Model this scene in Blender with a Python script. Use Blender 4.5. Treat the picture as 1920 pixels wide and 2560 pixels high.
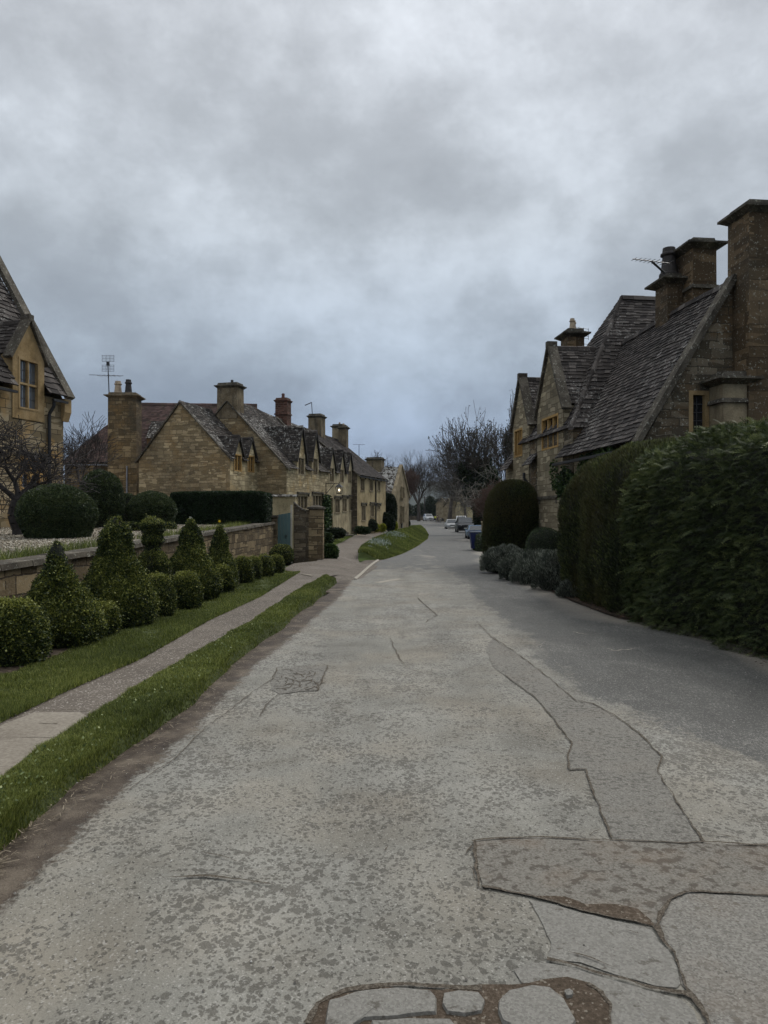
import bpy, math, random
import numpy as np
from mathutils import Vector
from mathutils.geometry import tessellate_polygon
C = bpy.context.scene
for o in list(bpy.data.objects): bpy.data.objects.remove(o)
# ---------------------------------------------------------------- camera
F, H, HX, HY = 1850.0, 1.65, 960.0, 1290.0      # focal length in photo pixels, eye height, vanishing centre
cd = bpy.data.cameras.new('camera'); cam = bpy.data.objects.new('camera', cd); C.collection.objects.link(cam)
cam.location = (0, 0, H); cam.rotation_euler = (math.radians(90), 0, 0)
cd.sensor_fit = 'VERTICAL'; cd.sensor_height = 36.0; cd.lens = 36.0*F/2560.0
cd.shift_y = (HY-1280.0)/2560.0; cd.clip_start = 0.05; cd.clip_end = 9000
C.camera = cam
# ---------------------------------------------------------------- exposure
C.view_settings.view_transform = 'Standard'; C.view_settings.look = 'None'
C.view_settings.exposure = 0.38; C.view_settings.gamma = 1.0
C.cycles.use_denoising = True
try: C.cycles.denoiser = 'OPENIMAGEDENOISE'
except Exception: pass
C.cycles.max_bounces = 6; C.cycles.diffuse_bounces = 3; C.cycles.glossy_bounces = 2
C.cycles.transmission_bounces = 2; C.cycles.transparent_max_bounces = 4; C.cycles.volume_bounces = 0
C.cycles.use_adaptive_sampling = True; C.cycles.adaptive_threshold = 0.02
# ---------------------------------------------------------------- sky: overcast
SUN_EL, SUN_AZ = math.radians(52), math.radians(42)   # azimuth clockwise from +Y
world = bpy.data.worlds.new('World'); C.world = world; world.use_nodes = True
def nodes_of(nt):
    nt.nodes.clear()
    def N(t, props=None, **ins):
        n = nt.nodes.new(t)
        for k, v in (props or {}).items(): setattr(n, k, v)
        for k, v in ins.items():
            key = int(k[1:]) if k[0] == '_' and k[1:].isdigit() else k.replace('_', ' ')
            s = n.inputs[key]
            if isinstance(v, bpy.types.NodeSocket): nt.links.new(v, s)
            elif isinstance(v, bpy.types.Node): nt.links.new(v.outputs[0], s)
            else:
                if hasattr(s.default_value, '__len__') and len(s.default_value) == 4 and len(v) == 3: v = (*v, 1)
                s.default_value = v
        return n
    return N
def ramp(N, fac, stops, interp='LINEAR'):
    n = N('ShaderNodeValToRGB'); cr = n.color_ramp; cr.interpolation = interp
    while len(cr.elements) < len(stops): cr.elements.new(0.5)
    for e, (p, c) in zip(cr.elements, stops):
        e.position = p; e.color = (*c, 1) if hasattr(c, '__len__') else (c, c, c, 1)
    n.id_data.links.new(fac if isinstance(fac, bpy.types.NodeSocket) else fac.outputs[0], n.inputs[0])
    return n
def mth(N, op, a, b=0.0, c=None, clamp=False):
    n = N('ShaderNodeMath', {'operation': op, 'use_clamp': clamp}, _0=a, _1=b)
    if c is not None:
        if isinstance(c, (bpy.types.Node,)): n.id_data.links.new(c.outputs[0], n.inputs[2])
        elif isinstance(c, bpy.types.NodeSocket): n.id_data.links.new(c, n.inputs[2])
        else: n.inputs[2].default_value = c
    return n
def mix(N, f, a, b, bt='MIX'):
    n = N('ShaderNodeMix', {'data_type': 'RGBA', 'blend_type': bt})
    for k, v in ((0, f), (6, a), (7, b)):
        s = n.inputs[k]
        if isinstance(v, bpy.types.NodeSocket): n.id_data.links.new(v, s)
        elif isinstance(v, bpy.types.Node): n.id_data.links.new(v.outputs[2] if v.bl_idname == 'ShaderNodeMix' else v.outputs[0], s)
        else: s.default_value = v if k == 0 or len(v) == 4 else (*v, 1)
    return n
W_ = nodes_of(world.node_tree)
tc = W_('ShaderNodeTexCoord'); sep = W_('ShaderNodeSeparateXYZ', Vector=tc.outputs['Generated'])
zz = mth(W_, 'MAXIMUM', sep.outputs[2], 0.0); cz = mth(W_, 'MULTIPLY', zz, 1.6)
den = mth(W_, 'ADD', zz, 0.75)
cx = mth(W_, 'DIVIDE', sep.outputs[0], den); cy = mth(W_, 'DIVIDE', sep.outputs[1], den)
cv = W_('ShaderNodeMapping', Vector=tc.outputs['Generated'], Scale=(1, 1, 1.35), Location=(2.6, 0.4, 1.1))
n1 = W_('ShaderNodeTexNoise', Vector=cv, Scale=4.2, Detail=10.0, Roughness=0.60, Distortion=0.0)
cv2 = W_('ShaderNodeMapping', Vector=cv, Location=(3.3, 7.1, 1.7), Scale=(0.9, 1.2, 1))
n2 = W_('ShaderNodeTexNoise', Vector=cv2, Scale=2.3, Detail=4.0, Roughness=0.5, Distortion=0.0)
n3 = W_('ShaderNodeTexNoise', Vector=cv2, Scale=10.0, Detail=8.0, Roughness=0.62, Distortion=0.0)
s_ = mth(W_, 'MULTIPLY_ADD', n1.outputs[0], 0.48, mth(W_, 'MULTIPLY_ADD', n2.outputs[0], 0.36, mth(W_, 'MULTIPLY', n3.outputs[0], 0.16)))
cl = ramp(W_, s_, [(0.36, 0.70), (0.43, 0.79), (0.47, 0.90), (0.50, 1.0), (0.53, 1.12), (0.57, 1.26), (0.64, 1.45)], 'LINEAR')
base = ramp(W_, zz, [(0.0, (0.185, 0.24, 0.345)), (0.10, (0.225, 0.285, 0.385)), (0.20, (0.305, 0.36, 0.43)),
                     (0.36, (0.415, 0.455, 0.50)), (0.55, (0.51, 0.54, 0.58)), (1.0, (0.9, 0.93, 0.96))])
cloud = mix(W_, 1.0, base.outputs[0], cl.outputs[0], 'MULTIPLY')
sky = W_('ShaderNodeTexSky', {'sky_type': 'NISHITA', 'sun_disc': False, 'sun_elevation': SUN_EL, 'sun_rotation': SUN_AZ})
skyd = mix(W_, 1.0, sky.outputs[0], (0.08, 0.08, 0.08), 'MULTIPLY')
allc = mix(W_, 0.96, skyd, cloud)
bg = W_('ShaderNodeBackground', Color=allc.outputs[2], Strength=1.0)
W_('ShaderNodeOutputWorld', Surface=bg)
sd = bpy.data.lights.new('sun', 'SUN'); sd.energy = 1.35; sd.angle = math.radians(24); sd.color = (1, 0.96, 0.9)
sun = bpy.data.objects.new('sun', sd); C.collection.objects.link(sun)
dv = Vector((math.sin(SUN_AZ)*math.cos(SUN_EL), math.cos(SUN_AZ)*math.cos(SUN_EL), math.sin(SUN_EL)))
sun.rotation_euler = dv.to_track_quat('Z', 'Y').to_euler()

# ---------------------------------------------------------------- helpers
rng = np.random.default_rng(7); R = random.Random(5)
def add(name, me, parent=None):
    o = bpy.data.objects.new(name, me); C.collection.objects.link(o)
    if parent is not None: o.parent = parent
    return o
def tag(o, label=None, cat=None, group=None, kind=None):
    if label: o['label'] = label
    if cat: o['category'] = cat
    if group: o['group'] = group
    if kind: o['kind'] = kind
    return o
def thing(name, label, cat, loc, group=None, rz=0.0):
    o = add(name, None); o.location = loc; o.rotation_euler = (0, 0, rz)
    o.empty_display_size = 0.3
    return tag(o, label, cat, group)
def origin(p):
    L = np.zeros(3)
    while p is not None:
        L += np.array(p.location); p = p.parent
    return L
class MB:
    """collects polygons in world metres, builds one mesh object"""
    def __init__(s): s.v = []; s.f = []; s.m = []; s.r = []; s.uv = []
    def poly(s, pts, m=0, r=None, uv=None):
        b = len(s.v); s.v += [tuple(p) for p in pts]; s.f.append(tuple(range(b, b+len(pts))))
        s.m.append(m); s.r.append(R.random() if r is None else r)
        if uv is None:
            a = np.array([tuple(p) for p in pts], float)
            n = np.zeros(3)
            for i in range(len(a)): n += np.cross(a[i], a[(i+1) % len(a)])
            n /= (np.linalg.norm(n)+1e-12)
            if abs(n[2]) > 0.85: uv = [(p[0], p[1]) for p in a]
            else:
                t = np.cross((0, 0, 1), n); t /= (np.linalg.norm(t)+1e-12); w = np.cross(n, t)
                uv = [(float(p@t), float(p@w)) for p in a]
        s.uv += uv
    def hexa(s, p, m=0, r=None):
        """p: 8 corners, bottom ring 0-3 then top ring 4-7"""
        r = R.random() if r is None else r
        for q in ((3, 2, 1, 0), (4, 5, 6, 7), (0, 1, 5, 4), (1, 2, 6, 5), (2, 3, 7, 6), (3, 0, 4, 7)):
            s.poly([p[i] for i in q], m, r)
    def box(s, x0, x1, y0, y1, z0, z1, m=0, W=None, r=None):
        p = [(x0, y0, z0), (x1, y0, z0), (x1, y1, z0), (x0, y1, z0), (x0, y0, z1), (x1, y0, z1), (x1, y1, z1), (x0, y1, z1)]
        if W: p = [W(*q) for q in p]
        s.hexa(p, m, r)
    def frustum(s, cx, cy, z0, z1, a0, b0, a1, b1, m=0, W=None):
        p = [(cx-a0, cy-b0, z0), (cx+a0, cy-b0, z0), (cx+a0, cy+b0, z0), (cx-a0, cy+b0, z0),
             (cx-a1, cy-b1, z1), (cx+a1, cy-b1, z1), (cx+a1, cy+b1, z1), (cx-a1, cy+b1, z1)]
        if W: p = [W(*q) for q in p]
        s.hexa(p, m)
    def lathe(s, c, prof, n=12, m=0, axis='z'):
        rings = []
        for z, r in prof:
            ring = []
            for i in range(n):
                a = 2*math.pi*i/n
                if axis == 'z': ring.append((c[0]+r*math.cos(a), c[1]+r*math.sin(a), c[2]+z))
                elif axis == 'x': ring.append((c[0]+z, c[1]+r*math.cos(a), c[2]+r*math.sin(a)))
                else: ring.append((c[0]+r*math.cos(a), c[1]+z, c[2]+r*math.sin(a)))
            rings.append(ring)
        for a, b in zip(rings, rings[1:]):
            for i in range(n): j = (i+1) % n; s.poly([a[i], a[j], b[j], b[i]], m)
        s.poly(list(reversed(rings[0])), m); s.poly(rings[-1], m)
    def tube(s, pts, r, n=6, m=0):
        q = segs_quads([(pts[i], pts[i+1], r, r) for i in range(len(pts)-1)], n)
        for a in q: s.poly([tuple(x) for x in a], m)
    def build(s, name, mats, parent=None, smooth=False):
        me = bpy.data.meshes.new(name); L = origin(parent)
        v = np.array(s.v, float)-L
        me.from_pydata(v.tolist(), [], s.f)
        for m in (mats if isinstance(mats, (list, tuple)) else [mats]): me.materials.append(m)
        me.polygons.foreach_set('material_index', s.m)
        if smooth: me.polygons.foreach_set('use_smooth', [True]*len(s.f))
        at = me.attributes.new('rnd', 'FLOAT', 'FACE'); at.data.foreach_set('value', s.r)
        ul = me.uv_layers.new(name='UVMap'); ul.data.foreach_set('uv', np.array(s.uv, np.float32).ravel())
        me.update()
        return add(name, me, parent)
def bulk(name, Q, mats, parent=None, mi=None, rnd=None, smooth=False, tri=False):
    """Q: (n,4,3) polygons as one mesh"""
    Q = np.asarray(Q, np.float32) - origin(parent).astype(np.float32); n, k = Q.shape[:2]
    me = bpy.data.meshes.new(name); me.vertices.add(n*k); me.vertices.foreach_set('co', Q.ravel())
    me.loops.add(n*k); me.loops.foreach_set('vertex_index', np.arange(n*k, dtype=np.int32))
    me.polygons.add(n); me.polygons.foreach_set('loop_start', np.arange(0, n*k, k, dtype=np.int32))
    try: me.polygons.foreach_set('loop_total', np.full(n, k, np.int32))
    except Exception: pass
    for m in (mats if isinstance(mats, (list, tuple)) else [mats]): me.materials.append(m)
    if mi is not None: me.polygons.foreach_set('material_index', np.asarray(mi, np.int32))
    at = me.attributes.new('rnd', 'FLOAT', 'FACE')
    at.data.foreach_set('value', np.asarray(rng.random(n) if rnd is None else rnd, np.float32))
    me.update(calc_edges=True); me.validate()
    return add(name, me, parent)
def unit(a): return a/(np.linalg.norm(a, axis=-1, keepdims=True)+1e-9)
def segs_quads(segs, n=4):
    a = np.array([s[0] for s in segs], float); b = np.array([s[1] for s in segs], float)
    r0 = np.array([s[2] for s in segs])[:, None]; r1 = np.array([s[3] for s in segs])[:, None]
    d = unit(b-a); ref = np.where(np.abs(d[:, 2:3]) > 0.9, np.array([[1., 0, 0]]), np.array([[0, 0, 1.]]))
    u = unit(np.cross(d, ref)); w = np.cross(d, u); out = []
    for i in range(n):
        t0, t1 = 2*math.pi*i/n, 2*math.pi*(i+1)/n
        e0 = math.cos(t0)*u+math.sin(t0)*w; e1 = math.cos(t1)*u+math.sin(t1)*w
        out.append(np.stack([a+e0*r0, a+e1*r0, b+e1*r1, b+e0*r1], 1))
    return np.concatenate(out)
_nd = rng.normal(size=(24, 3)); _np = rng.random(24)*6.28
def wob(P, sc, k=0):
    """cheap smooth noise, about -1..1, from summed sines"""
    P = np.asarray(P, float); v = np.zeros(P.shape[:-1])
    for i in range(8): v += np.sin(P@_nd[(i+k) % 24]*sc+_np[(i*3+k) % 24]+1.7*np.sin(P@_nd[(i+k+9) % 24]*sc*0.6))
    return v/4.0
def leaf_quads(P, Nn, L, wd, tilt=0.8, down=0.0, dirv=None, spread=0.6):
    """diamond leaves at P; L length (array or scalar)"""
    n = len(P); rv = unit(rng.normal(size=(n, 3)))
    a = unit(Nn*(1-tilt)+rv*tilt+np.array([0, 0, -down])) if dirv is None else unit(dirv+rv*spread)
    s = unit(np.cross(a, unit(rng.normal(size=(n, 3))+Nn*0.3)))
    L = np.broadcast_to(L, (n,))[:, None]*(0.7+0.6*rng.random((n, 1))); w = L*wd
    return np.stack([P, P+a*L*0.5+s*w, P+a*L, P+a*L*0.5-s*w], 1)
# pixel geometry of the place: pixel of the 1920 x 2560 photograph -> metres
def PX(px, py, Y): return ((px-HX)/F*Y, Y, H+(HY-py)/F*Y)
def GP(px, py, zf=lambda y: 0.0):
    Y = F*H/(py-HY)
    for _ in range(30): Y = 0.5*Y+0.5*F*(H-zf(Y))/(py-HY)
    return ((px-HX)/F*Y, Y)
def lerp(a, b, t): return a+(b-a)*t
ss = lambda t: (lambda t: t*t*(3-2*t))(np.clip(t, 0, 1))
def zroad(y): return -0.3*ss((np.asarray(y)-16)/26.0)+0.3*ss((np.asarray(y)-95)/55.0)+0.45*ss((np.asarray(y)-150)/50.0)
def zpath(y): return np.interp(y, [0, 26, 34, 41, 52, 70, 90, 130], [0.1, 0.1, 0.1, 0.2, 0.3, 0.42, 0.35, 0.0])
class Fr:
    """a building's frame: u along the street, v into the plot"""
    def __init__(s, ox, oy, dx, dy, side=-1):
        l = math.hypot(dx, dy); s.o = (ox, oy); s.d = (dx/l, dy/l); s.n = (-s.d[1], s.d[0]) if side < 0 else (s.d[1], -s.d[0])
    def W(s, u, v, z): return (s.o[0]+s.d[0]*u+s.n[0]*v, s.o[1]+s.d[1]*u+s.n[1]*v, z)
    def uz(s, px, py, v=0.0):
        k = (px-HX)/F; x, y = s.o[0]+s.n[0]*v, s.o[1]+s.n[1]*v
        u = (k*y-x)/(s.d[0]-k*s.d[1]); return u, H+(HY-py)/F*(y+s.d[1]*u)
    def vz(s, px, py, u=0.0):
        k = (px-HX)/F; x, y = s.o[0]+s.d[0]*u, s.o[1]+s.d[1]*u
        v = (k*y-x)/(s.n[0]-k*s.n[1]); return v, H+(HY-py)/F*(y+s.n[1]*v)
# ---------------------------------------------------------------- materials
def new_mat(name):
    m = bpy.data.materials.new(name); m.use_nodes = True; return m, nodes_of(m.node_tree)
def fin(N, col, rough=0.8, bump=None, bs=0.3, bd=0.02, spec=0.3, metal=0.0, **kw):
    p = N('ShaderNodeBsdfPrincipled', Roughness=rough, Metallic=metal)
    s = p.inputs['Base Color']
    if isinstance(col, bpy.types.Node): p.id_data.links.new(col.outputs[2] if col.bl_idname == 'ShaderNodeMix' else col.outputs[0], s)
    elif isinstance(col, bpy.types.NodeSocket): p.id_data.links.new(col, s)
    else: s.default_value = (*col, 1)
    p.inputs['Specular IOR Level'].default_value = spec
    for k, v in kw.items(): p.inputs[k.replace('_', ' ')].default_value = v
    if bump is not None:
        b = N('ShaderNodeBump', Strength=bs, Distance=bd, Height=bump); p.id_data.links.new(b.outputs[0], p.inputs['Normal'])
    N('ShaderNodeOutputMaterial', Surface=p); return p
def plain(name, col, rough=0.6, metal=0.0, spec=0.4, var=0.15, sc=6.0):
    m, N = new_mat(name); g = N('ShaderNodeNewGeometry')
    n = N('ShaderNodeTexNoise', Vector=g.outputs['Position'], Scale=sc, Detail=5.0)
    r = ramp(N, n, [(0.3, tuple(c*(1-var) for c in col)), (0.7, tuple(min(1, c*(1+var)) for c in col))])
    fin(N, r, rough, n.outputs[0], 0.1, 0.005, spec, metal); return m
def stone(name, c1, c2, mortar, bw=0.42, bh=0.15, dist=0.03, stain=0.35, scol=(0.05, 0.045, 0.035), lich=0.0, mort=0.012, warm=None):
    m, N = new_mat(name)
    uv = N('ShaderNodeUVMap', {'uv_map': 'UVMap'}); g = N('ShaderNodeNewGeometry'); pos = g.outputs['Position']
    nz = N('ShaderNodeTexNoise', Vector=pos, Scale=2.2, Detail=4.0)
    off = N('ShaderNodeVectorMath', {'operation': 'MULTIPLY_ADD'}, _0=nz.outputs[1], _1=(dist*2, dist*2, 0), _2=uv.outputs[0])
    nz2 = N('ShaderNodeTexNoise', Vector=pos, Scale=11.0, Detail=3.0)
    off = N('ShaderNodeVectorMath', {'operation': 'MULTIPLY_ADD'}, _0=nz2.outputs[1], _1=(dist, dist, 0), _2=off.outputs[0])
    br = N('ShaderNodeTexBrick', {'offset': 0.43, 'squash': 1.35, 'squash_frequency': 3}, Vector=off.outputs[0], Color1=(0, 0, 0), Color2=(1, 1, 1), Mortar=(0.5, 0.5, 0.5),
           Scale=1.0, Mortar_Size=mort, Mortar_Smooth=0.4, Bias=0.0, Brick_Width=bw, Row_Height=bh)
    br2 = N('ShaderNodeTexBrick', {'offset': 0.37, 'squash': 0.7, 'squash_frequency': 2}, Vector=off.outputs[0], Color1=(0, 0, 0), Color2=(1, 1, 1), Mortar=(0.5, 0.5, 0.5),
           Scale=1.0, Mortar_Size=mort, Mortar_Smooth=0.4, Bias=0.0, Brick_Width=bw*1.45, Row_Height=bh*1.5)
    msk = ramp(N, N('ShaderNodeTexNoise', Vector=N('ShaderNodeMapping', Vector=pos, Scale=(0.6, 0.6, 2.6)), Scale=1.6, Detail=2.0), [(0.0, 0), (0.5, 1)], 'CONSTANT')
    bc = mix(N, msk.outputs[0], br.outputs[0], br2.outputs[0]); bf = mix(N, msk.outputs[0], br.outputs[1], br2.outputs[1])
    class _B: outputs = [bc.outputs[2], bf.outputs[2]]
    br = _B
    fine = N('ShaderNodeTexNoise', Vector=pos, Scale=26.0, Detail=6.0, Roughness=0.65)
    big = N('ShaderNodeTexNoise', Vector=pos, Scale=0.55, Detail=5.0, Roughness=0.6)
    t = mth(N, 'MULTIPLY_ADD', fine.outputs[0], 0.6, mth(N, 'MULTIPLY_ADD', br.outputs[0], 0.75, -0.20))
    body = ramp(N, t, [(0.05, tuple(x*0.72 for x in c1)), (0.35, c1), (0.7, c2), (0.95, tuple(min(1, x*1.25) for x in c2))])
    if warm:
        wn = N('ShaderNodeTexNoise', Vector=pos, Scale=1.3, Detail=3.0)
        body = mix(N, ramp(N, wn, [(0.5, 0), (0.62, 0.7)]).outputs[0], body, warm)
    body = mix(N, ramp(N, mth(N, 'MULTIPLY_ADD', br.outputs[0], 1.0, mth(N, 'MULTIPLY_ADD', nz2.outputs[0], 0.1, -0.05)), [(0.90, 0), (0.94, 0.55)]).outputs[0], body, tuple(min(1, x*1.45) for x in c2))
    col = mix(N, br.outputs[1], body, mortar)
    st = ramp(N, mth(N, 'MULTIPLY_ADD', fine.outputs[0], 0.35, mth(N, 'MULTIPLY', big.outputs[0], 0.75)), [(0.50, 0.0), (0.66, stain)])
    col = mix(N, st.outputs[0], col, scol)
    if lich:
        ln = N('ShaderNodeTexNoise', Vector=pos, Scale=17.0, Detail=4.0, Roughness=0.7)
        col = mix(N, ramp(N, ln, [(0.60, 0), (0.64, lich)]).outputs[0], col, (0.42, 0.42, 0.36))
    hgt = mth(N, 'MULTIPLY_ADD', br.outputs[1], -1.0, mth(N, 'MULTIPLY', fine.outputs[0], 0.7))
    fin(N, col, 0.92, hgt.outputs[0], 0.9, 0.02, 0.15); return m
def ashlar(name, col, col2, lich=0.0, sc=1.0, streak=0.5):
    m, N = new_mat(name); g = N('ShaderNodeNewGeometry'); pos = g.outputs['Position']
    big = N('ShaderNodeTexNoise', Vector=pos, Scale=1.6*sc, Detail=6.0, Roughness=0.65)
    fine = N('ShaderNodeTexNoise', Vector=pos, Scale=30.0*sc, Detail=5.0, Roughness=0.7)
    t = mth(N, 'MULTIPLY_ADD', fine.outputs[0], 0.35, mth(N, 'MULTIPLY', big.outputs[0], 0.65))
    c = ramp(N, t, [(0.36, tuple(x*0.6 for x in col)), (0.47, col), (0.60, col2)])
    mp = N('ShaderNodeMapping', Vector=pos, Scale=(5, 5, 0.6))
    sn = N('ShaderNodeTexNoise', Vector=mp, Scale=1.0, Detail=5.0)
    c = mix(N, ramp(N, sn, [(0.5, 0), (0.7, streak)]).outputs[0], c, (0.045, 0.04, 0.032))
    if lich:
        ln = N('ShaderNodeTexNoise', Vector=pos, Scale=15.0, Detail=4.0, Roughness=0.72)
        c = mix(N, ramp(N, ln, [(0.59, 0), (0.63, lich)]).outputs[0], c, (0.45, 0.45, 0.38))
    fin(N, c, 0.9, fine.outputs[0], 0.5, 0.01, 0.15); return m
def slate(name, dark, mid, light, lich=0.8, lth=0.63, moss=0.0, lsc=7.0):
    m, N = new_mat(name); g = N('ShaderNodeNewGeometry'); pos = g.outputs['Position']
    at = N('ShaderNodeAttribute', {'attribute_name': 'rnd'})
    fine = N('ShaderNodeTexNoise', Vector=pos, Scale=22.0, Detail=5.0, Roughness=0.65)
    t = mth(N, 'MULTIPLY_ADD', fine.outputs[0], 0.45, mth(N, 'MULTIPLY', at.outputs['Fac'], 0.55))
    c = ramp(N, t, [(0.15, dark), (0.5, mid), (0.85, light)])
    big = N('ShaderNodeTexNoise', Vector=pos, Scale=0.5, Detail=3.0)
    ln = N('ShaderNodeTexNoise', Vector=pos, Scale=lsc, Detail=6.0, Roughness=0.75)
    lt = mth(N, 'ADD', ln.outputs[0], mth(N, 'MULTIPLY_ADD', big.outputs[0], 0.35, -0.175))
    lt = mth(N, 'MULTIPLY_ADD', at.outputs['Fac'], 0.05, lt)
    c = mix(N, ramp(N, lt, [(lth, 0), (lth+0.035, lich)]).outputs[0], c, (0.36, 0.355, 0.33))
    if moss:
        mn = N('ShaderNodeTexNoise', Vector=pos, Scale=3.0, Detail=5.0)
        c = mix(N, ramp(N, mn, [(0.55, 0), (0.65, moss)]).outputs[0], c, (0.07, 0.075, 0.03))
    fin(N, c, 0.85, fine.outputs[0], 0.6, 0.01, 0.2); return m
def leafm(name, a, b, c, patch=None, psc=1.2, rough=0.55, tr=0.15, spec=0.35):
    """a dark, b mid, c light leaf colours by leaf"""
    m, N = new_mat(name); at = N('ShaderNodeAttribute', {'attribute_name': 'rnd'})
    col = ramp(N, at.outputs['Fac'], [(0.0, a), (0.55, b), (1.0, c)])
    if patch:
        g = N('ShaderNodeNewGeometry'); n = N('ShaderNodeTexNoise', Vector=g.outputs['Position'], Scale=psc, Detail=3.0)
        col = mix(N, ramp(N, n, [(0.42, 0), (0.62, 0.85)]).outputs[0], col, patch)
    o = col.outputs[2] if col.bl_idname == 'ShaderNodeMix' else col.outputs[0]
    p = N('ShaderNodeBsdfPrincipled', Roughness=rough, Base_Color=o); p.inputs['Specular IOR Level'].default_value = spec
    t = N('ShaderNodeBsdfTranslucent', Color=o)
    x = N('ShaderNodeMixShader', _0=tr, _1=p, _2=t); N('ShaderNodeOutputMaterial', Surface=x); return m
M = {}
M['gable'] = stone('rubble_stone_ochre', (0.215, 0.165, 0.095), (0.35, 0.275, 0.165), (0.15, 0.12, 0.075), 0.36, 0.145, 0.075, 0.4, warm=(0.23, 0.155, 0.075), lich=0.35)
M['front'] = stone('coursed_stone_honey', (0.31, 0.25, 0.15), (0.46, 0.385, 0.245), (0.20, 0.16, 0.10), 0.34, 0.17, 0.03, 0.3, warm=(0.40, 0.28, 0.13))
M['render'] = ashlar('pale_limewashed_stone', (0.32, 0.265, 0.165), (0.46, 0.39, 0.255), 0, 0.8, 0.4)
M['render2'] = ashlar('warm_smooth_stone', (0.30, 0.235, 0.13), (0.41, 0.335, 0.20), 0, 0.8, 0.3)
M['darkstone'] = stone('weathered_and_shaded_stone', (0.085, 0.068, 0.048), (0.17, 0.135, 0.092), (0.07, 0.055, 0.04), 0.42, 0.15, 0.05, 0.5, lich=0.25)  # also on the far terrace gable, where its dark tone is painted shade
M['house0'] = stone('squared_stone_pale_ochre', (0.185, 0.145, 0.085), (0.31, 0.255, 0.165), (0.09, 0.07, 0.043), 0.52, 0.27, 0.035, 0.3, warm=(0.30, 0.19, 0.075), mort=0.014)
M['rgable'] = stone('lichened_grey_brown_stone', (0.085, 0.070, 0.048), (0.165, 0.138, 0.098), (0.06, 0.05, 0.036), 0.46, 0.2, 0.06, 0.6, warm=(0.13, 0.082, 0.04), lich=0.7)
M['rfront'] = stone('pale_dressed_stone', (0.20, 0.168, 0.11), (0.31, 0.265, 0.18), (0.13, 0.105, 0.068), 0.34, 0.15, 0.03, 0.35)
M['gwall'] = stone('garden_wall_stone', (0.115, 0.085, 0.05), (0.235, 0.18, 0.105), (0.055, 0.043, 0.03), 0.36, 0.16, 0.03, 0.45, lich=0.3)
M['chim'] = ashlar('chimney_ashlar', (0.13, 0.10, 0.062), (0.205, 0.165, 0.108), 0.3, 1.0, 0.8)
M['chimw'] = stone('ochre_chimney_stone', (0.13, 0.092, 0.048), (0.225, 0.165, 0.09), (0.08, 0.06, 0.038), 0.33, 0.21, 0.03, 0.85, lich=0.2, warm=(0.19, 0.12, 0.05))
M['rchim'] = stone('rusty_chimney_ashlar', (0.075, 0.052, 0.030), (0.135, 0.094, 0.054), (0.05, 0.036, 0.022), 0.75, 0.5, 0.01, 0.6, lich=0.5, mort=0.008)
M['ochre'] = ashlar('ochre_dressed_stone', (0.26, 0.18, 0.085), (0.34, 0.25, 0.135), 0, 1.2, 0.25)
M['ochre2'] = ashlar('bright_ochre_dressed_stone', (0.34, 0.21, 0.075), (0.42, 0.275, 0.115), 0, 1.2, 0.2)
M['dress'] = ashlar('dressed_stone', (0.22, 0.178, 0.115), (0.32, 0.265, 0.175), 0, 1.2, 0.4)
M['coping'] = ashlar('weathered_coping', (0.06, 0.052, 0.041), (0.125, 0.11, 0.087), 0.5, 1.5, 0.3)
M['cap'] = ashlar('dark_chimney_cap', (0.05, 0.045, 0.036), (0.12, 0.105, 0.08), 0.35, 1.5, 0.3)
M['brick'] = stone('red_brick', (0.075, 0.036, 0.027), (0.125, 0.062, 0.045), (0.16, 0.12, 0.09), 0.24, 0.085, 0.004, 0.3)
M['slate'] = slate('stone_slate', (0.016, 0.014, 0.012), (0.038, 0.032, 0.028), (0.085, 0.073, 0.062), 0.8, 0.60)
M['slateR'] = slate('stone_slate_large', (0.018, 0.015, 0.014), (0.045, 0.038, 0.034), (0.115, 0.10, 0.09), 0.6, 0.63, 0.0, 14.0)
M['slate2'] = slate('stone_slate_plain', (0.017, 0.014, 0.013), (0.034, 0.028, 0.025), (0.06, 0.05, 0.044), 0.4, 0.66)
M['redtile'] = slate('red_clay_tile', (0.038, 0.027, 0.024), (0.078, 0.050, 0.044), (0.135, 0.085, 0.074), 0.3, 0.66, 0.3)
M['slateL'] = slate('stone_slate_lichen', (0.03, 0.026, 0.022), (0.06, 0.05, 0.042), (0.10, 0.085, 0.07), 0.9, 0.53, 0, 4.0)
M['under'] = plain('roof_underlay', (0.025, 0.022, 0.02), 0.9)
M['black'] = plain('black_painted_iron', (0.012, 0.012, 0.013), 0.45)
M['lead'] = plain('lead_glazing_bar', (0.05, 0.05, 0.052), 0.5)
M['metal'] = plain('galvanised_metal', (0.22, 0.22, 0.23), 0.4, 0.6)
M['pot'] = plain('buff_chimney_pot', (0.34, 0.27, 0.19), 0.8, var=0.3)
M['potd'] = plain('sooty_chimney_pot', (0.03, 0.026, 0.024), 0.8, var=0.4)
M['redpot'] = plain('red_chimney_pot', (0.10, 0.042, 0.032), 0.7)
M['woodbrown'] = plain('old_oak', (0.20, 0.115, 0.05), 0.7, var=0.3, sc=20)
M['teal'] = plain('teal_door_paint', (0.075, 0.13, 0.13), 0.55, var=0.06)
M['cream'] = plain('pale_painted_post', (0.40, 0.37, 0.31), 0.7)
def glassm(name, col, rough):
    m, N = new_mat(name); fin(N, col, rough, spec=0.6); return m
m_, N_ = new_mat('window_glass'); fin(N_, (0.20, 0.22, 0.24), 0.07, spec=0.6, metal=0.55); M['glass'] = m_; M['glassd'] = glassm('dark_window_glass', (0.012, 0.014, 0.017), 0.06)
M['glassb'] = glassm('window_glass_brown', (0.03, 0.02, 0.012), 0.25)
M['carglass'] = glassm('car_glass', (0.03, 0.035, 0.04), 0.03)
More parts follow.
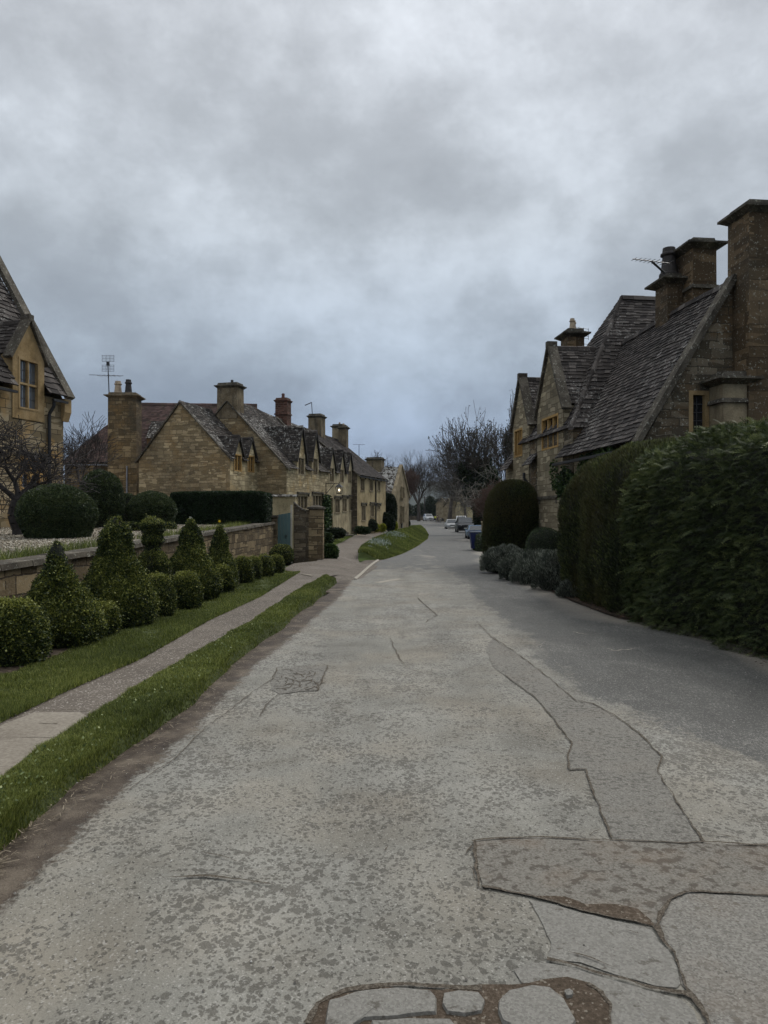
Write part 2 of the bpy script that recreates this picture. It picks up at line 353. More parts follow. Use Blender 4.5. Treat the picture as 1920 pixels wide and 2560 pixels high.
# plants
M['box'] = leafm('box_leaf', (0.006, 0.013, 0.005), (0.042, 0.064, 0.015), (0.235, 0.245, 0.052), tr=0.2)
M['boxd'] = leafm('dark_box_leaf', (0.010, 0.022, 0.009), (0.032, 0.052, 0.018), (0.08, 0.10, 0.035), tr=0.15)
M['yewh'] = leafm('yew_hedge_leaf', (0.006, 0.014, 0.006), (0.014, 0.030, 0.011), (0.03, 0.055, 0.018), tr=0.1)
M['yewb'] = leafm('brown_yew_leaf', (0.008, 0.014, 0.004), (0.040, 0.054, 0.016), (0.125, 0.140, 0.044), (0.062, 0.056, 0.019), 0.7, tr=0.12)
M['ley'] = leafm('cypress_spray', (0.008, 0.015, 0.005), (0.052, 0.072, 0.023), (0.19, 0.215, 0.075), tr=0.15)
M['lav'] = leafm('lavender_leaf', (0.03, 0.038, 0.028), (0.15, 0.165, 0.13), (0.38, 0.40, 0.33), tr=0.2)
M['ivy'] = leafm('ivy_leaf', (0.012, 0.028, 0.010), (0.045, 0.085, 0.022), (0.12, 0.17, 0.05), tr=0.15)
M['ivyd'] = leafm('dark_ivy_leaf', (0.006, 0.012, 0.005), (0.014, 0.024, 0.009), (0.03, 0.045, 0.016), tr=0.1)
M['gold'] = leafm('golden_shrub_leaf', (0.10, 0.12, 0.01), (0.28, 0.30, 0.02), (0.5, 0.5, 0.06), tr=0.25)
M['grass'] = leafm('grass_blade', (0.035, 0.048, 0.013), (0.118, 0.148, 0.030), (0.30, 0.32, 0.085), tr=0.3, rough=0.6)
M['straw'] = leafm('dry_stalk', (0.05, 0.038, 0.024), (0.13, 0.10, 0.065), (0.30, 0.25, 0.18), tr=0.1)
M['bark'] = plain('grey_brown_bark', (0.060, 0.050, 0.042), 0.9, var=0.35, sc=9)
M['barkd'] = plain('dark_bark', (0.028, 0.024, 0.023), 0.9, var=0.35, sc=12)
M['barkl'] = plain('pale_bark', (0.15, 0.135, 0.115), 0.9, var=0.35, sc=9)
M['bud'] = leafm('spring_bud_leaf', (0.016, 0.02, 0.014), (0.028, 0.034, 0.022), (0.05, 0.055, 0.035), tr=0.1)
M['twigr'] = plain('reddish_twig', (0.10, 0.062, 0.048), 0.9, var=0.3)
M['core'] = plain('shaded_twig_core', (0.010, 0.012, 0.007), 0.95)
# ground
def ground_mat(name, stops, sc=14.0, bs=0.6, bd=0.012, big=0.0, rough=0.92, spec=0.2, speck=None):
    m, N = new_mat(name); g = N('ShaderNodeNewGeometry'); pos = g.outputs['Position']
    n = N('ShaderNodeTexNoise', Vector=pos, Scale=sc, Detail=8.0, Roughness=0.7)
    b = N('ShaderNodeTexNoise', Vector=pos, Scale=1.1, Detail=4.0)
    t = mth(N, 'MULTIPLY_ADD', b.outputs[0], big, mth(N, 'MULTIPLY', n.outputs[0], 1-big))
    c = ramp(N, t, stops)
    if speck:
        v = N('ShaderNodeTexVoronoi', Vector=pos, Scale=speck[0])
        w = N('ShaderNodeTexWhiteNoise', {'noise_dimensions': '3D'}, Vector=v.outputs[2])
        c = mix(N, ramp(N, w.outputs[0], [(speck[1]-0.001, 0), (speck[1], 1)], 'CONSTANT').outputs[0], c, speck[2])
    fin(N, c, rough, n.outputs[0], bs, bd, spec); return m
M['soil'] = ground_mat('brown_soil', [(0.34, (0.018, 0.013, 0.009)), (0.5, (0.042, 0.031, 0.022)), (0.66, (0.09, 0.07, 0.05))])
M['turf'] = ground_mat('turf', [(0.3, (0.030, 0.032, 0.014)), (0.5, (0.06, 0.075, 0.026)), (0.7, (0.12, 0.14, 0.05))], 30, 0.8, 0.02, 0.3)
M['turf2'] = ground_mat('far_turf', [(0.3, (0.035, 0.055, 0.013)), (0.5, (0.065, 0.095, 0.024)), (0.7, (0.12, 0.145, 0.045))], 6, 0.8, 0.03, 0.5)
M['tarpath'] = ground_mat('worn_tarmac_path', [(0.34, (0.065, 0.055, 0.045)), (0.5, (0.118, 0.100, 0.082)), (0.66, (0.19, 0.165, 0.138))], 45, 0.5, 0.006, 0.35, speck=(90.0, 0.93, (0.34, 0.31, 0.27)))
M['slab'] = ground_mat('concrete_slab', [(0.34, (0.12, 0.10, 0.08)), (0.5, (0.205, 0.18, 0.145)), (0.66, (0.29, 0.26, 0.215))], 40, 0.3, 0.004, 0.4)
M['gravel'] = ground_mat('pale_gravel', [(0.3, (0.06, 0.05, 0.035)), (0.5, (0.26, 0.22, 0.165)), (0.65, (0.55, 0.50, 0.42))], 24, 1.0, 0.03, 0.1)
M['hill'] = ground_mat('far_woodland', [(0.35, (0.012, 0.017, 0.015)), (0.5, (0.024, 0.030, 0.024)), (0.65, (0.045, 0.052, 0.036))], 0.02, 0.5, 0.5, 0.1)
def road_mat():
    m, N = new_mat('worn_road_surface'); g = N('ShaderNodeNewGeometry'); pos = g.outputs['Position']
    at = N('ShaderNodeAttribute', {'attribute_name': 'zone'}); sp = N('ShaderNodeSeparateColor', Color=at.outputs['Color'])
    dirt, dark, pale = sp.outputs[0], sp.outputs[1], sp.outputs[2]
    grit = N('ShaderNodeTexNoise', Vector=pos, Scale=150.0, Detail=4.0, Roughness=0.75)
    gv = N('ShaderNodeTexVoronoi', Vector=pos, Scale=130.0)
    gw = N('ShaderNodeTexWhiteNoise', {'noise_dimensions': '3D'}, Vector=gv.outputs[2])
    mp = N('ShaderNodeMapping', Vector=pos, Scale=(0.9, 0.75, 1.0), Rotation=(0, 0, 0.18))
    ska = N('ShaderNodeTexNoise', Vector=mp, Scale=27.0, Detail=5.0, Roughness=0.62, Distortion=0.1)
    skb = N('ShaderNodeTexNoise', Vector=mp, Scale=74.0, Detail=3.0, Roughness=0.6)
    sk = mth(N, 'MULTIPLY_ADD', ska.outputs[0], 0.72, mth(N, 'MULTIPLY', skb.outputs[0], 0.28))
    sk2 = N('ShaderNodeTexNoise', Vector=pos, Scale=3.1, Detail=4.0, Roughness=0.6)
    low = N('ShaderNodeTexNoise', Vector=pos, Scale=0.62, Detail=4.0, Roughness=0.55, Distortion=0.6)
    # worn light film with dark gaps showing through
    dpos = N('ShaderNodeVectorMath', {'operation': 'MULTIPLY_ADD'}, _0=ska.outputs[1], _1=(0.05, 0.05, 0), _2=mp.outputs[0])
    spots = []
    for sc_, r0, r1 in ((25.0, 0.08, 0.36), (54.0, 0.10, 0.42)):
        vo = N('ShaderNodeTexVoronoi', Vector=dpos.outputs[0], Scale=sc_); wn_ = N('ShaderNodeTexWhiteNoise', {'noise_dimensions': '3D'}, Vector=vo.outputs[2])
        rad = mth(N, 'MULTIPLY_ADD', wn_.outputs[0], r1-r0, r0)
        rad = mth(N, 'MULTIPLY', rad, mth(N, 'MULTIPLY_ADD', sk2.outputs[0], 2.6, mth(N, 'MULTIPLY_ADD', low.outputs[0], 3.6, -1.95), clamp=False))
        spots.append(mth(N, 'MULTIPLY_ADD', mth(N, 'SUBTRACT', rad, vo.outputs[0]), 12.0, 0.5, clamp=True))
    spot = mth(N, 'MAXIMUM', spots[0], spots[1])
    thr = mth(N, 'MULTIPLY_ADD', low.outputs[0], 0.38, mth(N, 'MULTIPLY_ADD', sk2.outputs[0], 0.20, -0.285))
    thr = mth(N, 'ADD', thr, mth(N, 'MULTIPLY', dark, 0.26))
    s = mth(N, 'ADD', sk.outputs[0], thr)
    gap = ramp(N, s, [(0.57, 0), (0.66, 0.35)])
    gap = mth(N, 'MAXIMUM', gap.outputs[0], mth(N, 'MULTIPLY', spot, 0.9))
    film = ramp(N, mth(N, 'MULTIPLY_ADD', grit.outputs[0], 0.5, mth(N, 'MULTIPLY', low.outputs[0], 0.5)),
                [(0.36, (0.15, 0.143, 0.122)), (0.5, (0.238, 0.229, 0.202)), (0.64, (0.335, 0.325, 0.295))])
    tint = mix(N, ramp(N, N('ShaderNodeTexNoise', Vector=pos, Scale=0.9, Detail=3.0), [(0.45, 0), (0.65, 0.35)]).outputs[0], film, (0.27, 0.225, 0.165))
    under = ramp(N, grit, [(0.3, (0.055, 0.050, 0.041)), (0.7, (0.115, 0.105, 0.088))])
    c = mix(N, mth(N, 'MULTIPLY', gap.outputs[0], 0.82), tint, under)
    trk = N('ShaderNodeTexNoise', Vector=N('ShaderNodeMapping', Vector=pos, Scale=(1.5, 0.16, 1), Rotation=(0, 0, 0.03)), Scale=1.0, Detail=5.0, Roughness=0.6)
    c = mix(N, 1.0, c, ramp(N, trk, [(0.32, 0.76), (0.5, 0.93), (0.66, 1.05)]), 'MULTIPLY')
    blot = N('ShaderNodeTexNoise', Vector=pos, Scale=1.35, Detail=6.0, Roughness=0.68, Distortion=0.8)
    c = mix(N, 1.0, c, ramp(N, blot, [(0.36, (0.80, 0.78, 0.74)), (0.5, (0.95, 0.95, 0.93)), (0.64, (1.06, 1.05, 1.02))]), 'MULTIPLY')
    # darker seal coat towards the right
    dk = ramp(N, mth(N, 'MULTIPLY_ADD', grit.outputs[0], 0.6, mth(N, 'MULTIPLY', sk.outputs[0], 0.4)), [(0.35, (0.043, 0.043, 0.040)), (0.65, (0.085, 0.084, 0.078))])
    dn = N('ShaderNodeTexNoise', Vector=N('ShaderNodeMapping', Vector=pos, Scale=(1.6, 0.5, 1), Rotation=(0, 0, 0.25)), Scale=1.5, Detail=7.0, Roughness=0.68)
    dsel = ramp(N, mth(N, 'ADD', dark, mth(N, 'MULTIPLY_ADD', s, 0.8, mth(N, 'MULTIPLY_ADD', dn.outputs[0], 1.1, -1.03))), [(0.45, 0), (0.62, 0.92)])
    flk = N('ShaderNodeTexNoise', Vector=N('ShaderNodeMapping', Vector=pos, Scale=(1.0, 0.45, 1), Rotation=(0, 0, 0.3)), Scale=46.0, Detail=5.0, Roughness=0.7)
    flm = mth(N, 'ADD', flk.outputs[0], mth(N, 'MULTIPLY_ADD', blot.outputs[0], 0.5, -0.25))
    dk = mix(N, ramp(N, flm, [(0.54, 0), (0.62, 0.55)]).outputs[0], dk, (0.19, 0.183, 0.165))
    dk = mix(N, 1.0, dk, ramp(N, dn, [(0.35, 0.8), (0.65, 1.2)]), 'MULTIPLY')
    c = mix(N, dsel, c, dk)
    c = mix(N, mth(N, 'MULTIPLY', pale, mth(N, 'MULTIPLY_ADD', sk2.outputs[0], 1.2, 0.1), clamp=True), c, (0.22, 0.195, 0.16))
    ston = ramp(N, gw.outputs[0], [(0.0, 0), (0.93, 0), (0.935, 0.42)], 'CONSTANT')
    c = mix(N, ston.outputs[0], c, (0.42, 0.40, 0.36))
    stod = ramp(N, gw.outputs[0], [(0.0, 0.45), (0.06, 0.0)], 'CONSTANT')
    c = mix(N, stod.outputs[0], c, (0.06, 0.055, 0.045))
    # rusty mud
    mud = ramp(N, mth(N, 'MULTIPLY_ADD', grit.outputs[0], 0.4, mth(N, 'MULTIPLY', sk2.outputs[0], 0.6)), [(0.36, (0.026, 0.018, 0.012)), (0.5, (0.062, 0.045, 0.031)), (0.62, (0.15, 0.12, 0.088))])
    dm = ramp(N, mth(N, 'ADD', dirt, mth(N, 'MULTIPLY_ADD', sk2.outputs[0], 0.7, mth(N, 'MULTIPLY_ADD', sk.outputs[0], 1.3, -1.0))), [(0.38, 0), (0.62, 1)])
    c = mix(N, dm, c, mud)
    hh = mth(N, 'MULTIPLY_ADD', gap.outputs[0], -0.5, mth(N, 'MULTIPLY_ADD', grit.outputs[0], 0.6, mth(N, 'MULTIPLY', gw.outputs[0], 0.3)))
    fin(N, c, 0.72, hh.outputs[0], 0.75, 0.008, 0.35); return m
M['road'] = road_mat()
def patch_mat(name, a, b, c, gapc, gth=0.58, sc=17.0, rust=0.0):
    m, N = new_mat(name); g = N('ShaderNodeNewGeometry'); pos = g.outputs['Position']
    grit = N('ShaderNodeTexNoise', Vector=pos, Scale=150.0, Detail=4.0, Roughness=0.8)
    v = N('ShaderNodeTexVoronoi', Vector=pos, Scale=115.0); w = N('ShaderNodeTexWhiteNoise', {'noise_dimensions': '3D'}, Vector=v.outputs[2])
    n = N('ShaderNodeTexNoise', Vector=pos, Scale=sc, Detail=5.0, Roughness=0.6); l = N('ShaderNodeTexNoise', Vector=pos, Scale=2.0, Detail=3.0)
    col = ramp(N, mth(N, 'MULTIPLY_ADD', grit.outputs[0], 0.5, mth(N, 'MULTIPLY', w.outputs[0], 0.5)), [(0.15, a), (0.45, b), (0.9, c)])
    gp = ramp(N, mth(N, 'ADD', n.outputs[0], mth(N, 'MULTIPLY_ADD', l.outputs[0], 0.3, -0.15)), [(gth, 0), (gth+0.06, 0.85)])
    col = mix(N, gp, col, gapc)
    if rust:
        col = mix(N, ramp(N, N('ShaderNodeTexNoise', Vector=pos, Scale=3.0, Detail=4.0), [(0.5, 0), (0.72, rust)]).outputs[0], col, (0.19, 0.115, 0.06))
    hh = mth(N, 'MULTIPLY_ADD', w.outputs[0], 0.5, mth(N, 'MULTIPLY', grit.outputs[0], 0.7))
    fin(N, col, 0.75, hh.outputs[0], 0.85, 0.008, 0.3); return m
M['trench'] = patch_mat('trench_reinstatement', (0.095, 0.089, 0.076), (0.168, 0.158, 0.137), (0.27, 0.257, 0.225), (0.085, 0.079, 0.067), 0.54, 26.0, rust=0.08)
M['stain'] = patch_mat('stained_patch', (0.095, 0.085, 0.070), (0.168, 0.154, 0.130), (0.25, 0.234, 0.20), (0.075, 0.062, 0.048), 0.53, 18.0, 0.28)
M['coarse'] = patch_mat('coarse_patch', (0.10, 0.094, 0.082), (0.185, 0.173, 0.150), (0.30, 0.287, 0.255), (0.12, 0.105, 0.085), 0.62, rust=0.2)
M['smooth'] = patch_mat('smooth_patch', (0.148, 0.140, 0.122), (0.205, 0.195, 0.172), (0.275, 0.264, 0.236), (0.10, 0.088, 0.072), 0.60)
M['craze'] = patch_mat('crazed_patch', (0.07, 0.064, 0.052), (0.115, 0.105, 0.088), (0.18, 0.165, 0.14), (0.22, 0.205, 0.175), 0.60, 13.0)
M['crack'] = ground_mat('gritty_crack', [(0.32, (0.035, 0.028, 0.020)), (0.48, (0.085, 0.069, 0.052)), (0.66, (0.20, 0.175, 0.14))], 90, 1.0, 0.01)
M['hole'] = ground_mat('exposed_subbase', [(0.3, (0.040, 0.030, 0.020)), (0.5, (0.085, 0.063, 0.044)), (0.7, (0.19, 0.15, 0.115))], 60, 1.0, 0.015, 0.2, speck=(110.0, 0.95, (0.22, 0.19, 0.15)))
M['kerb'] = ground_mat('kerb_stone', [(0.3, (0.20, 0.18, 0.15)), (0.7, (0.42, 0.39, 0.33))], 30, 0.5, 0.01)
# ---------------------------------------------------------------- ground, road, paths
def table(pts, zf=lambda y: 0.0):
    q = sorted([GP(px, py, zf)[::-1] for px, py in pts]); Y = np.array([a for a, b in q]); X = np.array([b for a, b in q])
    return Y, X
def interp(y, T):
    Y, X = T; y = np.asarray(y, float); r = np.interp(y, Y, X)
    k = (X[1]-X[0])/(Y[1]-Y[0]); r = np.where(y < Y[0], X[0]+k*(y-Y[0]), r); return r
zl = lambda y: 0.1
vR = table([(0, 2129), (174, 1967), (382, 1840), (463, 1776), (602, 1643), (694, 1580), (787, 1504), (851, 1452)])
vL = table([(0, 1944), (231, 1788), (347, 1713), (521, 1614), (648, 1539), (741, 1476), (810, 1441), (845, 1435)], zl)
pL = table([(0, 1805), (172, 1724), (347, 1649), (521, 1551), (648, 1493), (741, 1435)], zl)
dR = table([(0, 2326), (116, 2199), (289, 2014), (486, 1840), (648, 1667), (752, 1585), (856, 1493), (880, 1460)])
Yb, Xb = table([(889, 1450), (920, 1422), (946, 1402), (963, 1397), (1001, 1385), (1042, 1365), (1067, 1347), (1070, 1337), (1062, 1322)], zroad)
RL = (np.concatenate([vR[0][vR[0] < 18.6], Yb, [135, 148, 160, 190, 215, 260]]), np.concatenate([vR[1][vR[0] < 18.6]-0.03, Xb, [6.2, 3.5, -14, -26, -60, -80]]))
RR = table([(1920, 1649), (1851, 1614), (1713, 1574), (1539, 1545), (1435, 1505), (1331, 1458), (1227, 1418), (1204, 1377), (1203, 1350)], zroad)
RR = (np.concatenate([RR[0], [75, 100, 130, 165, 260]]), np.concatenate([RR[1], [13.5, 14.5, 14, 16, 16]]))
def pxof(X, Y, Z=0.0): return HX+X/Y*F, HY+(H-Z)/Y*F
def gridmesh(name, XY, Z, mat, zone=None, parent=None):
    a, b = XY.shape[:2]; me = bpy.data.meshes.new(name)
    co = np.dstack([XY, Z]).reshape(-1, 3).astype(np.float32)
    i = np.arange(a*b).reshape(a, b); q = np.stack([i[:-1, :-1], i[:-1, 1:], i[1:, 1:], i[1:, :-1]], -1).reshape(-1, 4)
    me.vertices.add(len(co)); me.vertices.foreach_set('co', co.ravel())
    me.loops.add(q.size); me.loops.foreach_set('vertex_index', q.ravel().astype(np.int32))
    me.polygons.add(len(q)); me.polygons.foreach_set('loop_start', np.arange(0, q.size, 4, dtype=np.int32))
    me.polygons.foreach_set('use_smooth', np.ones(len(q), bool))
    if zone is not None:
        at = me.attributes.new('zone', 'FLOAT_COLOR', 'POINT')
        z = np.concatenate([zone.reshape(-1, 3), np.ones((a*b, 1))], 1).astype(np.float32); at.data.foreach_set('color', z.ravel())
    me.materials.append(mat); me.update(calc_edges=True); return add(name, me, parent)
def rows(a, b, s0, k):
    y = [a]
    while y[-1] < b: y.append(y[-1]+s0+max(0, y[-1])*k)
    y[-1] = b; return np.array(y)
def strip(name, fl, fr_, Y, nc, zf, mat, kind='structure'):
    t = np.linspace(0, 1, nc)[None, :]; Yg = Y[:, None]+0*t; xl = fl(Y)[:, None]; xr = fr_(Y)[:, None]
    X = xl+(xr-xl)*t; Z = zf(t+0*Yg, Yg, X)
    return tag(gridmesh(name, np.dstack([X, Yg]), Z, mat), kind=kind)
# base sheet to the horizon
Yg = np.concatenate([[-30, -5, 0, 8], np.arange(16, 60, 4), np.arange(60, 220, 8), [260, 400, 800, 1600, 4000, 8000]])
Xg = np.array([-6000, -1500, -400, -120, -40, -10, 0, 10, 20, 40, 120, 400, 1500, 6000.0])
XX, YY = np.meshgrid(Xg, Yg)
tag(gridmesh('ground', np.dstack([XX, YY]), zroad(YY)-0.06, M['turf']), kind='structure')
# road
Y = rows(-4, 250, 0.045, 0.012); t = np.linspace(0, 1, 90)
xe = interp(Y, RL)[:, None]; xl = xe-0.6*((Y > 16)&(Y < 31.5))[:, None]; xr = interp(Y, RR)[:, None]+0.25; X = xl+(xr-xl)*t[None, :]; YY = Y[:, None]+0*X
Z = zroad(YY)+0.012*wob(np.dstack([X, YY*0.6, 0*X]), 0.9)*np.clip((X-xl)/0.5, 0, 1)
dr = interp(Y, dR)[:, None]; near = (YY < 19)
dist = X-dr
dirt = np.where(near, np.clip(0.45-(dist+.04)/0.30, 0, 1), np.clip(0.62-(X-xe)/0.5, 0, 1)*(YY < 130))
darkT = table([(1158, 1476), (1226, 1528), (1329, 1621), (1392, 1689), (1440, 1734), (1683, 1820), (1920, 1907)])
dk = interp(Y, darkT)[:, None]; dark = np.clip(0.5+(X-dk)/1.1, 0, 1)
dark = np.where(YY > darkT[0].max(), np.maximum(np.clip(0.5+(X-1.9)/1.4, 0, 1), 0.15+0.5*ss((YY-17)/10)), dark)
dark = np.where(YY < darkT[0].min()-0.2, dark*0.0+np.clip(0.5+(X-dk)/0.6, 0, 1), dark)
dark = dark*0.9
edge = interp(Y, RR)[:, None]-X
pale = np.clip(1.15-np.abs(edge-0.12)/(0.42+0.25*wob(np.dstack([X, YY, 0*X]), 0.8)), 0, 1)*(YY < 60)
pale = np.maximum(pale, 0.55*np.clip(wob(np.dstack([X*0.8, YY*0.25, 0*X]), 0.8, 5)*1.5-0.6, 0, 1)*(YY > 24))
dirt = np.maximum(dirt, np.clip(0.5-(edge+0.03)/0.12, 0, 1)*(YY < 60))
tag(gridmesh('road', np.dstack([X, YY]), Z, M['road'], np.dstack([dirt, dark, pale])), kind='structure')
# soil under the hedges on the far side of the road
Yv = rows(-4, 60, 0.5, 0.03)
strip('soil_bed', lambda y: interp(y, RR), lambda y: interp(y, RR)*0+14, Yv, 6, lambda t, y, x: zroad(y)+0.02+0.03*t, M['soil'])
# verge, path, lawn on the left
Yv = rows(-3, 18.9, 0.05, 0.01)
def vz_(t, y, x):
    base = 0.1+0.035*np.sin(np.pi*t)+0.012*wob(np.dstack([x, y, 0*x]), 3.0)
    drop = ss((t-0.88)/0.12); return base*(1-drop)-0.03*drop
endk = lambda y: np.clip((18.9-y)/0.9, 0.02, 1)**0.5
vRx = lambda y: lerp(interp(y, vL), interp(y, vR)+0.045*wob(np.stack([y*1.0, y*0, y*0], -1), 3.0)+0.02, endk(y))
strip('verge', lambda y: interp(y, vL), vRx, Yv, 26, vz_, M['turf'])
Yp = rows(-3, 19.6, 0.2, 0.02)
strip('path', lambda y: interp(y, pL)-0.06, lambda y: interp(y, vL)+0.1, Yp, 8, lambda t, y, x: 0.098+0.004*wob(np.dstack([x, y, 0*x]), 3), M['tarpath'])
wallX = lambda y: -4.5+0.04*(np.asarray(y)-8.7)
wallZ = lambda y: 1.08+0.0212*(np.asarray(y)-8.7)
Yw = rows(-3, 20.6, 0.2, 0.01)
strip('lawn', lambda y: wallX(y)-0.1, lambda y: interp(y, pL)+0.03*wob(np.stack([y, y*0, y*0], -1), 4.0), Yw, 16, lambda t, y, x: 0.115-0.02*ss((t-0.9)/0.1)+0.008*wob(np.dstack([x, y, 0*x]), 3), M['turf'])
strip('shrub_bed', lambda y: wallX(y)-0.1, lambda y: wallX(y)+1.0+0.07*wob(np.stack([y, y*0, y*0], -1), 2.5), rows(-2, 20.3, 0.15, 0.01), 8, lambda t, y, x: 0.125+0.015*np.sin(np.pi*t)-0.02*ss((t-.9)/.1)+0.008*wob(np.dstack([x, y, 0*x]), 5), M['soil'])
# footpath in front of the row, its mouth joins the road
fpL = table([(735, 1440), (720, 1420), (742, 1408), (800, 1402), (811, 1374), (858, 1355), (888, 1338), (935, 1330), (973, 1325), (1006, 1320)], zpath)
fpR = table([(870, 1461), (889, 1450), (920, 1422), (946, 1402), (900, 1394), (895, 1382), (902, 1369), (932, 1349), (973, 1332), (1006, 1323), (1027, 1317)], zpath)
fpL = (np.append(fpL[0], [95, 130]), np.append(fpL[1], [2.2, 3.0])); fpR = (np.append(fpR[0], [110, 130]), np.append(fpR[1], [5.2, 5.5]))
def fz(t, y, x):
    lo = zroad(y)+0.012; k = ss((y-30)/5); low = ss((t-0.45)/0.2)*(1-ss((y-18.4)/1.4)); hgt = zpath(y)-0.004-lo
    return lo-0.02*low+hgt*(1-low)-(1-low)*hgt*lerp(ss((t-0.62)/0.38), ss((t-0.25)/0.75), ss((y-19.5)/2.5))*(1-k)
strip('footpath', lambda y: interp(y, fpL)-0.1, lambda y: interp(y, fpR)+np.where(y > 31, 0.1, 0), rows(18.2, 125, 0.2, 0.008), 16, fz, M['tarpath'])
# bank of rough grass between footpath and road
bkR = (Yb, Xb)
Yk = rows(30.5, 112, 0.15, 0.004)
bl = lambda y: np.minimum(interp(y, fpR), interp(y, bkR)-0.02); br_ = lambda y: interp(y, bkR)+0.08
def bz(t, y, x):
    e = np.clip((y-30.5)/2.6, 0.0, 1)**0.6; bot = zroad(y)-0.03; top = bot+(zpath(y)+0.02-bot)*e
    return bot+(top-bot)*(1-ss((t-0.1)/0.9))*1.0+0.10*e*np.sin(np.pi*np.clip(t*1.1, 0, 1))+0.03*wob(np.dstack([x, y, 0*x]), 1.5)*np.sin(np.pi*t)
strip('grass_bank', bl, br_, Yk, 20, bz, M['turf2'])
# lawn in front of the row of houses
strip('front_lawn', lambda y: -16+0*y, lambda y: interp(y, fpL), rows(27.2, 100, 0.5, 0.01), 24, lambda t, y, x: zpath(y)+0.02+0.03*wob(np.dstack([x, y, 0*x]), 0.8), M['turf2'])
# raised gravel garden
zgv = lambda y: np.minimum(wallZ(y)-0.05, 1.40)
strip('gravel_garden', lambda y: -45+0*y, lambda y: np.where(y < 26.3, wallX(y)-0.25, -5.7-0.05*(y-26)), rows(-3, 45, 0.4, 0.01), 30, lambda t, y, x: zgv(y)+0.015*wob(np.dstack([x, y, 0*x]), 1.2), M['gravel'])
# kerb stones at the mouth
k = MB(); pts = [GP(px, py, zroad) for px, py in ((889, 1450), (905, 1436), (920, 1422), (933, 1411), (946, 1402))]
for (x0, y0), (x1, y1) in zip(pts, pts[1:]):
    n = 3
    for i in range(n):
        a, b = i/n+0.01, (i+1)/n-0.01; xa, ya, xb, yb = lerp(x0, x1, a), lerp(y0, y1, a), lerp(x0, x1, b), lerp(y0, y1, b)
        z = float(zroad(ya)); k.hexa([(xa-0.045, ya, z-.1), (xa+0.045, ya, z-.1), (xb+0.045, yb, z-.1), (xb-0.045, yb, z-.1), (xa-0.045, ya, z+.045), (xa+0.035, ya, z+.03), (xb+0.035, yb, z+.03), (xb-0.045, yb, z+.045)])
tag(k.build('kerb', M['kerb']), kind='structure')
# ---- patches and cracks in the road surface (outlines measured on the ground)
c2 = lambda p: (960+p[0]*0.5787, 1560+p[1]*0.5787)
c1 = lambda p: (p[0]*0.5787, 1560+p[1]*0.5787)
c3 = lambda p: (640+p[0]*0.5184, 1300+p[1]*0.5184)
def densify(P, closed, step=0.03, amp=0.006, k=0):
    P = [np.array(p, float) for p in P]; out = []; n = len(P)
    for i in range(n if closed else n-1):
        a, b = P[i], P[(i+1) % n]; m = max(1, int(np.linalg.norm(b-a)/step))
        for j in range(m): out.append(a+(b-a)*j/m)
    if not closed: out.append(P[-1])
    out = np.array(out); q = np.c_[out, 0*out[:, 0]]
    out[:, 0] += amp*(wob(q, 9, k)+0.6*wob(q, 31, k+3)); out[:, 1] += amp*(wob(q, 9, k+5)+0.6*wob(q, 31, k+7)); return out
def zr_at(x, y): return float(zroad(y))+0.012*float(wob(np.array([x, y*0.6, 0]), 0.9))
def sheet(name, P, mat, dz, amp=0.006, k=0):
    Q = densify(P, True, 0.04, amp, k); tri = tessellate_polygon([[Vector((x, y, 0)) for x, y in Q]])
    # fill with a fine grid so the sheet follows the crown of the road
    me = bpy.data.meshes.new(name); zs = [zr_at(x, y)+dz for x, y in Q]
    me.from_pydata([(x, y, z) for (x, y), z in zip(Q, zs)], [], [tuple(t) for t in tri])
    import bmesh
    bm = bmesh.new(); bm.from_mesh(me)
    for _ in range(3):
        long = [e for e in bm.edges if e.calc_length() > 0.22]
        if not long: break
        bmesh.ops.subdivide_edges(bm, edges=long, cuts=1); bmesh.ops.triangulate(bm, faces=bm.faces[:])
    for v in bm.verts: v.co.z = zr_at(v.co.x, v.co.y)+dz
    for f in bm.faces:
        if f.normal.z < 0: f.normal_flip()
    bm.to_mesh(me); bm.free(); me.materials.append(mat)
    return tag(add(name, me), kind='structure')
def crack(P, w, dz=0.011, mat=None, name='road_crack', k=0, amp=0.008, taper=False):
    Q = densify(P, False, 0.018, amp, k); mb = MB(); n = len(Q)
    d = unit(np.gradient(Q, axis=0)); nn = np.c_[-d[:, 1], d[:, 0]]
    ww = w*(0.10+0.55*np.clip(1+wob(np.c_[Q, 0*Q[:, 0]], 11, k), .05, 2)+0.5*rng.random(n))*.62
    if taper: ww = ww*np.clip(np.minimum(np.arange(n), n-1-np.arange(n))/(0.35*n), 0.1, 1)
    A = Q+nn*ww[:, None]/2; B = Q-nn*ww[:, None]/2
    for i in range(n-1):
        mb.poly([(*A[i], zr_at(*A[i])+dz), (*B[i], zr_at(*B[i])+dz), (*B[i+1], zr_at(*B[i+1])+dz), (*A[i+1], zr_at(*A[i+1])+dz)])
    return tag(mb.build(name, mat or M['crack']), kind='structure')
G = lambda L, f: [GP(*f(p)) for p in L]
tl = [(470, 190), (520, 225), (600, 285), (655, 325), (720, 400), (815, 520), (795, 570), (795, 630), (872, 630), (900, 720), (940, 820), (985, 938)]
tr = [(1382, 945), (1290, 800), (1180, 640), (1200, 570), (1100, 470), (1000, 400), (900, 345), (830, 335), (740, 260), (640, 180), (560, 120), (470, 60), (440, 110)]
sheet('road_patch', G(tl+tr, c2), M['trench'], 0.004)
crack(G(tl[1:], c2), 0.016, k=1); crack(G(tr[:-1], c2), 0.018, k=2)
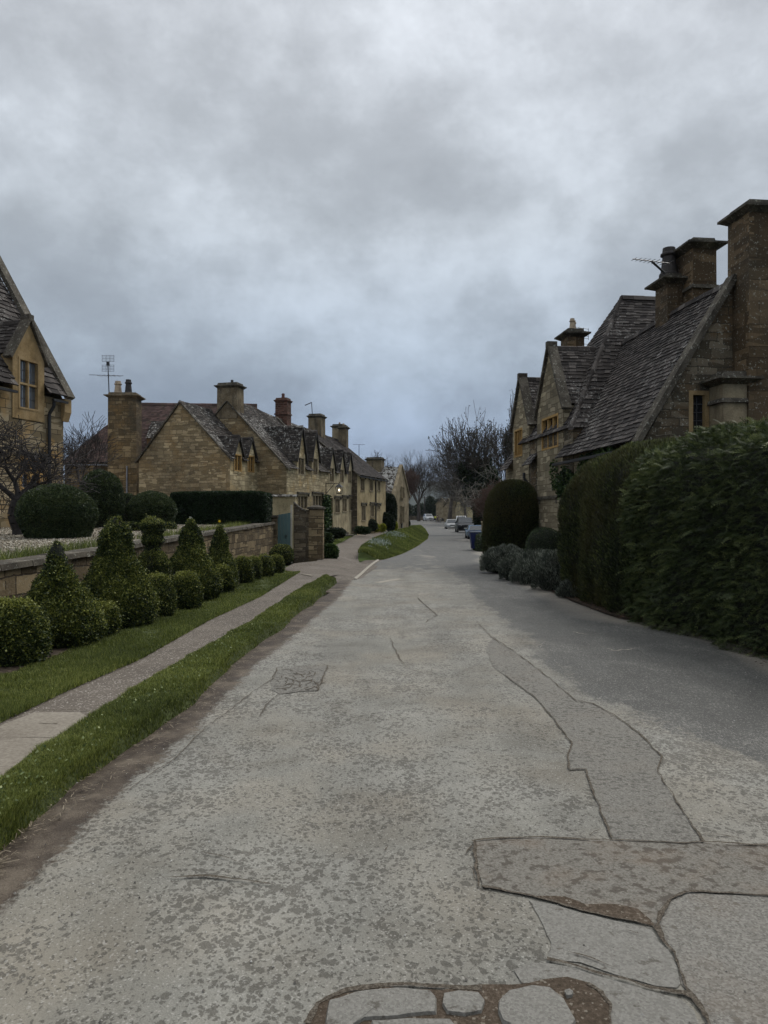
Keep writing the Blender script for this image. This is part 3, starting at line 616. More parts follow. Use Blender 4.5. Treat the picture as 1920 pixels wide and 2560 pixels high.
p2 = [(388, 940), (500, 930), (620, 925), (880, 938), (1250, 948), (1400, 950), (1659, 958), (1900, 968), (1900, 1185), (1659, 1175), (1540, 1170), (1430, 1165), (1300, 1160), (1240, 1200), (1200, 1250), (1180, 1310), (1050, 1290), (850, 1240), (640, 1180), (530, 1158), (420, 1135), (403, 1050)]
sheet('road_patch', G(p2, c2), M['stain'], 0.006)
crack(G(p2[:8], c2), 0.024, k=3); crack(G([p2[0], (395, 1000), (403, 1050), (420, 1135)], c2), 0.028, k=4)
crack(G([(420, 1135), (530, 1158), (640, 1180), (850, 1240), (1050, 1290), (1180, 1322)], c2), 0.022, k=5)
crack(G([(1900, 1185), (1659, 1178), (1540, 1172), (1430, 1168), (1300, 1162), (1240, 1200), (1195, 1260), (1180, 1320)], c2), 0.030, k=6)
sheet('road_hollow', G([(640, 1182), (780, 1180), (860, 1210), (1000, 1215), (1090, 1235), (1150, 1280), (1180, 1316), (1050, 1288), (850, 1238)], c2), M['hole'], 0.0085, 0.012)
sheet('road_patch', G([(1300, 1164), (1540, 1172), (1659, 1180), (1900, 1190), (2100, 1900), (1480, 1900), (1400, 1728), (1350, 1640), (1290, 1565), (1250, 1420), (1190, 1330), (1195, 1260), (1240, 1200)], c2), M['coarse'], 0.004, 0.008)
crack(G([(1180, 1320), (1200, 1370), (1250, 1425), (1285, 1520), (1310, 1590), (1370, 1660), (1400, 1740), (1470, 1900)], c2), 0.032, k=7)
sheet('road_patch', G([(630, 1192), (720, 1212), (850, 1248), (1050, 1298), (1165, 1328), (1190, 1385), (1235, 1420), (1262, 1490), (1285, 1560), (1270, 1580), (1180, 1572), (1080, 1545), (1000, 1520), (850, 1470), (700, 1448), (720, 1380), (690, 1310), (655, 1240)], c2), M['smooth'], 0.0045, 0.008)
crack(G([(700, 1455), (800, 1482), (900, 1510), (1050, 1550), (1180, 1590), (1290, 1612), (1340, 1640)], c2), 0.030, k=8)
crack(G([(800, 1425), (900, 1455), (1000, 1495)], c2), 0.012, k=9, taper=True); crack(G([(1040, 1325), (1100, 1348)], c2), 0.012, k=10, taper=True)
sheet('road_patch', G([(565, 1490), (640, 1460), (720, 1470), (850, 1500), (1000, 1545), (1180, 1600), (1290, 1630), (1345, 1680), (1400, 1800), (1440, 1900), (960, 1900), (985, 1640), (940, 1590), (860, 1560), (720, 1552), (600, 1548)], c2), M['smooth'], 0.005, 0.008)
# broken hollow at the bottom with islands of tarmac
hol = [(-330, 1900), (-330, 1728), (-290, 1640), (-180, 1590), (0, 1565), (240, 1568), (420, 1570), (560, 1560), (700, 1548), (800, 1545), (880, 1560), (940, 1595), (985, 1650), (985, 1728), (970, 1900)]
sheet('road_hollow', G(hol, c2), M['hole'], 0.0085, 0.012)
crack(G(hol[1:7], c2), 0.035, 0.0105, M['crack'], k=12); crack(G([(880, 1560), (940, 1595), (985, 1650), (985, 1728), (975, 1850)], c2), 0.022, k=13)
def island(P, k):
    Q = densify(G(P, c2), True, 0.03, 0.006, k); cc = Q.mean(0); mb = MB()
    ins = cc+(Q-cc)*0.95; n = len(Q)
    for i in range(n):
        j = (i+1) % n; mb.poly([(*Q[i], 0.0), (*Q[j], 0.0), (*ins[j], 0.020), (*ins[i], 0.020)])
        mb.poly([(*ins[i], 0.020), (*ins[j], 0.020), (*cc, 0.026)])
    z = zr_at(*cc); mb.v = [(a, b, c+z) for a, b, c in mb.v]
    tag(mb.build('road_patch', M['smooth'], smooth=True), kind='structure')
island([(-250, 1640), (-120, 1600), (60, 1588), (215, 1590), (232, 1620), (225, 1690), (140, 1702), (60, 1712), (-80, 1720), (-200, 1790), (-270, 1780)], 1)
island([(262, 1610), (330, 1600), (420, 1606), (444, 1640), (425, 1685), (350, 1700), (280, 1690), (255, 1655)], 2)
island([(490, 1640), (540, 1595), (640, 1580), (720, 1590), (780, 1640), (835, 1728), (800, 1790), (600, 1790), (500, 1728), (484, 1680)], 3)
island([(785, 1600), (805, 1592), (822, 1604), (818, 1620), (795, 1624)], 4)
island([(-60, 1730), (120, 1718), (300, 1722), (330, 1760), (200, 1840), (-40, 1840)], 5)
# thin cracks further up the road
crack(G([(0, 990), (20, 960)], c2), 0.01, k=1, taper=True)
crack(G([(1375, 910), (1450, 912), (1530, 925), (1560, 945)], c2), 0.012, k=2, taper=True); crack(G([(885, 925), (905, 905), (950, 895)], c2), 0.014, k=3, taper=True)
crack(G([(350, 1010), (380, 950)], c2), 0.018, k=4, taper=True); crack(G([(360, 1040), (400, 1120)], c2), 0.012, k=5, taper=True)
crack(G([(700, 1108), (800, 1100), (900, 1095), (1000, 1105), (1100, 1118), (1220, 1135)], c1), 0.035, k=6, taper=True)
crack(G([(840, 983), (920, 1000), (1000, 1020), (1060, 1045)], c1), 0.010, k=7, taper=True)
crack(G([(560, 720), (640, 660), (740, 600), (800, 540), (900, 440), (1000, 370), (1100, 290), (1180, 240)], c1), 0.012, k=8)
crack(G([(1180, 240), (1200, 195), (1290, 187), (1415, 184)], c1), 0.014, k=9); crack(G([(1415, 184), (1400, 230), (1372, 290)], c1), 0.018, k=10)
crack(G([(1372, 290), (1300, 292), (1200, 305), (1150, 350), (1120, 400)], c1), 0.014, k=11)
sheet('road_patch', G([(1200, 200), (1290, 187), (1415, 184), (1398, 235), (1372, 290), (1300, 292), (1200, 305), (1165, 262)], c1), M['trench'], 0.004, 0.02)
for i in range(34):
    a = (R.uniform(1200, 1385), R.uniform(198, 288)); an = R.uniform(0, 3.14); l = R.uniform(14, 40)
    crack(G([(a[0]-l*math.cos(an), a[1]-0.35*l*math.sin(an)), a, (a[0]+l*math.cos(an+.7), a[1]+0.35*l*math.sin(an+.7))], c1), 0.016, 0.008, k=i, name='road_crack')
crack(G([(640, 560), (660, 610), (690, 670), (730, 720), (750, 740)], c3), 0.016, k=1, taper=True)
crack(G([(780, 375), (830, 425), (875, 462), (830, 485), (822, 498)], c3), 0.022, k=2)
sheet('road_patch', G([(570, 303), (640, 290), (697, 282), (690, 290), (600, 306)], c3), M['kerb'], 0.006)
crack(G([(290, 618), (340, 608), (420, 600), (520, 594)], c3), 0.012, k=3); crack(G([(265, 658), (340, 650), (480, 640)], c3), 0.012, k=4)
crack(G([(1050, 475), (1090, 520), (1140, 570), (1200, 620), (1260, 655)], c3), 0.012, k=5, taper=True)
crack(G([(420, 300), (520, 318), (700, 322)], c3), 0.02, k=6, taper=True); crack(G([(440, 425), (540, 415), (640, 410)], c3), 0.014, k=7, taper=True)
crack(G([(790, 30), (850, 40), (920, 50)], c2), 0.035, 0.004, M['kerb'], 'road_marking_worn', k=8, amp=0.03, taper=True)
crack(G([(940, 100), (1000, 118), (1060, 112), (1105, 98)], c2), 0.045, 0.004, M['kerb'], 'road_marking_worn', k=9, amp=0.03, taper=True)
# concrete slab in the path
def psheet(name, P, mat, z):
    Q = densify(P, True, 0.1, 0.004); tri = tessellate_polygon([[Vector((x, y, 0)) for x, y in Q]])
    me = bpy.data.meshes.new(name); me.from_pydata([(x, y, z) for x, y in Q], [], [tuple(t) for t in tri]); me.materials.append(mat)
    return tag(add(name, me), kind='structure')
psheet('path_slab', [GP(px, py, zl) for px, py in ((-220, 1960), (-70, 1845), (85, 1783), (200, 1782), (236, 1803), (170, 1850), (45, 1925), (-60, 2010))], M['slab'], 0.108)
q0 = [GP(px, py, zl) for px, py in ((-110, 1845), (160, 1848))]
crack(q0, 0.012, 0.113, name='path_joint'); crack([GP(px, py, zl) for px, py in ((85, 1780), (200, 1778), (225, 1775))], 0.03, 0.113, name='path_joint')
crack([GP(px, py, zl) for px, py in ((100, 1811), (145, 1812))], 0.02, 0.113, name='path_joint', k=4)
psheet('path_slab', [GP(px, py, zl) for px, py in ((739, 1431), (745, 1434), (783, 1438), (778, 1441), (752, 1436))], M['slab'], 0.112)
# far hills
hm = []
for yy, hh, k in ((1500, 0, 0), (1650, 60, 1), (1850, 95, 2), (2300, 110, 3), (2600, 60, 4)):
    xs = np.linspace(-2200, 2600, 60); zs = hh*(0.75+0.35*wob(np.c_[xs, 0*xs+yy, 0*xs], 0.0018, k)); hm.append(np.dstack([xs, 0*xs+yy, np.maximum(zs, 0)])[0])
hm = np.array(hm); tag(gridmesh('hills', hm[:, :, :2], hm[:, :, 2], M['hill']), kind='structure')
# retaining wall of the garden
gw = thing('garden_wall', 'low coursed stone retaining wall with flat coping behind the clipped topiary', 'wall', (float(wallX(15)), 15, 0.0))
mb = MB(); Yw = np.arange(1.0, 25.8, 0.6)
for a, b in zip(Yw, Yw[1:]):
    xa, xb, za, zb = float(wallX(a)), float(wallX(b)), float(wallZ(a))-0.075, float(wallZ(b))-0.075
    mb.hexa([(xa-.32, a, -.1), (xa, a, -.1), (xb, b, -.1), (xb-.32, b, -.1), (xa-.32, a, za), (xa, a, za), (xb, b, zb), (xb-.32, b, zb)])
mb.build('wall', M['gwall'], gw); mb = MB(); y = 1.0
while y < 25.7:
    l = R.uniform(0.55, 1.0); b = min(y+l, 25.75); j = R.uniform(-.006, .006); g = 0.012; r = R.random(); o1, o2 = R.uniform(.035, .055), R.uniform(.035, .055)
    xa, xb, za, zb = float(wallX(y)), float(wallX(b)), float(wallZ(y))-0.074+j, float(wallZ(b))-0.074+j
    mb.hexa([(xa-.36, y+g, za), (xa+o1, y+g, za), (xb+o2, b, zb), (xb-.36, b, zb), (xa-.35, y+g, za+.075), (xa+o1-.015, y+g, za+.072), (xb+o2-.015, b, zb+.072), (xb-.35, b, zb+.075)], 0, r); y = b
mb.build('coping', M['coping'], gw)
# ---------------------------------------------------------------- buildings
def panel(mb, fn, outer, holes, m=0, depth=0.16, back=False):
    """wall panel in a plane; fn(a, z, d) -> world, d into the wall; rectangular openings with reveals"""
    hs = [[(a0, z0), (a0, z1), (a1, z1), (a1, z0)] for a0, a1, z0, z1 in holes]
    loops = [[Vector((a, z, 0)) for a, z in outer]]+[[Vector((a, z, 0)) for a, z in h] for h in hs]
    flat = [p for l in loops for p in l]
    for t in tessellate_polygon(loops):
        pts = [fn(flat[i].x, flat[i].y, 0) for i in t]; mb.poly(pts, m, 0.5, [(flat[i].x, flat[i].y) for i in t])
    for h in hs:
        for i in range(4):
            (a, z), (b, w) = h[i], h[(i+1) % 4]; mb.poly([fn(a, z, 0), fn(b, w, 0), fn(b, w, depth), fn(a, z, depth)], m, 0.5)
def fbox(mb, fn, a0, a1, z0, z1, d0, d1, m=0):
    mb.hexa([fn(a0, z0, d0), fn(a1, z0, d0), fn(a1, z0, d1), fn(a0, z0, d1), fn(a0, z1, d0), fn(a1, z1, d0), fn(a1, z1, d1), fn(a0, z1, d1)], m, 0.5)
def notched(u0, u1, zb, e0, e1, nt=()):
    out = [(u0, zb), (u1, zb), (u1, e1)]; E = lambda u: lerp(e0, e1, (u-u0)/(u1-u0))
    for a, b, z in sorted(nt, reverse=True): out += [(b, E(b)), (b, z), (a, z), (a, E(a))]
    return out+[(u0, e0)]
def window(parent, fn, h, lights=2, trans=(), sur='dress', glass='glass', jw=0.1, mw=0.09, hood=False, bars=(2, 4), name='window', sill=True, proud=0.015, mname='mullion'):
    a0, a1, z0, z1 = h; mb = MB(); d0, d1 = -proud, 0.15
    fbox(mb, fn, a0, a0+jw, z0+jw*.8, z1-jw, d0, d1); fbox(mb, fn, a1-jw, a1, z0+jw*.8, z1-jw, d0, d1)
    fbox(mb, fn, a0, a1, z1-jw, z1, d0-.002, d1); fbox(mb, fn, a0-(.03 if sill else 0), a1+(.03 if sill else 0), z0, z0+jw*.8, d0-(0.035 if sill else 0.002), d1)
    w = (a1-a0-2*jw-(lights-1)*mw)/lights; zt = [z0+jw*.8]+[z0+(z1-z0)*t for t in trans]+[z1-jw]
    for i in range(1, lights):
        a = a0+jw+i*w+(i-1)*mw; fbox(mb, fn, a, a+mw, z0+jw*.8, z1-jw, 0.012, d1)
    for t in zt[1:-1]: fbox(mb, fn, a0+jw, a1-jw, t-mw/2, t+mw/2, 0.015, d1-.002)
    if hood:
        fbox(mb, fn, a0-.12, a1+.12, z1+.05, z1+.14, -.11, 0.01, 1); fbox(mb, fn, a0-.14, a0-.05, z1-.10, z1+.05, -.08, 0.01, 1); fbox(mb, fn, a1+.05, a1+.14, z1-.10, z1+.05, -.08, 0.01, 1)
    o = mb.build(name, [M[sur], M['coping']], parent)
    g = MB(); g.poly([fn(a0+jw*.5, z0+jw*.5, .105), fn(a1-jw*.5, z0+jw*.5, .105), fn(a1-jw*.5, z1-jw*.5, .105), fn(a0+jw*.5, z1-jw*.5, .105)], 0)
    b = 0.008
    for i in range(lights):
        l = a0+jw+i*(w+mw)
        for k in range(1, bars[0]): fbox(g, fn, l+w*k/bars[0]-b, l+w*k/bars[0]+b, z0+jw*.8, z1-jw, .092, .104, 1)
    for k in range(1, bars[1]): fbox(g, fn, a0+jw, a1-jw, lerp(z0+jw*.8, z1-jw, k/bars[1])-b, lerp(z0+jw*.8, z1-jw, k/bars[1])+b, .090, .1035, 1)
    g.build('pane', [M[glass], M['lead']], o); return o
def tiles(mb, S, LU, LV, tw=0.24, th=0.17, thick=0.022, jit=0.3, m=0, dim=True, cut=()):
    """stone slates over surface S(s,t): s along the eave, t from eave to ridge"""
    ts = [0.0]
    while ts[-1] < 1: ts.append(ts[-1]+(th*(1.25-0.5*ts[-1]) if dim else th)/LV)
    ts[-1] = 1.0
    S0 = lambda s, t: np.array(S(min(max(s, 0), 1), min(max(t, 0), 1)), float)
    for k in range(len(ts)-1):
        t0, t1 = ts[k], min(1.0, ts[k+1]+0.35*(ts[1]-ts[0])); rw = np.linalg.norm(S0(1, t0)-S0(0, t0)); s = -R.random()*0.5*tw/max(rw, .1)
        ww = tw*(1.15-0.35*t0)
        while s < 1:
            w = ww*(1+R.uniform(-jit, jit))/max(rw, .1); a, b = max(s, 0)+0.004/max(rw, .1), min(s+w, 1); s += w
            for c0, c1, ct in cut:
                if t0 < ct:
                    if c0 <= a and b <= c1: a = b
                    elif a < c0 < b: b = c0
                    elif a < c1 < b: a = c1
            if b-a < 0.02/max(rw, .1): continue
            dj = R.uniform(-.12, .12)*(ts[1]-ts[0]); q = max(0, t0+dj) if k else t0-0.01
            p0, p1, p2, p3 = S0(a, q), S0(b, q), S0(b, t1), S0(a, t1)
            nn = np.cross(p1-p0, p3-p0); l = np.linalg.norm(nn)
            if l < 1e-6: nn = np.cross(p1-p0, p2-p0); l = np.linalg.norm(nn)+1e-9
            nn = nn/l; nn = nn if nn[2] > 0 else -nn
            h0 = thick*(1.5+R.uniform(-.3, .5)); h1 = 0.005; r = R.random()
            u0, u1, u2, u3 = p0+nn*h0, p1+nn*(h0+R.uniform(-.006, .006)), p2+nn*h1, p3+nn*h1
            lo0, lo1 = p0+nn*(h0-thick), p1+nn*(h0-thick)
            mb.poly([u0, u1, u2, u3], m, r); mb.poly([lo0, lo1, u1, u0], m, r*0.5); mb.poly([p0, u0, u3, p3], m, r*0.6); mb.poly([p1, p2, u2, u1], m, r*0.6)
def quadS(A, B, C_, D):
    A, B, C_, D = [np.array(x, float) for x in (A, B, C_, D)]
    return lambda s, t: (A*(1-s)+B*s)*(1-t)+(D*(1-s)+C_*s)*t
def slope(mb, A, B, C_, D, m=0, um=1, S=None, cut=(), **kw):
    S = S or quadS(A, B, C_, D); LU = np.linalg.norm(np.array(B)-np.array(A)); LV = np.linalg.norm((np.array(D)+C_)/2-(np.array(A)+B)/2)
    N, NJ = (14, 6) if not cut else (16, 24); bs = sorted(set([i/N for i in range(N+1)]+[c for q in cut for c in q[:2]]))
    for s0, s1 in zip(bs, bs[1:]):
        for j in range(NJ):
            if any(c0-1e-6 <= s0 and s1 <= c1+1e-6 and j/NJ < ct for c0, c1, ct in cut): continue
            mb.poly([S(s0, j/NJ), S(s1, j/NJ), S(s1, (j+1)/NJ), S(s0, (j+1)/NJ)], um, .3)
    tiles(mb, S, LU, LV, m=m, cut=cut, **kw)
def bar(mb, a, b, w, h, up=(0, 0, 1), m=0, side=None):
    """rectangular bar from a to b: width w across, height h above the line"""
    a, b = np.array(a, float), np.array(b, float); d = unit(b-a); s = unit(np.cross(d, up)) if side is None else unit(np.array(side, float)); n = unit(np.cross(s, d))
    if n[2] < 0: n = -n
    p = [a-s*w/2, a+s*w/2, b+s*w/2, b-s*w/2]; mb.hexa(p+[q+n*h for q in p], m)
def ridge(mb, P, m=0, w=0.13, seg=0.4):
    for a, b in zip(P, P[1:]):
        a, b = np.array(a, float), np.array(b, float); L = np.linalg.norm(b-a); n = max(1, round(L/seg)); d = unit(b-a); s = unit(np.cross(d, (0, 0, 1)))
        for i in range(n):
            p, q = a+(b-a)*i/n+d*.006, a+(b-a)*(i+1)/n; h = 0.07+R.uniform(-.008, .012); r = R.random()
            prof = [(-w, -.09), (-w*.55, h*.6), (0, h), (w*.55, h*.6), (w, -.09)]
            for (o0, z0), (o1, z1) in zip(prof, prof[1:]): mb.poly([p+s*o0+[0, 0, z0], p+s*o1+[0, 0, z1], q+s*o1+[0, 0, z1], q+s*o0+[0, 0, z0]], m, r)
            mb.poly([p+s*o+[0, 0, z] for o, z in prof], m, r)
def chimney(parent, W, cu, cv, a, b, z0, z1, mat='chim', cap='cap', neck=None, pots=(), steps=2, over=0.12, base=None, name='chimney'):
    """a, b half sizes along u and v; z1 is the top of the cap"""
    mb = MB(); ch = 0.30 if z1-z0 > 1 else 0.22
    mb.frustum(cu, cv, z0, z1-ch, a*1.03, b*1.03, a, b, 0, W)
    if neck: mb.frustum(cu, cv, neck, neck+.10, a+.07, b+.07, a+.04, b+.04, 1, W)
    zc = z1-ch
    mb.frustum(cu, cv, zc, zc+ch*.3, a+.02, b+.02, a+over, b+over, 1, W); mb.frustum(cu, cv, zc+ch*.3, zc+ch*.48, a+over+.02, b+over+.02, a+over+.02, b+over+.02, 1, W)
    mb.frustum(cu, cv, zc+ch*.48, zc+ch*.6, a+over, b+over, a+.01, b+.01, 1, W); mb.frustum(cu, cv, zc+ch*.6, z1, a, b, a-.03, b-.03, 1, W)
    o = mb.build(name, [M[mat], M[cap]], parent)
    for pu, pv, r, h, pm in pots:
        c = W(cu+pu, cv+pv, z1-.02); pb = MB()
        pb.lathe(c, [(0, r*1.1), (h*.1, r*1.1), (h*.14, r*.95), (h*.7, r*.72), (h*.74, r*.95), (h*.8, r*.95), (h*.84, r*.75), (h, r*.7)], 12)
        pb.build('chimney_pot', M[pm], o, True)
    return o
def dormer(parent, fr, uc, hw, zb, zf, za, roofz, v0=0.0, win=None, lights=2, sur='dress', wall='front', over=0.14, glass='glassb', rm='slate', bars=(2, 4), vfoot=None, coped=False, tw=0.22, trans=()):
    """gabled dormer; roofz(z) -> v where the main roof reaches height z"""
    fn = lambda a, z, d: fr.W(a, v0+d, z)
    mb = MB(); panel(mb, fn, [(uc-hw, zb), (uc+hw, zb), (uc+hw, zf), (uc, za), (uc-hw, zf)], [win] if win else [])
    for s in (-1, 1):
        vb = roofz(zb) if zb > roofz.ze else v0+.02; vf = roofz(zf); p = [fr.W(uc+s*hw, v0, zb), fr.W(uc+s*hw, max(vb, v0+.01), zb), fr.W(uc+s*hw, vf, zf), fr.W(uc+s*hw, v0, zf)]; mb.poly(p, 0, .5)
    d = mb.build('dormer', M[wall], parent)
    if win: window(d, fn, win, lights, trans, sur, glass, 0.07, 0.06, bars=bars, sill=False)
    rb = MB(); sl = (za-zf)/hw
    ho = hw+over; zo = za-sl*ho; vfr = v0-(0.12 if not coped else -0.10)
    for s in (-1, 1):
        A = fr.W(uc+s*ho, vfr, zo+.05); B = fr.W(uc+s*ho, roofz(zo), zo+.05); Cc = fr.W(uc, roofz(za), za+.05); D = fr.W(uc, vfr, za+.05)
        slope(rb, A, B, Cc, D, 0, 1, tw=tw, th=0.15)
        if not coped: bar(rb, fr.W(uc+s*ho, vfr+.02, zo-.03), fr.W(uc, vfr+.02, za-.02), 0.05, 0.08, m=1)
    ridge(rb, [fr.W(uc, vfr, za+.05), fr.W(uc, roofz(za), za+.05)], 0, 0.1)
    rb.build('dormer_roof', [M[rm], M['under']], d)
    if coped:
        cb = MB()
        for s in (-1, 1):
            a = fr.W(uc+s*(hw+.10), v0+.06, zf-.10*sl+.02); b = fr.W(uc, v0+.06, za+.06); bar(cb, a, b, 0.30, 0.10, m=0, side=(fr.n[0], fr.n[1], 0))
        cb.box(uc-.10, uc+.10, v0-.10, v0+.22, za+.06, za+.24, 0, fr.W); cb.build('coping', M['coping'], d)
    return d
class RoofZ:
    def __init__(s, ve, ze, vr, zr): s.ve, s.ze, s.vr, s.zr = ve, ze, vr, zr
    def __call__(s, z): return s.ve+(z-s.ze)/(s.zr-s.ze)*(s.vr-s.ve)
def gutter(mb, fr, u0, u1, v, z, m=0):
    pts = [fr.W(u0, v, z), fr.W(u1, v, z)]; bar(mb, pts[0], pts[1], .10, .07, m=m)
def pipe(parent, pts, r=0.04, mat='black', name='downpipe'):
    mb = MB(); mb.tube(pts, r, 8); return mb.build(name, M[mat], parent)

# ================= the row on the left: frame along the street
FL = Fr(-5.4, 41.0, 0.265, 1.0)
W = FL.W
uA = FL.uz(820, 1181)[0]; uB = FL.uz(886, 1186)[0]; VR = 3.6
def row_house(name, label, u0, u1, zb, e0, e1, rz, v0=0.0, vr=VR, wall='front', gw='gable', holes=(), cuts=(), rm='slate', notch=()):
    """rz(u) ridge height; e0,e1 eave heights"""
    h = thing(name, label, 'house', W(u0, v0, zb), 'cottages of the stone terrace')
    mb = MB(); fn = lambda a, z, d: FL.W(a, v0+d, z)
    panel(mb, fn, notched(u0, u1, zb-.5, e0, e1, notch), holes)
    vb = 2*vr-v0
    for u, e, z in ((u0, e0, rz(u0)), (u1, e1, rz(u1))):
        mb.poly([W(u, v0, zb-.5), W(u, vb, zb-.5), W(u, vb, e), W(u, vr, z), W(u, v0, e)], 1, .5, [(v0, zb-.5), (vb, zb-.5), (vb, e), (vr, z), (v0, e)])
    mb.poly([W(u0, vb, zb-.5), W(u1, vb, zb-.5), W(u1, vb, e1), W(u0, vb, e0)], 1, .5)
    mb.build('wall', [M[wall], M[gw]], h)
    rb = MB()
    def S(s, t, f=1):
        u = lerp(u0, u1, s); ze = lerp(e0, e1, s); zr = rz(u)+.05; v = lerp(v0-.16*f, vr, t); z = ze-.12+(zr-ze+.12)*t
        z += 0.10*(1-t)**6  # bellcast at the eave
        z += .02*math.sin(u*2.3)*math.sin(t*3); return W(u, v, z)
    slope(rb, S(0, 0), S(1, 0), S(1, 1), S(0, 1), 0, 1, S=S, tw=0.26, th=0.17, cut=[((a-u0)/(u1-u0), (b-u0)/(u1-u0), .30) for a, b in cuts])
    S2 = lambda s, t: W(lerp(u0, u1, s), lerp(vb+.16, vr, t), lerp(lerp(e0, e1, s)-.12, rz(lerp(u0, u1, s))+.05, t))
    for i in range(10):
        for j in range(4): rb.poly([S2(i/10, j/4), S2((i+1)/10, j/4), S2((i+1)/10, (j+1)/4), S2(i/10, (j+1)/4)], 0, R.random())
    n = max(2, int((u1-u0)/1.0)); ridge(rb, [W(lerp(u0, u1, i/n), vr, rz(lerp(u0, u1, i/n))+.05) for i in range(n+1)], 0)
    rb.build('roof', [M[rm], M['under']], h)
    return h
def verge(parent, u, v0, e, vr, z, w=0.2, mat='coping', both=True, h=.06):
    cb = MB(); bar(cb, W(u, v0-.2, e-.15), W(u, vr, z+.04), w, h, side=(*FL.d, 0))
    if both: bar(cb, W(u, 2*vr-v0+.2, e-.15), W(u, vr, z+.04), w, h, side=(*FL.d, 0))
    cb.build('verge', M[mat], parent)
rp = [FL.uz(px, py, VR) for px, py in ((567, 1006), (598, 1013), (628, 1018), (659, 1035), (689, 1047), (726, 1060), (777, 1081), (810, 1091), (866, 1107.7), (895, 1117.8))]
rzf = lambda u: float(np.interp(u, [p[0] for p in rp], [p[1] for p in rp]))
eA = FL.uz(716, 1170)[1]; eM = FL.uz(820, 1181)[1]; eB = FL.uz(886, 1187)[1]
print('row u', uA, uB, 'eaves', eA, eM, eB, 'ridge', rp)
s3 = lambda p: (500+p[0]*0.33756, 920+p[1]*0.33756)      # a crop's pixels -> photo pixels
def hole3(x0, y0, x1, y1, v=0.0):
    a, b = s3((x0, y0)), s3((x1, y1)); u0, za = FL.uz(a[0], (a[1]), v); u1, zb_ = FL.uz(b[0], b[1], v)
    um = (u0+u1)/2; px = (a[0]+b[0])/2; z1 = FL.uz(px, a[1], v)[1]; z0 = FL.uz(px, b[1], v)[1]; return (u0, u1, z0, z1)
lowA = [hole3(722, 938, 797, 1050), hole3(833, 935, 903, 1048)]
doorA = hole3(957, 962, 984, 1192)
def dcut(ws): return [((lambda w: ((w[0]+w[1])/2-(w[1]-w[0])/2-.21, (w[0]+w[1])/2+(w[1]-w[0])/2+.21))(hole3(*w))) for w in ws]
dnot = lambda ws: [(w[0]-.04, w[1]+.04, w[2]-.01) for w in (hole3(*q) for q in ws)]
h1 = row_house('terraced_cottage', 'honey stone cottage with lantern bracket, two tall gabled dormers and red brick chimney', 0, uA, 0.45, eA, eM, rzf, holes=lowA, cuts=dcut(((727, 668, 768, 790), (836, 672, 868, 790))), notch=dnot(((727, 668, 768, 790), (836, 672, 868, 790))))
fnL = lambda a, z, d: FL.W(a, d, z)
for w in lowA: window(h1, fnL, w, 3, (), 'dress', 'glassb', hood=True)
rzA = RoofZ(0, eA, VR, rzf(2.5))
def dorm3(parent, ax, ay, w, v=0.0, hw=None, **kw):
    win = hole3(*w, v); uc = (win[0]+win[1])/2; za = FL.uz(s3(((w[0]+w[2])/2, ay))[0], s3((0, ay))[1], v)[1]
    hw = hw or (win[1]-win[0])/2+.22; e = lerp(eA, eM, uc/uA) if uc < uA else lerp(eM, eB, (uc-uA)/(uB-uA))
    rz_ = RoofZ(v, e-.05, VR, rzf(uc)); wn = (win[0]-.05, win[1]+.05, win[2]-.02, win[3]+.06)
    zf = win[3]+.10
    print('dormer', round(uc, 2), round(hw, 2), 'win', [round(x, 2) for x in wn], 'za', round(za, 2), 'e', round(e, 2))
    return dormer(parent, FL, uc, hw, min(wn[2]-.25, e-.3), zf, za, rz_, v-.02, wn, 2, wall=kw.get('wall', 'front'))
dorm3(h1, 738, 440, (727, 668, 768, 790)); dorm3(h1, 848, 475, (836, 672, 868, 790))
chimney(h1, W, 0.40, VR, .42, .62, rzf(0)-.9, FL.uz(571, 957, VR)[1], 'chim', pots=[(0, -.1, .1, .22, 'potd')], over=.12)
# gable apex masonry that carries the end chimney
verge(h1, -0.02, 0, eA, VR, rzf(0))
uc = FL.uz(708, 1060, VR)[0]
cb = chimney(h1, W, uc, VR, .36, .42, rzf(uc)-.7, FL.uz(708, 996, VR)[1], 'brick', 'brick', pots=[(0, 0, .13, .35, 'redpot')], neck=FL.uz(708, 1038, VR)[1], over=.07)
h2 = row_house('terraced_cottage', 'limewashed middle cottage of the terrace with three small dormers and three hooded lower windows', uA, uB, 0.45, eM, eB, rzf, wall='render', gw='front', cuts=dcut(((960, 742, 988, 845), (1035, 755, 1061, 850), (1095, 765, 1118, 850))), notch=dnot(((960, 742, 988, 845), (1035, 755, 1061, 850), (1095, 765, 1118, 850))),
               holes=[doorA]+[hole3(*w) for w in ((998, 962, 1036, 1078), (1053, 957, 1087, 1068), (1103, 955, 1134, 1062))])
for w in ((998, 962, 1036, 1078), (1053, 957, 1087, 1068), (1103, 955, 1134, 1062)): window(h2, fnL, hole3(*w), 2, (), 'dress', 'glassb', hood=True)
mb = MB(); fbox(mb, fnL, doorA[0]+.02, doorA[1]-.02, doorA[2]-.1, doorA[3]-.02, .08, .14); d_ = mb.build('door', M['darkstone'], h2)
mb = MB(); fbox(mb, fnL, doorA[1]-.16, doorA[1]-.12, lerp(doorA[2], doorA[3], .45), lerp(doorA[2], doorA[3], .5), .04, .08); mb.build('handle', M['black'], d_)
for ax, ay, w in ((967, 600, (960, 742, 988, 845)), (1042, 615, (1035, 755, 1061, 850)), (1102, 630, (1095, 765, 1118, 850))): dorm3(h2, ax, ay, w, wall='render')
verge(h2, uA, 0, eM, VR, rzf(uA)+.08, .22, both=False)
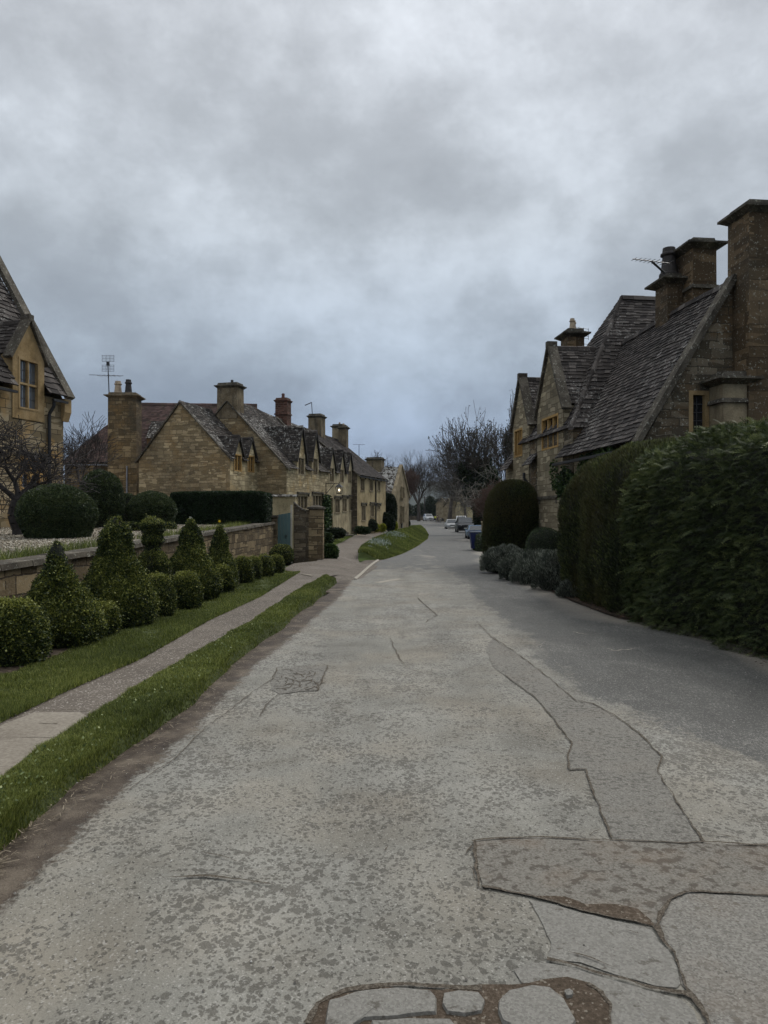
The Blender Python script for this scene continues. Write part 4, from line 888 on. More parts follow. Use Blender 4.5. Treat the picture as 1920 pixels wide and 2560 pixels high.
# block with plain roof
V2 = -0.42; u2, e2 = FL.uz(893, 1186.7, V2); u3, e3 = FL.uz(964, 1198.5, V2)
up2 = [(890, 1113), (905, 1120)]; zr2 = FL.uz(890, 1113, VR)[1]
rz2 = lambda u: lerp(zr2, zr2-.12, (u-u2)/(u3-u2))
print('block2', u2, e2, u3, e3, zr2)
upw = [hole3(*w, V2) for w in ((1187, 812, 1219, 915), (1253, 822, 1282, 915), (1313, 830, 1336, 915))]
low = [hole3(*w, V2) for w in ((1196, 1012, 1227, 1135), (1260, 1008, 1290, 1105), (1311, 1012, 1333, 1052))]
h3 = row_house('terraced_cottage', 'far two-storey terrace cottage under a plain dark slate roof without dormers', u2, u3, 0.45, e2, e3, rz2, v0=V2, wall='render2', gw='darkstone', holes=upw+low, rm='slate2')  # gable end stands in shade: the shade is put in as darker stone
fn3 = lambda a, z, d: FL.W(a, V2+d, z)
for w in upw: window(h3, fn3, w, 2, (), 'dress', 'glassb', hood=True)
for w in low: window(h3, fn3, w, 2, (), 'dress', 'glassb', hood=True)
uc = max(u2+.3, FL.uz(792, 1060, VR)[0]); chimney(h3, W, uc, VR, .5, .5, rz2(u2)-1.0, FL.uz(792, 1036, VR)[1], 'chim', over=.10); print('chim u', uc, FL.uz(853, 1080, VR)[0], FL.uz(888, 1080, VR)[0], u2, u3)
uc = FL.uz(849, 1080, VR)[0]; chimney(h3, W, uc, VR, .45, .5, rz2(u2)-1.0, FL.uz(853, 1063, VR)[1], 'dress', pots=[(0, 0, .1, .2, 'pot')])
uc2 = min(u3-.4, FL.uz(888, 1080, VR)[0]); chimney(h3, W, uc2, VR-.55, .30, .32, rz2(u2)-1.0, FL.uz(887, 1081, VR)[1], 'chim', pots=[(0, 0, .1, .2, 'pot')])
pipe(h3, [W(FL.uz(938, 1200, V2)[0], V2-.06, e2-.05), W(FL.uz(938, 1200, V2)[0], V2-.06, .5)], .05)
verge(h3, u3, V2, e3, VR, rz2(u3), .18); verge(h3, u2, V2, e2, VR, rz2(u2), .18)
mb = MB(); gutter(mb, FL, u2, u3, V2-.20, e2-.16); mb.build('gutter', M['black'], h3)
# gable-fronted cottage at the near end, its side wall has two tiny dormers
VG = 1.76; uG = FL.uz(575, 1147, VG)[0]; eG = FL.uz(575, 1147, VG)[1]; va, za = FL.vz(451, 1008, uG); vb, _ = FL.vz(347, 1148, uG)
print('G', uG, eG, va, za, vb)
hG = thing('stone_cottage', 'stone cottage with a broad blank gable and two tiny ochre dormers above the clipped hedge', 'house', W(uG, VG, 0.8))
mb = MB(); wG = []
for w in ((253, 645, 302, 760), (352, 655, 396, 768)):
    wG.append(hole3(*w, VG))
panel(mb, lambda a, z, d: W(a, VG+d, z), notched(uG, 0, .3, eG, eG, [(w[0]-.03, w[1]+.03, w[2]-.03) for w in wG if w[2] < eG]), [])
mb.poly([W(uG, VG, .3), W(uG, vb, .3), W(uG, vb, eG), W(uG, va, za), W(uG, VG, eG)], 1, .5, [(VG, .3), (vb, .3), (vb, eG), (va, za), (VG, eG)])
mb.poly([W(uG, vb, .3), W(0, vb, .3), W(0, vb, eG), W(uG, vb, eG)], 1, .5); mb.build('wall', [M['front'], M['gable']], hG)
rb = MB()
SG = lambda s, t: W(lerp(uG-.08, 0, s), lerp(VG-.15, va, t), eG-.1+(za+.07-eG+.1)*t+.10*(1-t)**6)
cg = lambda u: (u-(uG-.08))/(0-(uG-.08))
slope(rb, SG(0, 0), SG(1, 0), SG(1, 1), SG(0, 1), 0, 1, S=SG, tw=.27, th=.17, cut=[(cg((w[0]+w[1])/2-.47), cg((w[0]+w[1])/2+.47), .16) for w in wG])
SH = lambda s, t: W(lerp(uG-.08, 0, s), lerp(vb+.15, va, t), lerp(eG-.1, za+.07, t))
slope(rb, SH(0, 0), SH(1, 0), SH(1, 1), SH(0, 1), 0, 1, S=SH, tw=.27, th=.17); ridge(rb, [W(uG-.08, va, za+.07), W(0, va, za+.07)], 0)
rb.build('roof', [M['slate'], M['under']], hG)
for w in wG:
    uc = (w[0]+w[1])/2; print('gd', [round(x, 2) for x in w])
    dormer(hG, FL, uc, .48, w[2]-.12, w[3]+.12, w[3]+.95, RoofZ(VG-.02, eG-.1, va, za), VG-.03, (w[0]-.04, w[1]+.04, w[2]-.04, w[3]+.05), 2, 'ochre2', 'front', glass='glassb')
cb = MB(); bar(cb, W(uG-.05, VG-.16, eG-.14), W(uG-.05, va, za+.02), .16, .06, side=(*FL.d, 0)); bar(cb, W(uG-.05, vb+.16, eG-.14), W(uG-.05, va, za+.02), .16, .06, side=(*FL.d, 0)); cb.build('verge', M['coping'], hG)
# red-tiled house behind
FR_ = Fr(*PX(162, 1157, 42.0)[:2], 1.0, 0.06); RW = FR_.W
Lr = 10.5; zeR = PX(0, 1157, 42)[2]; vrR = 2.9; zrR = H+(HY-1009)/F*45.0
hR = thing('red_tiled_house', 'long house under a hipped red clay tile roof behind the blank stone gable', 'house', RW(0, 0, 1.3))
mb = MB()
for q in ([(0, 0), (Lr, 0)], [(0, 2*vrR), (Lr, 2*vrR)]): mb.poly([RW(*q[0], .8), RW(*q[1], .8), RW(*q[1], zeR), RW(*q[0], zeR)], 0, .5)
mb.poly([RW(0, 0, .8), RW(0, 2*vrR, .8), RW(0, 2*vrR, zeR), RW(0, 0, zeR)], 0, .5); mb.poly([RW(Lr, 0, .8), RW(Lr, 2*vrR, .8), RW(Lr, 2*vrR, zeR), RW(Lr, vrR, zrR), RW(Lr, 0, zeR)], 0, .5)
mb.build('wall', M['chimw'], hR)
rb = MB(); uh = 3.1
SR = lambda s, t: RW(lerp(lerp(-.15, uh, t**.92), Lr, s), lerp(-.18, vrR, t), lerp(zeR-.1, zrR, t)+.12*(1-t)**6)
slope(rb, SR(0, 0), SR(1, 0), SR(1, 1), SR(0, 1), 0, 1, S=SR, tw=.19, th=.125, thick=.016, dim=False, jit=.12)
A, B, Cc = RW(-.15, -.18, zeR-.1), RW(-.15, 2*vrR+.18, zeR-.1), RW(uh, vrR, zrR); slope(rb, B, A, Cc, Cc, 0, 1, tw=.19, th=.125, thick=.016, dim=False, jit=.12)
slope(rb, RW(Lr, 2*vrR+.18, zeR-.1), B, Cc, RW(Lr, vrR, zrR), 0, 1, tw=.3, th=.3)
ridge(rb, [RW(uh, vrR, zrR), RW(Lr, vrR, zrR)], 0, .12); ridge(rb, [RW(-.15, -.18, zeR-.05), RW(uh, vrR, zrR)], 0, .1, .3)
rb.build('roof', [M['redtile'], M['under']], hR)
mb = MB(); gutter(mb, FR_, 0, Lr, -.24, zeR-.16); mb.build('gutter', M['metal'], hR)
# small pentice dormer on the red roof
ud, zd = FR_.uz(393, 1097, .8); rb = MB(); A = RW(ud-.6, .55, zd); B = RW(ud+.6, .55, zd); slope(rb, A, B, RW(ud+.6, 1.9, zd+1.15), RW(ud-.6, 1.9, zd+1.15), 0, 1, tw=.24, th=.16)
for s in (-1, 1): rb.poly([RW(ud+s*.55, .6, zd-.5), RW(ud+s*.55, 1.9, zd-.5), RW(ud+s*.55, 1.9, zd+1.1), RW(ud+s*.55, .6, zd)], 1)
rb.poly([RW(ud-.55, .6, zd-.6), RW(ud+.55, .6, zd-.6), RW(ud+.55, .6, zd), RW(ud-.55, .6, zd)], 1); rb.build('dormer', [M['slate'], M['woodbrown']], hR)
# external chimney stack
uc, _ = FR_.uz(312, 1100, -.65); zt = H+(HY-983)/F*41.4
st = chimney(hR, RW, uc, -.62, .77, .55, .9, zt, 'chimw', 'chim', over=.17, pots=[(-.38, 0, .22, .72, 'pot'), (.18, .05, .21, .82, 'potd')])
pipe(hR, [RW(uc+.28, -1.22, zt-4.1), RW(uc+.28, -1.22, 1.3)], .05, 'metal')
def aerial_mast(name, label, base, top, kind, R_=0.0):
    t = thing(name, label, 'aerial', base); mb = MB(); b, tp = np.array(base), np.array(top)
    mb.tube([b, tp], .028, 6); mb.build('mast', M['black'], t)
    e = MB(); ax = np.array([math.cos(R_), math.sin(R_), 0]); ay = np.array([-ax[1], ax[0], 0])
    if kind == 'grid':
        for zc in (-.12, .42):
            c = tp+[0, 0, zc]
            for k in range(5): z = c+[0, 0, (k-2)*.085]; e.tube([z-ax*.33, z+ax*.33], .009, 4)
            for s in (-1, -.33, .33, 1): e.tube([c+ax*.33*s-[0, 0, .2], c+ax*.33*s+[0, 0, .2]], .009, 4)
        e.box(tp[0]-.07, tp[0]+.07, tp[1]-.06, tp[1]+.06, tp[2]+.02, tp[2]+.24); c = tp-[0, 0, .55]
        e.tube([c-ax*1.05+[0, 0, .06], c+ax*.85], .014, 4)
        for k in range(5): p = c+ax*(k*.25-.5); e.tube([p-ay*.3-ax*.1, p+ay*.3+ax*.1], .008, 4)
    elif kind == 'yagi':
        L = .55; e.tube([tp-ax*L, tp+ax*L], .014, 4)
        for k in range(9): p = tp+ax*(k-4)*L/4.3; h_ = .11+.012*k; e.tube([p-ay*h_, p+ay*h_], .008, 4)
    elif kind == 'stub': e.tube([tp, tp-ax*.5-[0, 0, .22]], .035, 5)
    e.build('antenna', M['black'], t); return t
b = FR_.uz(275, 1040, -.9); tp = FR_.uz(270, 915, -.9)
aerial_mast('aerial', 'tall television aerial with grid antenna strapped to the ochre double-pot chimney', RW(b[0], -.9, b[1]), RW(tp[0], -.9, tp[1]), 'grid')
b = FL.uz(781, 1036, VR); tp = FL.uz(779, 1006, VR); aerial_mast('aerial', 'short bent aerial on top of the third terrace chimney beyond the brick one', W(b[0], VR, b[1]-.1), W(tp[0], VR, tp[1]), 'stub')
b = FL.uz(908, 1130, VR); tp = FL.uz(908, 1111, VR); aerial_mast('aerial', 'thin aerial behind the plain slate roof, nearer of the two by the last chimney', W(b[0], VR+.4, b[1]-.6), W(tp[0], VR+.4, tp[1]), 'yagi', .2)
# next house down the street, roof slope towards us and gable to the street
F5 = Fr(*PX(985, 1300, 67.0)[:2], .30, 1.0); z5 = lambda py, Y=67.: H+(HY-py)/F*Y
h5 = thing('stone_cottage', 'lichen-speckled slate cottage with a tall narrow gable at the far end of the terrace', 'house', F5.W(0, 0, .4))
mb = MB(); ga, zaa, ze5 = 2.6, z5(1168, 69), z5(1236)
mb.poly([F5.W(0, 0, 0), F5.W(2*ga, 0, 0), F5.W(2*ga, 0, ze5), F5.W(ga, 0, zaa+.2), F5.W(0, 0, ze5)], 0, .5, [(0, 0), (2*ga, 0), (2*ga, ze5), (ga, zaa), (0, ze5)])
mb.poly([F5.W(0, 0, 0), F5.W(0, 7, 0), F5.W(0, 7, ze5), F5.W(0, 0, ze5)], 0, .5); mb.poly([F5.W(2*ga, 0, 0), F5.W(2*ga, 7, 0), F5.W(2*ga, 7, ze5), F5.W(2*ga, 0, ze5)], 0, .5)
mb.poly([F5.W(0, 7, 0), F5.W(2*ga, 7, 0), F5.W(2*ga, 7, ze5), F5.W(ga, 7, zaa), F5.W(0, 7, ze5)], 0, .5); mb.build('wall', M['dress'], h5)
rb = MB(); slope(rb, F5.W(-.15, 7, ze5-.1), F5.W(-.15, .15, ze5-.1), F5.W(ga, .15, zaa), F5.W(ga, 7, zaa), 0, 1, tw=.3, th=.2); slope(rb, F5.W(2*ga+.15, .15, ze5-.1), F5.W(2*ga+.15, 7, ze5-.1), F5.W(ga, 7, zaa), F5.W(ga, .15, zaa), 0, 1, tw=.4, th=.3)
ridge(rb, [F5.W(ga, .1, zaa), F5.W(ga, 7, zaa)]); rb.build('roof', [M['slateL'], M['under']], h5)
cb = MB(); bar(cb, F5.W(-.2, .05, ze5-.15), F5.W(ga, .05, zaa+.2), .3, .12, side=(*F5.n, 0)); bar(cb, F5.W(2*ga+.2, .05, ze5-.15), F5.W(ga, .05, zaa+.2), .3, .12, side=(*F5.n, 0)); cb.build('coping', M['dress'], h5)
for a0, a1, z0, z1 in ((ga-.45, ga+.45, 1.0, 2.6), (ga-.4, ga+.4, ze5-.3, ze5+.8)): window(h5, lambda a, z, d: F5.W(a, d-.16, z), (a0, a1, z0, z1), 2, (), 'dress', 'glassb', jw=.08, mw=.07)
v5, _ = F5.vz(938, 1150, ga); chimney(h5, F5.W, ga, v5, .45, .75, zaa-.8, z5(1141, 69), 'chim')
lt = MB(); lt.poly([F5.W(-.2, 1.2, 4.2), F5.W(-.2, 4.2, 4.2), F5.W(-1.9, 4.2, 3.3), F5.W(-1.9, 1.2, 3.3)], 0)
lt.box(-1.85, 0, 1.3, 4.1, 0, 3.3, 1, F5.W); lt.build('lean_to', [M['slateL'], M['darkstone']], h5)
# lantern on its iron bracket
u_l, z_l = FL.uz(848, 1225, -.9); lamp = thing('wall_lantern', 'black iron lantern lit on a bracket above the terrace door', 'lantern', W(u_l, -.9, z_l))
mb = MB(); mb.tube([W(u_l, 0, z_l+.42), W(u_l, -.9, z_l+.42)], .02, 6); mb.tube([W(u_l, 0, z_l-.25), W(u_l, -.6, z_l+.42)], .018, 6); mb.tube([W(u_l, -.01, z_l-.35), W(u_l, -.01, z_l+.5)], .02, 6); mb.build('bracket', M['black'], lamp)
mb = MB(); mb.frustum(u_l, -.9, z_l+.18, z_l+.38, .22, .22, .05, .05, 0, W)
for a, b in ((-1, -1), (1, -1), (1, 1), (-1, 1)): mb.tube([W(u_l+a*.13, -.9+b*.13, z_l-.22), W(u_l+a*.19, -.9+b*.19, z_l+.18)], .014, 4)
mb.frustum(u_l, -.9, z_l-.25, z_l-.21, .13, .13, .15, .15, 0, W); mb.tube([W(u_l, -.9, z_l+.38), W(u_l, -.9, z_l+.52)], .02, 5); mb.build('lantern_frame', M['black'], lamp)
m, N = new_mat('lit_bulb'); e = N('ShaderNodeEmission', Color=(1, .85, .6), Strength=2.2); N('ShaderNodeOutputMaterial', Surface=e)
mb = MB(); c = W(u_l, -.9, z_l); mb.lathe((c[0], c[1], c[2]-.08), [(0, .02), (.03, .05), (.08, .06), (.13, .04), (.16, .015)], 8); mb.build('bulb', m, lamp)
# ================= left foreground house
F0 = Fr(-10.4, 24.0, 0.28, 1.0)
zc, e0 = F0.uz(160, 984); vap, zap = F0.vz(0, 694, 0.0); print('H0', zc, e0, 'apex v', vap, zap)
e0 = F0.uz(158, 1000)[1]; vr0 = vap*1.25; zr0 = e0+(zap-e0)*1.25+.05
h0 = thing('large_stone_house', 'tall ochre stone house at the left edge with a steep coped gable and leaded dormer', 'house', F0.W(0, 0, 1.2))
f0 = lambda a, z, d: F0.W(a, d, z)
s1 = lambda p: (p[0]*0.2893, 660+p[1]*0.2893)
def h1s(x0, y0, x1, y1, v=0.0):
    (ax, ay), (bx, by) = s1((x0, y0)), s1((x1, y1)); u0 = F0.uz(ax, ay, v)[0]; u1 = F0.uz(bx, by, v)[0]; m_ = (ax+bx)/2
    return (u0, u1, F0.uz(m_, by, v)[1], F0.uz(m_, ay, v)[1])
wl = h1s(165, 1670, 365, 1960); wu = h1s(150, 812, 332, 1262); print('H0 windows', wl, wu)
mb = MB(); panel(mb, f0, notched(-9, 0, .9, e0, e0, [(wu[0]+.01, wu[1]-.01, wu[2]+.01)]), [wl, (-5.2, -3.6, 2.4, 3.9)])
for u in (-9, 0): mb.poly([F0.W(u, 0, .9), F0.W(u, 2*vr0, .9), F0.W(u, 2*vr0, e0), F0.W(u, vr0, zr0), F0.W(u, 0, e0)], 0, .5)
mb.poly([F0.W(-9, 2*vr0, .9), F0.W(0, 2*vr0, .9), F0.W(0, 2*vr0, e0), F0.W(-9, 2*vr0, e0)], 0, .5)
mb.build('wall', M['house0'], h0)
window(h0, f0, wl, 2, (.52,), 'ochre2', 'glass', .12, .1, hood=True, bars=(3, 6)); window(h0, f0, (-5.2, -3.6, 2.4, 3.9), 3, (.5,), 'ochre2', 'glass', .12, .1)
rb = MB(); S0_ = lambda s, t: F0.W(lerp(-9, -.1, s), lerp(-.22, vr0, t), e0-.05+(zr0-e0+.05)*t+.12*(1-t)**6)
uc = (wu[0]+wu[1])/2; hw0 = (wu[1]-wu[0])/2+.22; c0_ = lambda u: (u+9)/8.9
slope(rb, S0_(0, 0), S0_(1, 0), S0_(1, 1), S0_(0, 1), 0, 1, S=S0_, tw=.28, th=.2, thick=.03, cut=[(c0_(uc-hw0+.01), c0_(uc+hw0-.01), max(.05, (wu[3]-e0)/(zr0-e0)+.08))])
slope(rb, F0.W(-.1, 2*vr0+.2, e0-.05), F0.W(-9, 2*vr0+.2, e0-.05), F0.W(-9, vr0, zr0), F0.W(-.1, vr0, zr0), 0, 1, tw=.4, th=.35); ridge(rb, [F0.W(-9, vr0, zr0), F0.W(-.1, vr0, zr0)])
rb.build('roof', [M['slateR'], M['under']], h0)
cb = MB(); bar(cb, F0.W(.05, -.16, e0+.02), F0.W(.05, vr0, zr0+.16), .36, .14, side=(*F0.d, 0)); bar(cb, F0.W(.05, 2*vr0+.3, e0-.3), F0.W(.05, vr0, zr0+.16), .36, .14, side=(*F0.d, 0))
cb.build('coping', M['coping'], h0)
cb = MB(); cb.box(-.12, .2, -.15, .0, e0-.42, e0+.02, 0, F0.W); cb.frustum(.04, -.02, e0-.70, e0-.421, .14, .04, .16, .12, 0, F0.W); cb.build('kneeler', M['ochre'], h0)
uc = (wu[0]+wu[1])/2; zap_d = F0.uz(s1((215, 0))[0], s1((0, 500))[1])[1]; print('dormer0', uc, zap_d)
hw0 = (wu[1]-wu[0])/2+.22
dormer(h0, F0, uc, hw0, wu[2]-.3, wu[3]+.0, zap_d, RoofZ(0, e0-.05, vr0, zr0), -.03, (wu[0], wu[1], wu[2], wu[3]-.04), 2, 'ochre', 'ochre', over=.02, glass='glass', rm='slateR', coped=True, bars=(2, 5), trans=(.5,))
ud = F0.uz(*s1((430, 1250)))[0]
pipe(h0, [F0.W(ud-.05, -.2, e0-.15), F0.W(ud-.05, -.2, e0-.3), F0.W(ud-.1, -.07, e0-.55), F0.W(ud-.1, -.07, 1.3)], .055)
mb = MB(); gutter(mb, F0, uc+hw0+.1, -.15, -.27, e0-.16); gutter(mb, F0, -9, uc-hw0-.1, -.27, e0-.16); mb.build('gutter', M['black'], h0)
# ================= right hand house
FH = Fr(6.0, 17.0, -0.11, 1.0, side=1); HW = FH.W
ueZ = FH.uz(1612, 1099)[1]; va, za = FH.vz(1832, 702, 0.0); _, e22 = FH.uz(1400, 1143)
print('right: eave', ueZ, e22, 'apex', va, za, 'n', FH.n); eR = (ueZ+e22)/2; vH = va+.05; zH = za
U9 = 11.7
hr = thing('large_stone_cottage', 'big stone cottage with steep mossy slate roof, gabled dormers and tall chimneys behind the hedges', 'house', HW(0, 0, 0))
gwin = None; v0_, z1_ = FH.vz(1724, 985); v1_, z0_ = FH.vz(1770, 1080); gwin = (v0_-.02, v1_+.02, z0_-.2, z1_+.08); print('gable window', gwin)
fg = lambda a, z, d: FH.W(d, a, z)
rd = MB(); hh = [FH.uz(1343, 1041), FH.uz(1410, 1013)]
mb = MB(); panel(mb, fg, [(0, -.1), (2*vH, -.1), (2*vH, eR), (vH, zH), (0, eR)], [gwin])
low_r = (FH.uz(1358, 1262)[0]*0+FH.uz(1393, 1262)[0], FH.uz(1356, 1262)[0], FH.uz(1375, 1325)[1]-.1, FH.uz(1375, 1252)[1]); print('low window', low_r)
fs = lambda a, z, d: FH.W(a, d, z)
rw_ = lambda p0, p1, y: (FH.uz(p1, 0)[0], FH.uz(p0, 0)[0], FH.uz((p0+p1)/2, y)[1])
nr = [rw_(1355, 1396, 1122), rw_(1287, 1306, 1142)]; nr = [(a+.01, b-.01, z+.01) for a, b, z in nr if z < eR-.02]; print('right notches', nr, eR)
panel(mb, fs, notched(0, U9, -.4, eR, eR, nr), [low_r], 1)
mb.poly([HW(U9, 0, -.4), HW(U9, 2*vH, -.4), HW(U9, 2*vH, eR), HW(U9, vH, zH), HW(U9, 0, eR)], 1, .5); mb.poly([HW(0, 2*vH, -.4), HW(U9, 2*vH, -.4), HW(U9, 2*vH, eR), HW(0, 2*vH, eR)], 0, .5)
mb.build('wall', [M['rgable'], M['rfront']], hr)
window(hr, fg, gwin, 1, (), 'ochre', 'glassd', .1, .1, bars=(2, 5)); window(hr, fs, low_r, 2, (), 'ochre', 'glass', .12, .1, hood=True)
rb = MB(); ridz = lambda s: zH-.02+.05*math.sin(s*9)
SR_ = lambda s, t: HW(lerp(.12, U9-.1, s), lerp(-.3, vH, t), (eR-.22)+(ridz(s)-eR+.22)*t+.16*(1-t)**5)
dspan = [sorted((FH.uz(*a, -.06)[0], FH.uz(*b, -.06)[0])) for a, b in (((1343, 1041), (1408, 1013)), ((1282, 1071), (1323, 1056)))]; cr_ = lambda u: (u-.12)/(U9-.22)
slope(rb, SR_(0, 0), SR_(1, 0), SR_(1, 1), SR_(0, 1), 0, 1, S=SR_, tw=.20, th=.128, thick=.022, cut=[(cr_(a+.01), cr_(b-.01), .36) for a, b in dspan])
slope(rb, HW(U9, 2*vH+.2, eR-.1), HW(.1, 2*vH+.2, eR-.1), HW(.1, vH, zH), HW(U9, vH, zH), 0, 1, tw=.4, th=.3); ridge(rb, [HW(.1+i, vH, ridz((i)/11.5)+.02) for i in range(12)], 0, .12, .35)
rb.build('roof', [M['slateR'], M['under']], hr)
cb = MB(); bar(cb, HW(0, -.28, eR-.30), HW(0, vH, zH+.05), .34, .13, side=(*FH.d, 0)); bar(cb, HW(0, 2*vH+.2, eR-.2), HW(0, vH, zH+.05), .34, .13, side=(*FH.d, 0)); cb.build('coping', M['coping'], hr)
mb = MB(); gutter(mb, FH, .2, hh[1][0]-.1, -.36, eR-.28); mb.build('gutter', M['black'], hr)
rz_h = RoofZ(0, eR, vH, zH)
def rdorm(p0, p1, apex, wn, lights, wall='rfront', vv=-.06):
    u0 = FH.uz(*p1, vv)[0]; u1 = FH.uz(*p0, vv)[0]; uc = (u0+u1)/2; hw = abs(u1-u0)/2
    za_ = FH.uz(apex[0], apex[1], vv)[1]; zf = (FH.uz(*p0, vv)[1]+FH.uz(*p1, vv)[1])/2
    w = (FH.uz(wn[2], 0, vv)[0], FH.uz(wn[0], 0, vv)[0]); pm = (wn[0]+wn[2])/2; w = (w[0], w[1], FH.uz(pm, wn[3], vv)[1], FH.uz(pm, wn[1], vv)[1]); print('rdorm', uc, hw, zf, za_, w)
    return dormer(hr, FH, uc, hw, -.3, zf, za_, rz_h, vv, w, lights, 'ochre2', wall, over=.0, glass='glassb', rm='slateR', coped=True, tw=.24)
d1 = rdorm((1343, 1041), (1408, 1013), (1376, 872), (1355, 1040, 1396, 1122), 3)
d2 = rdorm((1282, 1071), (1323, 1056), (1306, 948), (1287, 1072, 1306, 1142), 3, vv=-.05)
mb = MB(); fbox(mb, lambda a, z, d: HW(a, -.06+d, z), hh[1][0]-.05, hh[0][0]+.05, FH.uz(1376, 1245)[1], FH.uz(1376, 1240)[1], -.06, .02); mb.build('string_course', M['coping'], hr)
pipe(hr, [HW(hh[0][0]+.5, -.3, eR-.3), HW(hh[0][0]+.5, -.3, eR-.5), HW(hh[0][0]+.4, -.08, eR-.8), HW(hh[0][0]+.4, -.08, 0)], .05)
# great chimney breast on the gable
vA = FH.vz(1832, 600, 0.0)[0]; uN = FH.uz(1873, 600, vA)[0]; zt = H+(HY-484)/F*(17+uN); print('breast', vA, uN, zt)
chimney(hr, HW, uN/2+.1, vA+1.0, -uN/2+.1, 1.0, -.1, zt, 'rchim', over=.15)
# low oven chimney in front of the gable
vE = FH.vz(1773, 1000, 0.0)[0]; uE = FH.uz(1808, 1000, vE)[0]; vE2 = FH.vz(1870, 1000, uE)[0]; zE = H+(HY-922)/F*(17+uE); print('oven', vE, uE, vE2, zE)
chimney(hr, HW, uE/2, (vE+vE2)/2, -uE/2, (vE2-vE)/2, 0, zE, 'dress', 'coping', over=.22, neck=H+(HY-1003)/F*(17+uE))
# ridge chimneys
uC, zC = FH.uz(1668, 780, vH); print('C', uC); chimney(hr, HW, uC, vH+.05, .34, .22, zH-1.2, FH.uz(1670, 690, vH)[1], 'rchim', over=.2, pots=[(0, 0, .24, .8, 'potd')])
cB = np.array(PX(1737, 700, 20.2)); uB_, vB_ = (cB[0]-6)*FH.d[0]+(cB[1]-17)*FH.d[1], (cB[0]-6)*FH.n[0]+(cB[1]-17)*FH.n[1]
chimney(hr, HW, uB_, vB_, .5, .33, zH-1.5, H+(HY-610)/F*20.2, 'rchim', over=.2, neck=H+(HY-735)/F*20.2)
cD = np.array(PX(1431, 880, 26)); uD_, vD_ = (cD[0]-6)*FH.d[0]+(cD[1]-17)*FH.d[1], (cD[0]-6)*FH.n[0]+(cD[1]-17)*FH.n[1]
chimney(hr, HW, uD_, vD_, .34, .3, 4.5, H+(HY-826)/F*26, 'rchim', over=.16, pots=[(-.12, -.05, .11, .4, 'pot'), (.12, .08, .11, .4, 'pot')])
# cross wing with hipped roof behind the main ridge
rb = MB(); va_, ua_ = 2.55, 7.0; zx = H+(HY-738)/F*24.0; zb_ = 4.2; vl = va_-(zx-zb_)/1.72; print('wing', zx, vl)
P = lambda u, v, z: HW(u, v, z)
slope(rb, P(4.4, vl, zb_), P(4.4, 8, zb_), P(ua_, 8, zx), P(ua_, va_, zx), 0, 1, tw=.24, th=.15); slope(rb, P(9.6, vl, zb_), P(4.4, vl, zb_), P(ua_, va_, zx), P(ua_, va_, zx), 0, 1, tw=.24, th=.15)
slope(rb, P(9.6, 8, zb_), P(9.6, vl, zb_), P(ua_, va_, zx), P(ua_, 8, zx), 0, 1, tw=.5, th=.3); ridge(rb, [P(ua_, va_, zx), P(ua_, 8, zx)]); ridge(rb, [P(4.4, vl, zb_+.03), P(ua_, va_, zx)], 0, .08)
rb.build('wing_roof', [M['slateR'], M['under']], hr); mb = MB(); mb.box(4.5, 9.5, vl+.1, 7.9, 0, zb_+.02, 0, HW); mb.build('wing_wall', M['rgable'], hr)
b = PX(1452, 880, 26); aerial_mast('aerial', 'grid aerial beside the two-pot chimney behind the right dormer', (b[0], 26, b[2]), (b[0]+.02, 26, b[2]+.25), 'grid', .5)
b = PX(1662, 668, 18.9); aerial_mast('aerial', 'small aerial on the arm of the tall bottle-shaped chimney pot', (b[0], 18.9, b[2]-.15), (PX(1625, 655, 18.9)[0], 18.8, b[2]+.12), 'yagi', .3)
# ================= gateway
Yg_ = 26.3
def pz(py, Y=Yg_): return H+(HY-py)/F*Y
def pxx(px, Y=Yg_): return (px-HX)/F*Y
gp = thing('gate_pier', 'square stone pier with a low pyramid cap beside the teal door', 'gate pier', (pxx(790), Yg_+.25, .05))
mb = MB(); mb.box(pxx(771.5), pxx(807), Yg_, Yg_+.55, -.1, pz(1272.5)); mb.build('pier', M['gwall'], gp)
mb = MB(); c = ((pxx(771.5)+pxx(807))/2, Yg_+.275); hwp = (pxx(807)-pxx(771.5))/2; mb.frustum(*c, pz(1272.5), pz(1268), hwp+.05, .33, hwp+.05, .33); mb.frustum(*c, pz(1268), pz(1262), hwp+.04, .32, .05, .05); mb.build('pier_cap', M['coping'], gp)
sw = thing('swept_wall', 'short dark stone wall with a swept top between the teal door and the capped pier', 'wall', (pxx(750), Yg_+.2, .05))
mb = MB(); n = 10; xs = np.linspace(pxx(733), pxx(771.2), n+1); tops = [lerp(pz(1258), pz(1279), (1-(1-i/n)**2)) for i in range(n+1)]
for i in range(n): mb.hexa([(xs[i], Yg_+.08, -.1), (xs[i+1], Yg_+.08, -.1), (xs[i+1], Yg_+.42, -.1), (xs[i], Yg_+.42, -.1), (xs[i], Yg_+.08, tops[i]), (xs[i+1], Yg_+.08, tops[i+1]), (xs[i+1], Yg_+.42, tops[i+1]), (xs[i], Yg_+.42, tops[i])], 0, .5)
mb.build('wall', M['darkstone'], sw); mb = MB()
for i in range(n): mb.hexa([(xs[i], Yg_+.05, tops[i]+.002), (xs[i+1], Yg_+.05, tops[i+1]+.002), (xs[i+1], Yg_+.45, tops[i+1]+.002), (xs[i], Yg_+.45, tops[i]+.002), (xs[i], Yg_+.05, tops[i]+.06), (xs[i+1], Yg_+.05, tops[i+1]+.06), (xs[i+1], Yg_+.45, tops[i+1]+.06), (xs[i], Yg_+.45, tops[i]+.06)], 0)
mb.build('coping', M['coping'], sw)
mb = MB(); Yd = 26.0; xd0, xd1 = (693-HX)/F*Yd, (726-HX)/F*Yd; z0, z1 = .1, H+(HY-1283)/F*Yd
